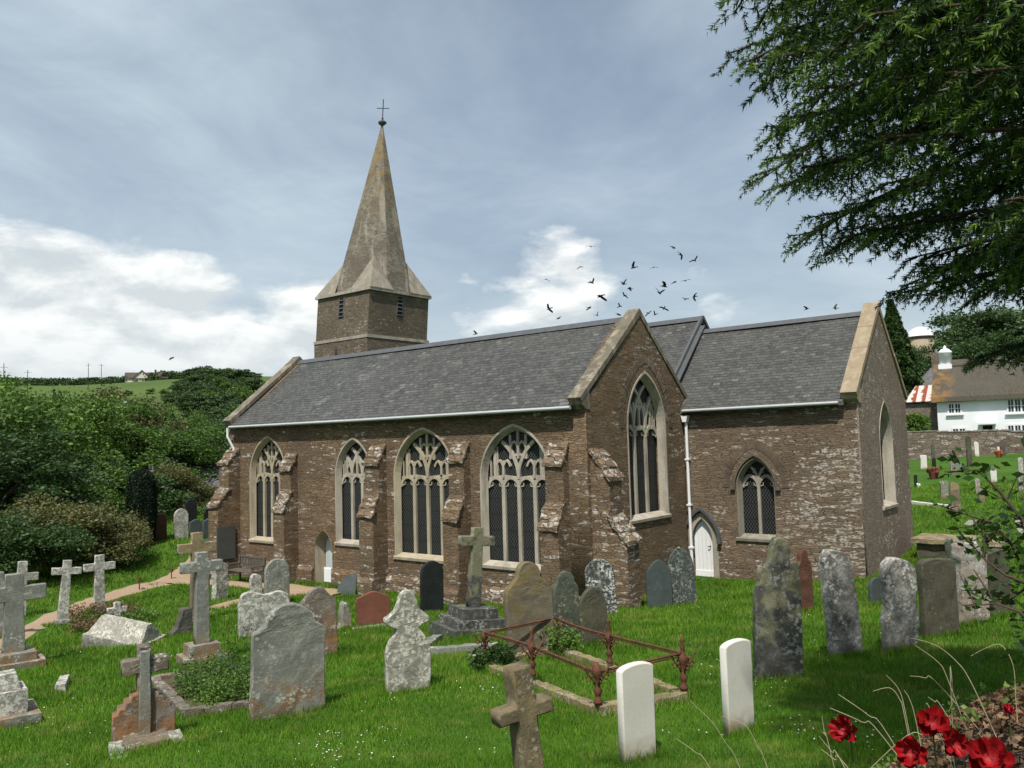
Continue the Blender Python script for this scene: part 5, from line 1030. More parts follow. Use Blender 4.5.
TREES=[('round', -40.9, -7.8, -1.09, 8.29, 6, 'mid', 'big green broadleaf tree at the left edge of the wood, tallest by the field', 'broadleaf'), ('round', -47.6, -2.7, -1.6, 9.27, 5.5, 'bright', 'pale green broadleaf tree in the front of the wood left of the brown roof', 'broadleaf'), ('round', -50.2, 1.5, -1.62, 8.85, 5, 'mid', 'mid green tree just below the brown farmhouse roof', 'broadleaf'), ('round', -52.8, 5.3, -1.82, 9.8, 4.5, 'olive', 'olive brown tinted tree right of the brown farmhouse roof', 'broadleaf'), ('round', -46.2, 4.9, -0.24, 6.12, 5, 'mid', 'broad green tree above the clipped columnar yew', 'broadleaf'), ('round', -58.0, 14.6, -2.93, 8.8, 5, 'dark', 'dark green tree behind the slate shed near the church corner', 'broadleaf'), ('round', -87.3, 33.8, -11.41, 18.2, 6, 'far', 'soft green tree in the valley behind the church corner', 'broadleaf'), ('round', -114.9, 46.0, -11.65, 20.47, 6, 'mid', 'rounded tree at the foot of the bright hill field', 'broadleaf'), ('round', -119.7, 57.4, -10.43, 19.77, 7, 'far', 'hazy green tree touching the west gable of the aisle', 'broadleaf'), ('round', -99.7, 32.3, -12.52, 22.11, 6, 'mid', 'leafy tree crown against the lower edge of the hill field', 'broadleaf'), ('round', -76.5, 11.2, -9.1, 18.61, 7, 'mid', 'rounded tree crown left of the farmhouse chimney pots', 'broadleaf'), ('round', -73.4, 5.3, -8.28, 18.03, 7, 'dark', 'dark crown breaking the skyline at the far left', 'broadleaf'), ('round', -33.1, -9.8, -0.36, 5.39, 4.5, 'dark', 'dark green tree low at the left edge behind the crosses', 'broadleaf'), ('round', -35.2, -6.7, -0.08, 4.54, 4.5, 'mid', 'green tree directly above the rust tinted bush', 'broadleaf'), ('round', -37.0, -3.3, 0.25, 4.45, 4.5, 'dark', 'dark glossy tree between the rust tinted bush and the yew', 'broadleaf'), ('round', -37.0, 0.9, 0.7, 3.01, 3.0, 'olive', 'yellowish shrubby tree above the pale round headstone beyond the path', 'broadleaf'), ('round', -33.5, 1.1, 0.9, 0.65, 1.8, 'mid', 'low green shrub tree beside the church corner buttress', 'broadleaf'), ('bush', -27.6, -9.4, -0.17, 3.03, 3.0, 'olive', 'large rust tinted bush at the edge of the lawn left of the columnar yew', 'bush'), ('bush', -26.1, -8.3, -0.13, 1.87, 1.9, 'olive', 'smaller rust tinted bush touching the columnar yew', 'bush'), ('bush', -25.4, -11.9, -0.29, 2.67, 2.6, 'dark', 'dark bush behind the leftmost stone crosses', 'bush'), ('column', -29.0, -5.2, 0.21, 3.33, 0.62, 'yew', 'tall clipped columnar yew standing on the lawn beyond the path', 'yew_tree'), ('cone', -13.4, 60.2, 1.85, 14.91, 3.9, 'yew2', 'dark pointed conifer rising behind the chancel gable', 'conifer'), ('round', -7.1, 87.7, 4.21, 13.54, 9, 'far', 'broad wooded hillside tree above the thatched ridge', 'broadleaf'), ('round', -12.5, 97.0, 5.26, 13.34, 5, 'mid', 'rounded hillside tree just right of the white dome', 'broadleaf'), ('round', -2.9, 84.1, 4.08, 12.78, 9, 'far', 'hillside tree at the right edge beyond the thatched cottage', 'broadleaf'), ('round', -8.2, 73.4, 2.87, 10.77, 6, 'dark', 'dark tree behind the white round chimney stack', 'broadleaf'), ('round', -14.9, 86.5, 3.53, 7.45, 4, 'mid', 'green tree below the white dome', 'broadleaf'), ('round', -17.6, 92.0, 4.15, 10.39, 3.2, 'dark', 'small dark tree right under the white dome', 'broadleaf'), ('round', -15.5, 72.0, 2.07, 7.63, 5, 'far', 'green tree behind the grey hip-roofed house', 'broadleaf'), ('round', -15.8, 65.8, 1.74, 7.32, 4, 'mid', 'green tree at the foot of the dark pointed conifer', 'broadleaf'), ('round', -3.9, 70.9, 3.03, 9.59, 6, 'dark', 'dark tree directly behind the thatch at the right edge', 'broadleaf')]
HILL=[(-372.1, 96.3, 33.9, 3.5, 'hedge'), (-388.4, 103.8, 34.9, 4.2, 'hedge'), (-370.9, 100.5, 33.8, 3.9, 'hedge'), (-379.3, 105.6, 34.4, 3.3, 'hedge'), (-384.7, 109.9, 34.6, 3.2, 'hedge'), (-375.8, 109.2, 34.1, 4.0, 'hedge'), (-376.0, 111.7, 34.1, 4.2, 'hedge'), (-382.4, 116.5, 34.4, 4.9, 'hedge'), (-371.0, 114.9, 33.7, 4.3, 'hedge'), (-379.8, 120.7, 34.3, 3.6, 'hedge'), (-362.7, 116.7, 33.1, 4.9, 'hedge'), (-368.8, 121.6, 33.6, 3.6, 'hedge'), (-381.7, 129.2, 34.4, 4.2, 'hedge'), (-371.1, 127.6, 33.9, 4.5, 'hedge'), (-359.9, 125.8, 33.1, 4.4, 'hedge'), (-367.0, 131.3, 33.8, 3.2, 'hedge'), (-372.6, 136.3, 34.3, 4.9, 'hedge'), (-361.2, 134.2, 33.6, 4.3, 'hedge'), (-362.3, 137.3, 33.9, 4.5, 'hedge'), (-371.0, 143.9, 34.6, 3.4, 'hedge'), (-372.4, 147.4, 34.9, 4.3, 'hedge'), (-368.0, 148.2, 34.9, 4.6, 'hedge'), (-361.1, 147.9, 34.7, 4.5, 'hedge'), (-370.2, 155.1, 35.4, 3.2, 'hedge'), (-368.4, 157.2, 35.6, 3.8, 'hedge'), (-358.9, 155.5, 35.4, 3.3, 'hedge'), (-362.6, 160.3, 35.9, 3.6, 'hedge'), (-365.3, 164.7, 36.3, 3.6, 'hedge'), (-357.2, 163.6, 36.2, 3.8, 'hedge'), (-357.1, 166.6, 36.5, 3.4, 'hedge'), (-346.2, 163.9, 36.0, 4.5, 'hedge'), (-357.6, 173.0, 37.1, 4.1, 'hedge'), (-359.9, 177.5, 37.5, 3.4, 'hedge'), (-357.0, 179.1, 37.6, 3.3, 'hedge'), (-358.1, 183.0, 38.0, 4.2, 'hedge'), (-349.0, 181.0, 37.7, 4.9, 'hedge'), (-351.4, 185.7, 38.1, 4.6, 'hedge'), (-334.2, 178.8, 37.1, 3.7, 'hedge'), (-333.5, 181.6, 37.3, 3.4, 'hedge'), (-334.8, 185.7, 37.6, 4.7, 'hedge'), (-331.5, 186.9, 37.5, 3.6, 'hedge'), (-337.7, 194.2, 38.3, 4.7, 'hedge'), (-346.1, 203.0, 38.9, 4.4, 'hedge'), (-328.7, 195.2, 37.9, 4.1, 'hedge'), (-220.1, 121.6, 13.1, 10.581502655850656, 'tree'), (-223.3, 101.2, 10.4, 8.79985832509999, 'tree'), (-252.9, 141.4, 22.2, 10.218489120993631, 'tree'), (-181.2, 86.9, 0.8, 12.36382531316487, 'tree'), (-188.3, 97.6, 3.6, 10.824589225167376, 'tree'), (-229.3, 126.1, 15.6, 12.824077747934133, 'tree'), (-216.1, 117.7, 11.8, 8.005742068719487, 'tree'), (-250.7, 133.7, 20.6, 9.70183233025883, 'tree'), (-209.0, 109.3, 9.2, 11.845250770957316, 'tree'), (-197.0, 91.1, 4.1, 11.430754806592546, 'tree'), (-284.2, 152.9, 28.9, 10.804893221691081, 'tree'), (-203.8, 92.8, 5.6, 11.318715150773045, 'tree'), (-187.1, 93.6, 2.8, 12.382154515288601, 'tree'), (-202.8, 104.9, 7.3, 11.417757212655594, 'tree'), (-206.5, 115.2, 9.6, 10.736142793966465, 'tree'), (-197.9, 97.5, 5.3, 10.8123423470853, 'tree'), (-284.2, 154.4, 29.1, 9.61956097752077, 'tree'), (-187.9, 86.2, 1.8, 11.347176031105663, 'tree'), (-216.2, 120.3, 12.2, 11.07504160119528, 'tree'), (-253.3, 130.1, 20.5, 11.929553957831061, 'tree'), (-280.5, 145.8, 27.4, 10.401125682042764, 'tree'), (-283.7, 171.9, 31.1, 8.135043248344921, 'tree'), (-187.8, 91.5, 2.6, 10.684607828546806, 'tree'), (-237.6, 119.3, 16.0, 12.288441467187361, 'tree'), (-280.7, 144.5, 27.2, 11.200094956121074, 'tree'), (-175.4, 86.6, -0.1, 11.217362270680132, 'tree'), (-189.5, 97.1, 3.8, 9.782857519737945, 'tree'), (-255.6, 153.5, 24.3, 11.5945346511344, 'tree'), (-283.5, 155.6, 29.2, 8.388889641824473, 'tree'), (-231.2, 130.1, 16.5, 12.332196358939012, 'tree'), (-164.0, 92.4, -1.2, 12.38144956121927, 'tree'), (-172.1, 94.8, 0.5, 12.812221906749752, 'tree'), (-216.2, 120.4, 12.2, 8.678388032148538, 'tree'), (-267.4, 156.5, 26.7, 8.576887563470057, 'tree'), (-193.3, 108.1, 6.1, 12.47010928303607, 'tree'), (-219.1, 113.0, 11.6, 9.351804070730557, 'tree'), (-203.6, 99.3, 6.6, 9.911073307600649, 'tree'), (-259.9, 129.0, 21.5, 11.297519460046043, 'tree'), (-205.8, 107.9, 8.3, 8.807468229092558, 'tree'), (-217.4, 106.5, 10.2, 10.43581945709024, 'tree'), (-261.2, 144.1, 24.0, 11.30025373774119, 'tree'), (-228.6, 122.4, 14.9, 11.603860847773163, 'tree'), (-373.3, 130.8, 34.1, 8, 'tree'), (-358.9, 173.0, 37.1, 11, 'tree'), (-343.7, 169.6, 36.5, 9, 'tree'), (-338.2, 169.3, 36.3, 8, 'tree'), (-331.8, 170.4, 36.1, 10, 'tree'), (-321.9, 167.5, 35.1, 13, 'tree'), (-316.4, 167.1, 34.6, 14, 'tree'), (-317.5, 171.0, 35.1, 16, 'tree'), (-310.9, 170.3, 34.4, 15, 'tree'), (-307.7, 171.7, 34.2, 14, 'tree'), (-302.0, 171.4, 33.5, 13, 'tree'), (-295.9, 171.7, 32.8, 12, 'tree'), (-294.2, 174.3, 32.8, 14, 'tree'), (-292.6, 176.7, 32.8, 12, 'tree'), (-286.8, 148.4, 28.6, 10, 'tree'), (-276.2, 146.6, 26.8, 11, 'tree'), (-266.0, 144.1, 24.9, 12, 'tree'), (-255.7, 141.7, 22.7, 12, 'tree'), (-245.5, 139.2, 20.5, 12, 'tree'), (-236.2, 135.1, 18.2, 12, 'tree'), (-280.7, 138.8, 26.3, 8, 'tree'), (-255.8, 121.9, 19.6, 8, 'tree'), (-245.2, 120.4, 17.5, 9, 'tree'), (-274.5, 129.5, 23.8, 5, 'tree'), (-285.6, 129.8, 25.5, 4, 'tree'), (-242.1, 125.8, 17.9, 11, 'tree'), (-231.4, 123.9, 15.6, 11, 'tree'), (-212.6, 116.3, 10.9, 11, 'tree'), (-371.7, 147.1, 34.9, 6, 'tree'), (-370.4, 150.0, 35.1, 6, 'tree'), (-371.4, 154.9, 35.4, 7, 'tree'), (-372.0, 158.4, 35.7, 7, 'tree'), (-385.4, 127.4, 34.5, 4, 'tree'), (-359.6, 137.4, 33.8, 5, 'tree'), (-289.0, 123.3, 24.9, 4, 'tree'), (-261.2, 111.8, 18.7, 6, 'tree'), (-194.4, 107.7, 6.2, 11, 'tree'), (-188.0, 99.1, 3.8, 10, 'tree'), (-185.7, 93.3, 2.5, 9, 'tree'), (-200.5, 97.8, 5.8, 9, 'tree'), (-211.1, 99.5, 7.9, 9, 'tree'), (-204.2, 91.3, 5.4, 8, 'tree')]
HS=[(-356.1, 163.5, 36.1), (-211.2, 77.3, 4.5), (-74.2, 26.5, -9.3), (-213.9, 83.3, 5.8)]
SHRUB=[[[6.243, -19.887, 3.359], [6.193, -19.792, 3.545], [6.146, -19.697, 3.729], [6.082, -19.604, 3.868], [5.996, -19.516, 3.948], [5.897, -19.533, 3.984]], [[6.182, -19.693, 3.523], [6.182, -19.693, 3.788], [6.135, -19.698, 3.979], [6.068, -19.707, 4.087], [5.998, -19.718, 4.174], [5.949, -19.726, 4.17]], [[6.158, -19.796, 3.745], [6.08, -19.807, 3.778], [6.017, -19.816, 3.832], [5.986, -19.821, 3.876]], [[6.204, -19.892, 3.566], [6.133, -19.9, 3.661], [6.056, -19.911, 3.687], [5.991, -19.922, 3.672]], [[6.171, -19.593, 3.774], [6.149, -19.596, 3.97], [6.116, -19.6, 4.097]], [[6.096, -19.704, 3.88], [6.059, -19.709, 3.938], [6.023, -19.714, 3.897]], [[6.134, -19.598, 3.713], [6.062, -19.607, 3.649], [5.978, -19.62, 3.683]]]
STEMS=[[[5.781, -18.944, 3.122], [5.72, -18.955, 3.22], [5.639, -18.972, 3.285], [5.537, -18.995, 3.31]], [[5.685, -18.962, 3.121], [5.647, -18.97, 3.203], [5.552, -18.992, 3.277]], [[5.717, -19.058, 3.205], [5.721, -19.057, 3.056], [5.697, -19.062, 2.998]], [[5.699, -19.164, 3.135], [5.631, -19.179, 3.174], [5.569, -19.193, 3.177]], [[5.562, -19.298, 3.01], [5.546, -19.302, 3.09], [5.508, -19.312, 3.141], [5.437, -19.332, 3.12]], [[5.543, -19.2, 2.989], [5.52, -19.206, 3.107], [5.469, -19.219, 3.173]], [[5.609, -19.286, 2.979], [5.587, -19.292, 3.094], [5.565, -19.297, 3.137]], [[5.548, -19.508, 2.978], [5.466, -19.531, 3.069], [5.35, -19.567, 3.151]], [[5.524, -19.515, 2.975], [5.44, -19.539, 3.036], [5.314, -19.578, 3.086]], [[5.725, -19.26, 3.056], [5.688, -19.268, 3.096], [5.661, -19.274, 3.116]], [[5.676, -19.271, 3.032], [5.651, -19.277, 3.083]], [[5.337, -19.676, 2.934], [5.32, -19.682, 2.997], [5.312, -19.685, 3.079]], [[5.422, -19.753, 2.899], [5.376, -19.769, 2.961], [5.329, -19.785, 3.024]], [[5.441, -19.748, 2.893], [5.386, -19.765, 2.929], [5.334, -19.783, 2.97]], [[4.727, -19.602, 2.68], [4.657, -19.637, 2.773], [4.573, -19.681, 2.837]], [[4.933, -19.4, 2.67], [4.889, -19.419, 2.788], [4.84, -19.44, 2.883], [4.739, -19.485, 2.921]], [[4.768, -19.362, 2.632], [4.705, -19.391, 2.758], [4.65, -19.417, 2.856], [4.554, -19.465, 2.959]], [[5.946, -18.816, 3.032], [5.944, -18.816, 3.197], [5.9, -18.822, 3.287], [5.837, -18.833, 3.267], [5.771, -18.844, 3.222]], [[5.591, -19.6, 2.984], [5.707, -19.572, 3.041], [5.783, -19.555, 3.071]]]
POPPY=[[[5.567, -20.023, 2.894], [5.543, -20.03, 3.045], [5.538, -20.031, 3.152]], [[5.85, -20.257, 3.01], [5.834, -20.261, 3.11], [5.827, -20.263, 3.202]], [[5.874, -20.047, 3.013], [5.848, -20.052, 3.135], [5.847, -20.053, 3.229]], [[5.955, -20.081, 3.008], [5.924, -20.087, 3.126], [5.916, -20.089, 3.21]], [[6.112, -20.459, 3.087], [6.104, -20.461, 3.176], [6.103, -20.461, 3.286]], [[5.931, -18.919, 2.827], [5.93, -18.919, 2.941], [5.929, -18.919, 2.992]]]
BIRDS=[(-25.49, 26.58, 18.32), (-20.37, 29.52, 17.88), (-19.91, 29.75, 17.29), (-19.08, 30.15, 16.81), (-34.75, 39.1, 20.13), (-19.97, 22.98, 15.37), (-25.19, 35.38, 18.04), (-37.35, 37.3, 19.1), (-29.5, 32.84, 17.07), (-23.55, 27.78, 15.43), (-26.94, 34.4, 16.43), (-31.42, 41.17, 17.27), (-15.29, 11.39, 11.47), (-16.28, 19.46, 12.76), (-16.02, 19.6, 13.14), (-23.79, 36.11, 16.73), (-23.0, 36.51, 16.78), (-28.13, 24.78, 13.87), (-34.16, 39.48, 16.3), (-36.54, 37.88, 15.43), (-33.58, 39.86, 15.57), (-23.93, 27.55, 13.21), (-31.85, 40.92, 16.31), (-29.61, 42.2, 15.55), (-29.1, 42.48, 15.38), (-21.13, 29.12, 13.51), (-26.72, 43.72, 16.63), (-22.43, 36.79, 15.46), (-51.91, 8.93, 11.33), (-56.23, 17.48, 11.09), (-15.04, 48.34, 14.89), (-17.18, 47.66, 15.0), (-42.52, 33.2, 14.23)]
# ---------------------------------------------------------------- buildings far off on the left
fh=local_house('farmhouse',(HS[1][0],HS[1][1],7.6),R(62),'long brown roofed farmhouse with white wall end half hidden in the trees','farmhouse')
part('wall',G().box(-8,8,-4,4,-8,3.4),'limewash',fh); fr_=part('roof',G().prism([(-4.6,3.2),(4.6,3.2),(0,8.6)],'x',-8.4,8.4),'brown_roof',fh)
part('chimney',G().box(-6,-4.6,-.6,.6,7,10),'limewash',fr_); part('chimney',G().box(5,6.3,-.6,.6,7,10),'limewash',fr_)
hh=local_house('hill_house',(HS[0][0],HS[0][1],HS[0][2]-1.2),R(58),'distant cream gabled bungalow on the skyline above the hill field')
part('wall',G().box(-9,13,-4,4,-3,3).prism([(-5.,3.),(4.6,3.),(-.2,7.4)],'y',-4.5,-3.9),'cream_render',hh)
part('roof',G().prism([(-4.6,2.9),(4.6,2.9),(0,6.6)],'x',-9.4,13.4),'brown_roof',hh); part('gable_roof',G().slab([(-5.6,-5,2.6),(-5.6,3,2.6),(-.2,3,7.7),(-.2,-5,7.7)],.35).slab([(5.2,-5,2.6),(5.2,3,2.6),(-.2,3,7.7),(-.2,-5,7.7)],.35),'brown_roof',hh)
hh.scale=(.8,.8,.8)
for x_ in(-3,2): part('window',G().box(x_-.7,x_+.7,-4.62,-4.5,.6,2.2),'window_glass',hh)
part('chimney',G().box(6,7,-.5,.5,5,8.2),'brown_roof',hh)
sh_=local_house('slate_shed',(-44.4,8.1,-.6),R(58),'low stone shed with grey slate roof beyond the west corner of the church','shed')
part('wall',G().box(-4,4,-2.5,2.5,-3,2.6),'shed_rubble',sh_); part('roof',G().prism([(-2.9,2.5),(2.9,2.5),(0,4.5)],'x',-4.3,4.3),'slate_far',sh_)
for k,(u_,d_,h_,lab) in enumerate([(2,300,26,'utility pole at the left end of the skyline'),(26,330,17,'utility pole on the skyline left of the lone round tree'),(87,360,17,'utility pole on the skyline above the brown farmhouse'),(100,380,15,'utility pole on the skyline nearest the hill house'),(196,300,9,'pale pole standing in the lower corner of the hill field')]):
    dx=(u_-512)/FPX; b_=YAW-math.atan(dx/math.cos(0)); x_=CAM[0]-math.sin(b_)*d_; y_=CAM[1]+math.cos(b_)*d_; z_=gz(x_,y_)
    g=G().tube([(x_,y_,z_-1),(x_,y_,z_+h_*.6)],[.15,.10],6); c_=Vector((math.cos(b_),math.sin(b_),0)); 
    if h_>10: g.tube([Vector((x_,y_,z_+h_*.55))-c_*1.1,Vector((x_,y_,z_+h_*.55))+c_*1.1],.05,5)
    tag(ob('utility_pole',g,'bark'),lab,'pole','utility poles on the hill')
# ---------------------------------------------------------------- foliage
def leaves(C_,s,rg,tilt=None,asp=1.7):
    """one folded quad per centre; C_ (n,3)"""
    n=len(C_); a=rg.normal(size=(n,3)); 
    if tilt is not None: a[:,2]*=tilt
    a/=np.linalg.norm(a,axis=1)[:,None]; b=rg.normal(size=(n,3)); b-=(b*a).sum(1)[:,None]*a; b/=np.linalg.norm(b,axis=1)[:,None]; c=np.cross(a,b)
    s=s*rg.uniform(.6,1.3,(n,1)); h=s/asp
    V=np.stack([C_-a*s*.5,C_+b*h*.5+c*h*.12,C_+a*s*.5,C_-b*h*.5+c*h*.12],1).reshape(-1,3)
    return V,np.arange(4*n).reshape(n,4)
def crown_pts(n,K,rx,rz,seed,cl=.30,fill=.82,low=-.75):
    rg=np.random.default_rng(seed); d=rg.normal(size=(K*3,3)); d/=np.linalg.norm(d,axis=1)[:,None]; d=d[d[:,2]>low][:K]; K=len(d)
    r=rg.uniform(.55,.95,K)[:,None]*(1+.18*np.sin(d[:,:1]*5+seed)+.12*np.sin(d[:,1:2]*7)); cc=d*r*np.array([rx,rx,rz])
    cr=rg.uniform(.6,1.35,K)*cl*rx; w=cr**2; k=rg.choice(K,n,p=w/w.sum()); q=rg.normal(size=(n,3)); q/=np.linalg.norm(q,axis=1)[:,None]
    q[:,2]=np.abs(q[:,2])*1.-.35*(rg.random(n)<.45); rad=(rg.random(n)**.3)[:,None]*cr[k][:,None]
    return cc[k]+q*rad*np.array([1,1,.8])*(1+.15*rg.normal(size=(n,1))), cc
def tree_proto(name,n,leaf,m,seed,rx,rz,zc,K=46,cl=.30,trunk=.3,bark='bark',low=-.75,label='tree',nlimb=9):
    root=thing(name,(0,0,0),label,'tree'); p,cc=crown_pts(n,K,rx,rz,seed,cl,low=low); p[:,2]+=zc
    V,F=leaves(p,leaf,np.random.default_rng(seed+5)); ob('crown',fast_mesh(V,F),m,root,world=False)
    g=G(); rs=random.Random(seed); g.tube([(0,0,-3),(rs.uniform(-.1,.1)*rx*.3,0,zc*.5),(0,rs.uniform(-.1,.1)*rx,zc)],[trunk*1.25,trunk*.8,trunk*.5],9)
    for i in range(min(nlimb,len(cc))):
        c=cc[i*3%len(cc)]*.85; c=(c[0],c[1],c[2]+zc); z1=zc*rs.uniform(.35,.85); g.tube([(0,0,z1),(c[0]*.45,c[1]*.45,z1+(c[2]-z1)*.45+.2),c],[trunk*.45,trunk*.25,trunk*.08],6)
    ob('trunk',g,bark,root,True,False); return root
# unit trees: crown radius 1 horizontally; scaled per place
PR={}
def proto(kind):
    if kind in PR: return PR[kind]
    ty,m=kind
    if ty=='round': r=tree_proto('broadleaf_tree',34000,.046 if m!='far' else .052,{'mid':'leaf_mid','bright':'leaf_bright','dark':'leaf_dark','olive':'leaf_olive','far':'leaf_far'}[m],hash(m)%1 + {'mid':1,'bright':2,'dark':3,'olive':4,'far':5}[m],1.,.95,1.15,60,.27,.07)
    elif ty=='bush': r=tree_proto('bush',24000,.050,{'olive':'leaf_olive','dark':'leaf_dark'}[m],{'olive':14,'dark':13}[m],1.,.62,.52,50,.28,.05,low=-.4)
    PR[kind]=r; r['used']=0; return r
cnt=0
for (ty,x_,y_,g0,h_,r_,m_,lab,nm) in TREES:
    if ty in('round','bush'):
        p=proto((ty,m_)); 
        if p['used']==0: o=p; p['used']=1
        else: o=dup(p)
        sz=h_/(2.02 if ty=='round' else 1.3); 
        if ty=='round' and sz<r_*.55:   # low valley tree: crown down to the ground
            sz=r_*.7; g0=g0+h_-2.3*sz
        o.location=(x_,y_,g0); o.scale=(r_,r_,sz if ty=='bush' else max(sz*1.0,r_*.7) if False else sz); o.rotation_euler=(0,0,(x_*7.3+y_*3.1)%6.28)
        tag(o,lab,'tree' if ty=='round' else 'bush',{'round':'broadleaf trees round the churchyard','bush':'bushes at the west lawn'}[ty])
        if 'used' in o.keys(): del o['used']
        if o is p: p['used']=1
    elif ty=='column':
        rg=np.random.default_rng(8); n=26000; t=rg.random(n); a=rg.uniform(0,6.283,n); rr=r_*(.78+.22*np.sin(np.pi*np.clip(t*1.05,0,1))**.6)*np.where(t>.86,np.sqrt(np.clip(1-((t-.86)/.15)**2,0.02,1)),1)*(.93+.1*rg.random(n))*(1+.05*np.sin(a*7))
        P_=np.stack([rr*np.cos(a),rr*np.sin(a),.06+t*h_*.985],1); V,F=leaves(P_,.075,rg); root=thing(nm,(x_,y_,g0),lab,'tree'); ob('crown',fast_mesh(V,F),'leaf_yew',root,world=False)
        n2=5000; t=rg.random(n2); a=rg.uniform(0,6.283,n2); P_=np.stack([r_*.6*np.cos(a)*.9,r_*.6*np.sin(a)*.9,.1+t*h_*.9],1)
        ob('trunk',G().lathe([(.2,-.3),(.14,.5),(.1,h_*.6)],(0,0,0),8),'bark',root,True,False); ob('inner_growth',G().lathe([(r_*.55,.12),(r_*.72,h_*.4),(r_*.66,h_*.8),(r_*.2,h_*.95)],(0,0,0),14),'leaf_yew',root,True,False)
    else:
        rg=np.random.default_rng(9); n=26000; t=rg.random(n)**1.3; a=rg.uniform(0,6.283,n); lay=.72+.28*np.abs(np.sin(t*26+2*np.sin(a*2))); rr=r_*(1-t)**.85*lay*(1+.16*np.sin(a*5+t*9))*np.sqrt(rg.random(n))**.35
        P_=np.stack([rr*np.cos(a),rr*np.sin(a),h_*.08+t*h_*.92-.25*rr],1); V,F=leaves(P_,.42,rg,.6,2.2); root=thing(nm,(x_,y_,g0),lab,'tree'); ob('crown',fast_mesh(V,F),'leaf_dark',root,world=False)
        ob('trunk',G().tube([(0,0,-1),(0,0,h_*.92)],[.35,.05],8),'bark',root,True,False)
for p in PR.values():
    if 'used' in p.keys(): del p['used']
# trees and hedges on the far hill
ht=tree_proto('hill_tree',2600,.16,'leaf_far',21,1.,.95,1.0,30,.33,.07,nlimb=4); ht2=tree_proto('hill_tree',2600,.16,'leaf_mid',22,1.,.85,.9,30,.33,.07,nlimb=4); used=set()
hed=[h for h in HILL if h[4]=='hedge']; hedc=np.array([h[:3] for h in hed]); rg=np.random.default_rng(41); PP=[]
for a_,b_ in zip(hedc[:-1],hedc[1:]):
    n=900; t=rg.random(n)[:,None]; q=a_+(b_-a_)*t; q=q+rg.normal(size=(n,3))*[1.6,1.6,0]; q[:,2]=ground(q[:,0],q[:,1])+rg.random(n)**.7*(2.0+1.0*np.sin(q[:,0]*.35)+.8*np.sin(q[:,0]*1.1)); PP.append(q)
V,F=leaves(np.concatenate(PP),.85,rg); tag(ob('skyline_hedge',fast_mesh(V,F),'leaf_dark'),'dark uneven field hedge running along the hill skyline','hedge')
PX=lambda x_,y_: 512+FPX*math.tan(YAW-math.atan2(-(x_-CAM[0]),y_-CAM[1]))
tr=sorted([h for h in HILL if h[4]=='tree'],key=lambda h:PX(h[0],h[1]))
for k,(x_,y_,z_,s_,kd) in enumerate(tr):
    p=(ht,ht2)[k%3==0]; o=p if id(p) not in used else dup(p); used.add(id(p)); d_=math.hypot(x_-CAM[0],y_-CAM[1]); u_=PX(x_,y_); w_=s_*.40
    o.location=(x_,y_,z_-.5); o.scale=(w_,w_,(s_*.19 if u_>180 else s_*.25) if d_>340 else s_*.33); o.rotation_euler=(0,0,k*1.3)
    if u_<70 and d_>405: lab='lone round tree on the bare skyline left of the hill house' if u_>40 else 'small tree on the skyline between the utility poles'
    elif u_<85: lab='far tree on the hill crest above the left wood'
    elif u_<126: lab='far tree of the row on the skyline left of the hill house'
    elif d_>370 and u_<185: lab='far tree clustered against the hill house on the skyline'
    elif d_>345: lab='far tree of the dark wood on the skyline right of the hill house'
    elif d_>285: lab='far tree on the wooded slope under the skyline wood'
    elif u_<160: lab='far tree standing in the lower part of the bright hill field'
    else: lab='far tree at the valley foot of the wooded slope'
    tag(o,lab,'tree','far trees on the hill across the valley')
# clipped hedge beside the cottage
rg=np.random.default_rng(31); n=22000; P_=np.stack([rg.uniform(-12.2,-8.95,n),rg.uniform(50.3,52.2,n),2.6+rg.random(n)**.5*2.9],1); P_[:,2]+=.18*np.sin(P_[:,0]*3)*(P_[:,2]>4.5)
V,F=leaves(P_,.16,rg); hd=thing('hedge',(-10.5,51.2,2.6),'clipped green hedge between the churchyard wall and the stone lean-to','hedge'); hd.rotation_euler=(0,0,0); ob('hedge_foliage',fast_mesh(V,F),'leaf_bright',hd)
ob('hedge_stems',G().box(-12.0,-9.15,50.6,51.9,2.,5.0),'leaf_dark',hd)
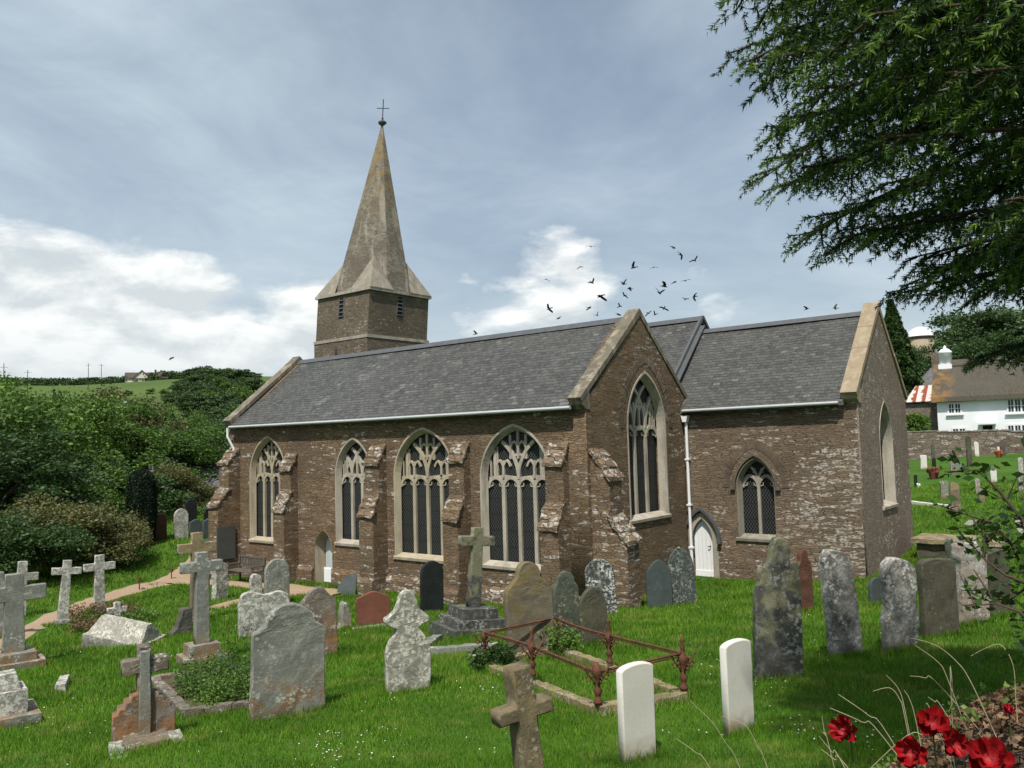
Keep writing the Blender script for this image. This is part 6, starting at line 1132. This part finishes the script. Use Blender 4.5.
# ---------------------------------------------------------------- the big conifer at the right
TX,TY=9.0,-17.0; TZ=gz(TX,TY)
def conifer():
    root=thing('spruce_tree',(TX,TY,TZ),'big dark spruce hanging its boughs over the right side of the churchyard','tree')
    rg=np.random.default_rng(77); rs=random.Random(77)
    ob('trunk',G().tube([(TX,TY,TZ-.4),(TX+.05,TY,TZ+3),(TX-.05,TY+.05,TZ+8),(TX,TY,TZ+14.2)],[.34,.27,.16,.03],14),'bark',root,True)
    wood=G(); NP=[];ND=[];NL=[];NT_=[]
    def needles(pts,per,ln,cut=2.):
        pts=np.array(pts); seg=np.diff(pts,axis=0); L=np.linalg.norm(seg,axis=1); tot=L.sum(); n=max(6,int(tot*per)); t=rg.random(n)*tot; cs=np.concatenate([[0],np.cumsum(L)]); i=np.clip(np.searchsorted(cs,t)-1,0,len(L)-1); f=(t-cs[i])/np.maximum(L[i],1e-6)
        p=pts[i]+seg[i]*f[:,None]; d=seg[i]/np.maximum(L[i],1e-6)[:,None]; s=rg.normal(size=(n,3)); s-=(s*d).sum(1)[:,None]*d; s/=np.linalg.norm(s,axis=1)[:,None]+1e-9
        dr=d*.75+s*.8; dr[:,2]+=.05; dr/=np.linalg.norm(dr,axis=1)[:,None]; NP.append(p); ND.append(dr); NL.append(np.full(n,ln)*rg.uniform(.7,1.2,n)); NT_.append((t/tot>cut)&(rg.random(n)<.9))
    z=TZ+3.3; nb=0
    while z<TZ+12.5:
        f=(z-TZ)/14.5; Lb=6.4*min(1,((1-f)/.55))**.8
        k=21 if z<TZ+10 else 7
        for j in range(k):
            az=rs.uniform(0,2*math.pi) if False else (j/k*2*math.pi+z*2.1+rs.uniform(-.25,.25)); L=Lb*rs.uniform(.72,1.1)
            dx,dy=math.cos(az),math.sin(az)
            west=-dx*.9+ -.1*dy; detail=(dx<.35) and z<TZ+9.2
            zt=z-.3; lim=float(np.interp(zt,[5.2,5.5,5.8,6.2,6.6,7.1,7.5,8.0,8.4,9.0],[.14,.22,.31,.355,.355,.42,.39,.35,.36,.29]))*rs.uniform(.84,1.01)
            # keep the crown's west side where it has been hemmed in: x_tip >= 6.6 - lim*(y_tip+23.5)
            den=-(dx+lim*dy)
            if den>0: L=min(L,max(.9,(TX-6.6+lim*(TY+23.5))/den))
            if dy>0: L=min(L,max(1.0,((-11.9-.53*(z-TZ))-TY)/dy))  # north boughs cut short so the cast shade ends before the headstone row
            if dy<-.2: L=min(L,2.5/-dy)  # south boughs cut short to let sun through onto the earth bank
            droop=rs.uniform(.10,.22); z_=z+rs.uniform(-.2,.2)
            spine=[]
            for i in range(13):
                t=i/12; spine.append(Vector((TX+dx*L*t+.25*math.sin(t*4+j)*-dy,TY+dy*L*t+.25*math.sin(t*4+j)*dx,z_+.20*L*t*.35-droop*L*t*t*.9+.10*L*max(0,t-.75))))
            wood.tube(spine,[.055*(1-.88*i/12)*(.5+.5*(1-f)) for i in range(13)],5)
            ns=int(L*8.5) if detail else int(L*5)
            for s_ in range(ns):
                t=.16+.84*(s_+rs.random()*.6)/ns; i=min(11,int(t*12)); p=spine[i].lerp(spine[i+1],t*12-i); sg=1 if s_%2 else -1
                sl=(.30+1.10*(1-t)**.7)*(L/5.5)*rs.uniform(.7,1.15)*min(1,t*3+.3); fw=.55; d=Vector((dx*fw-dy*sg*.85,dy*fw+dx*sg*.85,-.38+rs.uniform(-.25,.2))).normalized()
                sl*=rs.uniform(.6,1.15); cu_=rs.uniform(-.1,.28); sub=[p+d*sl*q/5+Vector((0,0,cu_*sl*(q/5)**2)) for q in range(6)]
                wood.tube(sub,[.013,.011,.009,.007,.005,.003],4,False)
                if detail: needles(sub,210,.042)
                else: needles(sub,60,.09)
                lit_=rs.random()<.8
                nt=int(sl/.06) if detail else int(sl/.25)
                for q in range(nt):
                    tq=.12+.88*(q+.5)/nt; ii=min(4,int(tq*5)); pp=sub[ii].lerp(sub[ii+1],tq*5-ii); s2=1 if q%2 else -1; side=Vector((-d.y,d.x,0))*s2; tl=(.10+.24*(1-tq))*rs.uniform(.7,1.3)
                    dd=(d*.75+side*.7+Vector((0,0,rs.uniform(-.5,.15)))).normalized(); tw=[pp,pp+dd*tl*.5+Vector((0,0,-.008)),pp+dd*tl+Vector((0,0,-.035))]
                    if detail: needles(tw,200,.044,.35 if (tq>.35 and lit_) else 2.)
                    else: needles(tw,80,.09)
            if detail: needles(spine[4:],150,.034)
            nb+=1
        z+=rs.uniform(.27,.37) if z<TZ+9.2 else .8
    ob('boughs',wood,'twig',root,True)
    p=np.concatenate(NP);d=np.concatenate(ND);l=np.concatenate(NL)[:,None]; n=len(p); s=rg.normal(size=(n,3)); s-=(s*d).sum(1)[:,None]*d; s/=np.linalg.norm(s,axis=1)[:,None]; w_=l*.25
    V=np.stack([p-s*w_*.5,p+s*w_*.5,p+d*l+s*w_*.15],1).reshape(-1,3); print('needles',n,'boughs',nb)
    tk=np.concatenate(NT_); V3=V.reshape(n,3,3); Va=V3[~tk].reshape(-1,3); Vb=V3[tk].reshape(-1,3)
    ob('needle_foliage',fast_mesh(Va,np.arange(len(Va)).reshape(-1,3)),'needle',root); ob('lit_tip_needles',fast_mesh(Vb,np.arange(len(Vb)).reshape(-1,3)),'lit_needle',root); return root  # twig-end needles split off and coloured as if sunlit
conifer()
# ---------------------------------------------------------------- leafy shrub reaching in from the right
def shrub():
    b=SHRUB[0][0]; root=thing('leafy_shrub',(b[0],b[1],gz(b[0],b[1])),'dark leafy shrub branches reaching over the shaded row of headstones','shrub'); g=G(); rg=np.random.default_rng(5); C_=[];Nn=[]
    base=Vector((6.9,-19.9,gz(6.9,-19.9)-.1)); rs=random.Random(4)
    for k,pl_ in enumerate(SHRUB):
        pts=[Vector(p) for p in pl_]
        if k<2: pts=[base]+pts
        g.tube(pts,[(.013 if k<2 else .007)*(1-.75*i/(len(pts)-1)) for i in range(len(pts))],6)
        for a,c in zip(pts[-5:-1],pts[-4:]):
            L=(c-a).length
            for i in range(int(L/.0055)):
                p=a.lerp(c,rs.random()); off=Vector((rs.gauss(0,1),rs.gauss(0,1),rs.gauss(0,.8))).normalized()*rs.uniform(.01,.12); C_.append(tuple(p+off))
                if rs.random()<.10: g.tube([p,p+off*1.0],[.003,.002],4,False)
        for _ in range(3):
            p=pts[-1-rs.randint(0,1)]; q=p+Vector((rs.uniform(-.14,.0),rs.uniform(-.05,.05),rs.uniform(-.06,.12))); g.tube([p,q],[.004,.002],4,False)
            for i in range(7): C_.append(tuple(p.lerp(q,rs.random())+Vector((rs.gauss(0,.012),rs.gauss(0,.012),rs.gauss(0,.012)))))
    for i in range(420):   # thick of the shrub at the edge of view
        C_.append((SHRUB[0][2][0]+rs.gauss(.08,.12),SHRUB[0][2][1]+rs.gauss(0,.1),SHRUB[0][2][2]+rs.gauss(.05,.16)))
    V,F=leaves(np.array(C_),.043,rg,.6,1.8); ob('leaves',fast_mesh(V,F),'leaf_gloss',root); ob('branches',g,'twig',root,True)
shrub()
# plants in the kerbed bed and round the railed grave
def herb(name,cx_,cy_,rx,ry,h,n,m,lab,cat,seed,leaf=.05,ang=0,stalks=40,group=None):
    rg=np.random.default_rng(seed); z_=gz(cx_,cy_); root=thing(name,(cx_,cy_,z_),lab,cat,group); g=G(); P_=[]; rs=random.Random(seed); ca,sa=math.cos(ang),math.sin(ang)
    for i in range(stalks):
        a=rs.uniform(0,6.28);r=rs.random()**.5; lx_,ly_=r*rx*math.cos(a),r*ry*math.sin(a); x_,y_=cx_+lx_*ca-ly_*sa,cy_+lx_*sa+ly_*ca; hh_=h*rs.uniform(.5,1)*(1-.3*r); zz=gz(x_,y_); lean=(rs.gauss(0,.12),rs.gauss(0,.12))
        p0=(x_,y_,zz); p1=(x_+lean[0]*hh_,y_+lean[1]*hh_,zz+hh_*.6); p2=(x_+lean[0]*2*hh_,y_+lean[1]*2*hh_,zz+hh_); g.tube([p0,p1,p2],[.005,.004,.002],4,False)
        for q in range(n//stalks): t=rs.random(); P_.append((x_+lean[0]*2*hh_*t+rs.gauss(0,.055),y_+lean[1]*2*hh_*t+rs.gauss(0,.055),zz+.02+hh_*t+rs.gauss(0,.02)))
    V,F=leaves(np.array(P_),leaf,rg,.6,1.9); ob('leaves',fast_mesh(V,F),m,root); ob('stems',g,'green_stem',root,True)
herb('weed_clump',-4.3,-16.75,1.35,.48,.62,9000,'leaf_mid','tangle of weeds filling the kerbed bed before the pale granite cross','plant',1,.045,math.atan2(1.1,-3.1),110)
herb('weed_clump',-3.3,-17.1,.55,.42,.42,3200,'leaf_bright','low green weeds at the open end of the kerbed bed','plant',2,.04,0,30)
herb('dock_plant',-5.0,-15.9,.09,.09,1.15,420,'leaf_dark','tall dark seeding dock spike beside the granite cross','plant',3,.035,0,5)
herb('ivy_clump',-1.15,-14.25,.36,.22,.42,1900,'leaf_gloss','glossy dark green ivy clump at the near foot of the mossy headstone','plant',4,.055,0,30)
herb('ivy_clump',-.75,-13.15,.2,.16,.62,900,'leaf_bright','bright green ivy climbing between the mossy headstone and the rail','plant',5,.055,0,20)
herb('dry_weed_clump',-16.9,-12.5,1.0,.6,.5,1900,'dead_leaf','rust coloured dead weeds round the foot of the cross by the path','plant',6,.06,.5,60)
herb('dry_weed_clump',-14.9,-13.9,.6,.4,.45,900,'dead_leaf','rust coloured dead weeds between the leaning cross and the coped slab','plant',7,.06,0,40)
herb('weed_clump',-15.2,-12.3,.6,.4,.35,1200,'leaf_bright','fresh green weeds behind the coped slab','plant',8,.06,0,30)
herb('ivy_clump',3.38,-11.55,.06,.05,.1,10,'leaf_dark','tiny ivy','plant',9) if False else None
# ---------------------------------------------------------------- flowers and litter at the lower right
def heapz(x_,y_): return .86*np.exp(-((x_-6.45)/1.3)**4-((y_+18.25)/1.15)**4)
def mound():
    n=70; X=np.linspace(4.6,9.0,n);Y=np.linspace(-19.8,-16.4,n); A_,B_=np.meshgrid(X,Y); Z=ground(A_,B_)+heapz(A_,B_)-.05; rg=np.random.default_rng(2); Z+=rg.normal(size=Z.shape)*.012
    i=np.arange(n*n).reshape(n,n); F=np.stack([i[:-1,:-1],i[:-1,1:],i[1:,1:],i[1:,:-1]],-1).reshape(-1,4); V=np.stack([A_,B_,Z],-1).reshape(-1,3)
    o=ob('garden_bank',fast_mesh(V,F),'soil',None); tag(o,'earth bank heaped with dead leaves at the lower right','ground',kind='structure')
    m=26000; x_=rg.uniform(4.8,8.6,m);y_=rg.uniform(-19.7,-16.5,m); hz_=heapz(x_,y_); k=hz_>.10; x_,y_,hz_=x_[k],y_[k],hz_[k]; P_=np.stack([x_,y_,ground(x_,y_)+hz_-.03+rg.random(len(x_))*.05],1)
    V,F=leaves(P_,.045,rg,.5,1.6); tag(ob('dead_leaves',fast_mesh(V,F),'dead_leaf'),'litter of brown dead leaves covering the earth bank','leaf litter',kind='stuff')
    m=9000; x_=rg.uniform(4.8,8.6,m);y_=rg.uniform(-19.7,-16.5,m); nz_=np.sin(x_*4.3+1)*np.cos(y_*5.1)+.5*np.sin(x_*9+y_*7); k=(nz_>.35)&(heapz(x_,y_)>.04); x_,y_=x_[k],y_[k]; P_=np.stack([x_,y_,ground(x_,y_)+heapz(x_,y_)+rg.random(len(x_))*.10],1)
    V,F=leaves(P_,.04,rg,.5,1.5); tag(ob('ground_ivy',fast_mesh(V,F),'leaf_bright'),'small green ivy creeping over the dead leaves','ground cover',kind='stuff')
mound()
PL=['ragged red poppy furthest left, seen from the side','red poppy facing the camera at the bottom edge, second from the left','tilted open red poppy with dark eye above the others','red poppy leaning against the dark-eyed one','largest red poppy in the bottom right corner','small red flower lying on the leaf litter']
for k,pl_ in enumerate(POPPY):
    top=Vector(pl_[-1]); rs=random.Random(k+3); root=thing('poppy',tuple(top),PL[k],'flower','red poppies at the lower right'); sc=[.060,.056,.062,.050,.070,.028][k]
    b=Vector(pl_[0]); b.z=min(b.z,gz(b.x,b.y)+float(heapz(b.x,b.y))-.02); pts=[b,Vector(pl_[0]).lerp(Vector(pl_[1]),.5),Vector(pl_[1]),top]; ob('stem',G().tube(pts,[.004,.0035,.003,.003],6),'green_stem',root,True)
    q=Vector([(-.5,-1,.5),(-.1,-1,.35),(.2,-.7,.9),(.5,-.9,.1),(0,-.8,.8),(0,-.3,1)][k]).normalized().to_track_quat('Z','Y').to_matrix()
    V=[];F=[]
    for j in range(6):
        lay=j//3; a0=(j%3)*2*math.pi/3+lay*1.05+rs.uniform(-.25,.25); o=len(V); NR,NA=9,17; up=rs.uniform(.35,.6)+.35*lay; zoff=.004*j; ph=rs.uniform(0,6)
        for r_ in range(NR):
            for s_ in range(NA):
                u=r_/(NR-1); q_=s_/(NA-1)-.5; a=a0+q_*2.5*(1-.1*u); edge=1-.55*abs(q_*2)**3.5; rr=sc*(.95-.12*lay)*(u**.75)*(1+(edge-1)*u)*(1+.06*math.sin(s_*.9+ph)*u)
                zz=sc*up*u**1.6+zoff+sc*(.16*math.sin(s_*1.35+ph)+.08*math.sin(s_*3.1+j))*u**2
                V.append(top+q@Vector((rr*math.cos(a),rr*math.sin(a),zz)))
        for r_ in range(NR-1):
            for s_ in range(NA-1): a=o+r_*NA+s_; F.append((a,a+1,a+NA+1,a+NA))
    ob('petals',mesh_from(V,F,'p',True),'petal_red',root)
    g=G(); 
    for i in range(26): a=rs.uniform(0,6.28); r_=sc*.27*rs.random()**.5; p=top+q@Vector((r_*math.cos(a),r_*math.sin(a),sc*.16)); g.tube([top+q@Vector((0,0,.004)),p],[.0012,.0028],4)
    g.tube([top,top+q@Vector((0,0,sc*.22))],[sc*.11,sc*.16],8); ob('flower_eye',g,'poppy_eye',root)
    if k<5:
        C_=[tuple(Vector(pl_[1]).lerp(b,t)+Vector((rs.gauss(0,.05),rs.gauss(0,.05),rs.gauss(0,.03)))) for t in np.linspace(0,1,26)]; V,F=leaves(np.array(C_),.06,np.random.default_rng(k),.5,2.2); ob('leaf',fast_mesh(V,F),'leaf_gloss',root)
g=G()
SL=['long arching dry grass stalk over the tree shade']
for k,pl_ in enumerate(STEMS):
    pts=[Vector(p) for p in pl_]; base=pts[0].copy(); base.z=gz(base.x,base.y)+float(heapz(base.x,base.y))-.02
    if base.z<pts[0].z-.02:
        dv=(pts[0]-pts[1]).normalized(); dv.z=-abs(dv.z)-.6; dv.normalize(); pts=[pts[0]+dv*min(.8,(pts[0].z-base.z)/max(.2,-dv.z))]+pts
    P_=[]
    for i in range(len(pts)-1):
        p0,p1,p2,p3=pts[max(i-1,0)],pts[i],pts[i+1],pts[min(i+2,len(pts)-1)]
        for q in range(5): t=q/5; P_.append(.5*((2*p1)+(p2-p0)*t+(2*p0-5*p1+4*p2-p3)*t*t+(3*p1-p0-3*p2+p3)*t**3))
    P_.append(pts[-1]); g.tube(P_,[.0024*(1-.6*i/len(P_)) for i in range(len(P_))],5)
tag(ob('dry_grass_stalks',g,'dry_stem'),'scattered pale dry grass stalks arching over the lower right lawn','grass stalks',kind='stuff')
# ---------------------------------------------------------------- lawn
def lawn():
    rg=np.random.default_rng(12); n=820000; rmin,rmax=4.0,46.; r=np.exp(rg.uniform(math.log(rmin),math.log(rmax),n)); b=YAW+np.radians(rg.uniform(-48,46,n)); x_=CAM[0]-np.sin(b)*r; y_=CAM[1]+np.cos(b)*r
    k=np.ones(n,bool); k&=~((x_>XW-.2)&(x_<XA+.1)&(y_>YA-.25)); k&=~((x_>XA)&(x_<0.1)&(y_>-.1)&(y_<5.3)); k&=(heapz(x_,y_)<.05)
    for Q,w_ in PATHS:
        q=np.array([(v.x,v.y) for v in Q]); 
        for i in range(0,len(q)):
            dd=(x_-q[i,0])**2+(y_-q[i,1])**2; k&=dd>(w_*.46)**2
    x_,y_,r=x_[k],y_[k],r[k]; z_=ground(x_,y_)+.03*np.sin(x_*1.7+np.sin(y_*1.1)*2)*np.cos(y_*1.3+x_*.6)*(np.hypot(x_,y_)<60); n=len(x_)
    hgt=(.028+.022*rg.random(n))*(1+.6*np.clip(np.sin(x_*2.1+np.cos(y_*1.7)*2)*np.cos(y_*2.3),0,1))*np.clip(r/9,.9,2.2); w_=.0035*np.clip(r/6,1,7)
    a=rg.uniform(0,6.283,n); la=rg.uniform(0,6.283,n); lean=hgt*rg.uniform(.1,.8,n); p=np.stack([x_,y_,z_-.01],1); s=np.stack([np.cos(a),np.sin(a),0*a],1)*w_[:,None]; tip=p+np.stack([lean*np.cos(la),lean*np.sin(la),hgt+.01],1)
    PQ=[];  # longer tufts the mower missed, round the stones and kerbs
    for st in STONES:
        sx_,sy_,sw_,saz=st[2],st[3],st[5],st[6]
        if math.hypot(sx_-CAM[0],sy_-CAM[1])>26: continue
        m_=620; th_=math.pi-math.radians(saz); lx_=rg.uniform(-.5,.5,m_)*(sw_*1.15+.1); ly_=rg.choice([-1,1],m_)*(st[7]/2+np.abs(rg.normal(size=m_))*.06); PQ.append(np.stack([sx_+lx_*math.cos(th_)-ly_*math.sin(th_),sy_+lx_*math.sin(th_)+ly_*math.cos(th_)],1))
    for a_,b_ in ((( 1.68,-15.96),(2.19,-14.99)),((1.68,-15.96),(-1.39,-14.23)),((2.19,-14.99),(-1.03,-12.95)),((-3.4,-17.72),(-2.55,-16.95)),((-3.4,-17.72),(-6.45,-16.55)),((-2.3,-19.3),(-1.9,-18.6)),((-17,-5.75),(-5.3,-5.75)),((-5.1,-5.4),(-5.1,-.2)),((-5.1,-.2),(.1,-.2)),((.15,0),(.15,5))):
        L_=math.hypot(b_[0]-a_[0],b_[1]-a_[1]); m_=int(L_*700); t_q=rg.random(m_)[:,None]; PQ.append(np.array(a_)+(np.array(b_)-np.array(a_))*t_q+rg.normal(size=(m_,2))*.09)
    tf=rg.normal(size=(260,2))*[9,6]+[-2,-14]; 
    for c2 in tf: PQ.append(c2+rg.normal(size=(90,2))*rg.uniform(.05,.16))
    q=np.concatenate(PQ); q=q[~((q[:,0]>XW-.1)&(q[:,0]<XA)&(q[:,1]>YA-.05))&(heapz(q[:,0],q[:,1])<.05)]; qz=ground(q[:,0],q[:,1]); m_=len(q); qh=rg.uniform(.05,.15,m_); qa=rg.uniform(0,6.283,m_); ql=rg.uniform(0,6.283,m_); qr=np.hypot(q[:,0]-CAM[0],q[:,1]-CAM[1]); qw=.003*np.clip(qr/6,1,5)
    qp=np.stack([q[:,0],q[:,1],qz-.01],1); qs=np.stack([np.cos(qa),np.sin(qa),0*qa],1)*qw[:,None]; qt=qp+np.stack([qh*.4*np.cos(ql),qh*.4*np.sin(ql),qh],1)
    p=np.concatenate([p,qp]); s=np.concatenate([s,qs]); tip=np.concatenate([tip,qt]); n=len(p)
    V=np.stack([p-s,p+s,tip],1).reshape(-1,3); tag(ob('grass',fast_mesh(V,np.arange(3*n).reshape(n,3)),'grass_blade'),'short mown green grass of the churchyard','grass',kind='stuff')
    # daisies and buttercups
    def fl(m,nn,size,seed,name,lab,th):
        rg=np.random.default_rng(seed); r=np.exp(rg.uniform(math.log(5.5),math.log(34),nn)); b=YAW+np.radians(rg.uniform(-34,36,nn)); x_=CAM[0]-np.sin(b)*r; y_=CAM[1]+np.cos(b)*r
        f=np.sin(x_*1.13+1.3*np.sin(y_*.9+seed))*np.cos(y_*1.31+seed)+.5*np.sin(x_*3.1+y_*2.7); k=(f+rg.normal(size=nn)*.35>th)&~((x_>XW-.2)&(x_<XA+.1)&(y_>YA-.2))&~((x_>XA)&(x_<.1)&(y_>-.1)&(y_<5.3))&(heapz(x_,y_)<.05)
        x_,y_,r=x_[k],y_[k],r[k]; z_=ground(x_,y_)+.045+rg.random(len(x_))*.02; V=[];F=[]; q=6
        t=np.arange(q)/q*6.283; sz=size*rg.uniform(.7,1.2,len(x_))*np.clip(r/14,1,1.5); P0=np.stack([x_[:,None]+np.cos(t)*sz[:,None],y_[:,None]+np.sin(t)*sz[:,None],z_[:,None]+rg.normal(size=(len(x_),q))*sz[:,None]*.35],-1)
        tag(ob(name,fast_mesh(P0.reshape(-1,3),np.arange(len(x_)*q).reshape(-1,q)),m),lab,'wild flowers',kind='stuff')
    fl('daisy_white',6500,.0075,5,'daisies','small white daisies scattered over the lawn',.75)
    fl('butter',300,.009,9,'buttercups','a few yellow buttercups in the lawn',.8)
lawn()
# ---------------------------------------------------------------- birds
BLAB=['bird at the upper left of the flock, clear of the others','highest bird of the flock on the upper right side','bird just under the highest one, wings raised','bird at the far upper right of the flock, wings folded down','bird alone between the upper left bird and the roof','bird with long spread wings over the middle of the flock','bird right of the middle one, wings bent','small bird leftmost in the upper rows of the flock','bird with fanned wings left of the flock centre','bird with upright wings at the flock centre, upper of a pair','lower bird of the centre pair, wings raised','small bird below the centre pair','biggest bird of the flock with widest wings','bird with slanted wings, lower left of the right-hand pair','bird with slanted wings, upper right of the right-hand pair','bird with wings up just right of the slanted pair','bird at the right of the middle row','bird gliding low at the left of the flock','tiny bird low in the gap above the left roof ridge','lowest bird at the left of the flock','tiny bird close above the long ridge','bird flapping just left of the gable tip','tiny bird over the gable tip','tiny bird directly right of the gable tip','second tiny bird right of the gable tip','bird diving over the nave roof right of the gable','left bird of the low pair over the chancel roof','right bird of the low pair over the chancel roof','lone bird over the hills left of the church','lone bird just above the west gable','tiny bird above the east end of the chancel roof','tiny bird above the middle of the chancel roof','speck-like bird over the aisle ridge right of the tower']
def bird(seed,p):
    rs=random.Random(seed); g=G(); root=thing('bird',tuple(p),'black '+BLAB[seed],'bird','black birds wheeling over the church roof')
    az=rs.uniform(0,6.28); M_=Matrix.Translation(p)@Matrix.Rotation(az,4,'Z')@Matrix.Rotation(rs.uniform(-.4,.4),4,'Y')@Matrix.Rotation(rs.uniform(-.9,.9),4,'X')
    body=[(-.20,0,0),(-.16,0,.01),(-.08,0,.015),(.02,0,.01),(.10,0,.0),(.15,0,-.005),(.20,0,-.01)]; g.tube([M_@Vector(b) for b in body],[.006,.03,.05,.055,.04,.028,.004],8)
    g.add([M_@Vector(v) for v in((-.14,-.02,.0),(-.14,.02,.0),(-.30,.055,0),(-.30,-.055,0),(-.14,-.02,.012),(-.14,.02,.012),(-.30,.055,.008),(-.30,-.055,.008))],[(0,1,2,3),(7,6,5,4),(0,4,5,1),(1,5,6,2),(2,6,7,3),(3,7,4,0)]); ob('body',g,'bird_black',root,True)
    up=rs.uniform(-.2,1.1)
    for s_ in(-1,1):
        a1=up+rs.uniform(-.15,.15); a2=a1-rs.uniform(.1,.7); y1=.16*math.cos(a1);z1=.16*math.sin(a1); y2=y1+.22*math.cos(a2); z2=z1+.22*math.sin(a2)
        top_=[(.07,.02,0),(-.06,.02,0),(-.09,y1,z1),(.09,y1,z1),(-.16,y2,z2),(-.05,y2+.03*math.cos(a2),z2+.03*math.sin(a2))]; V=[M_@Vector((x_,s_*y_,z_+dz)) for dz in(.0,.012) for x_,y_,z_ in top_]
        g=G(); g.add(V,[(0,1,2,3),(3,2,4,5),(6,9,8,7),(9,11,10,8),(0,6,7,1),(1,7,8,2),(2,8,10,4),(4,10,11,5),(5,11,9,3),(3,9,6,0)]); ob('wing',g,'bird_black',root)
for k,p in enumerate(BIRDS): bird(k,Vector(p))
# clean-up: parts carry no category
for o in bpy.data.objects:
    if o.parent is not None and 'category' in o.keys(): del o['category']
    if 'used' in o.keys(): del o['used']
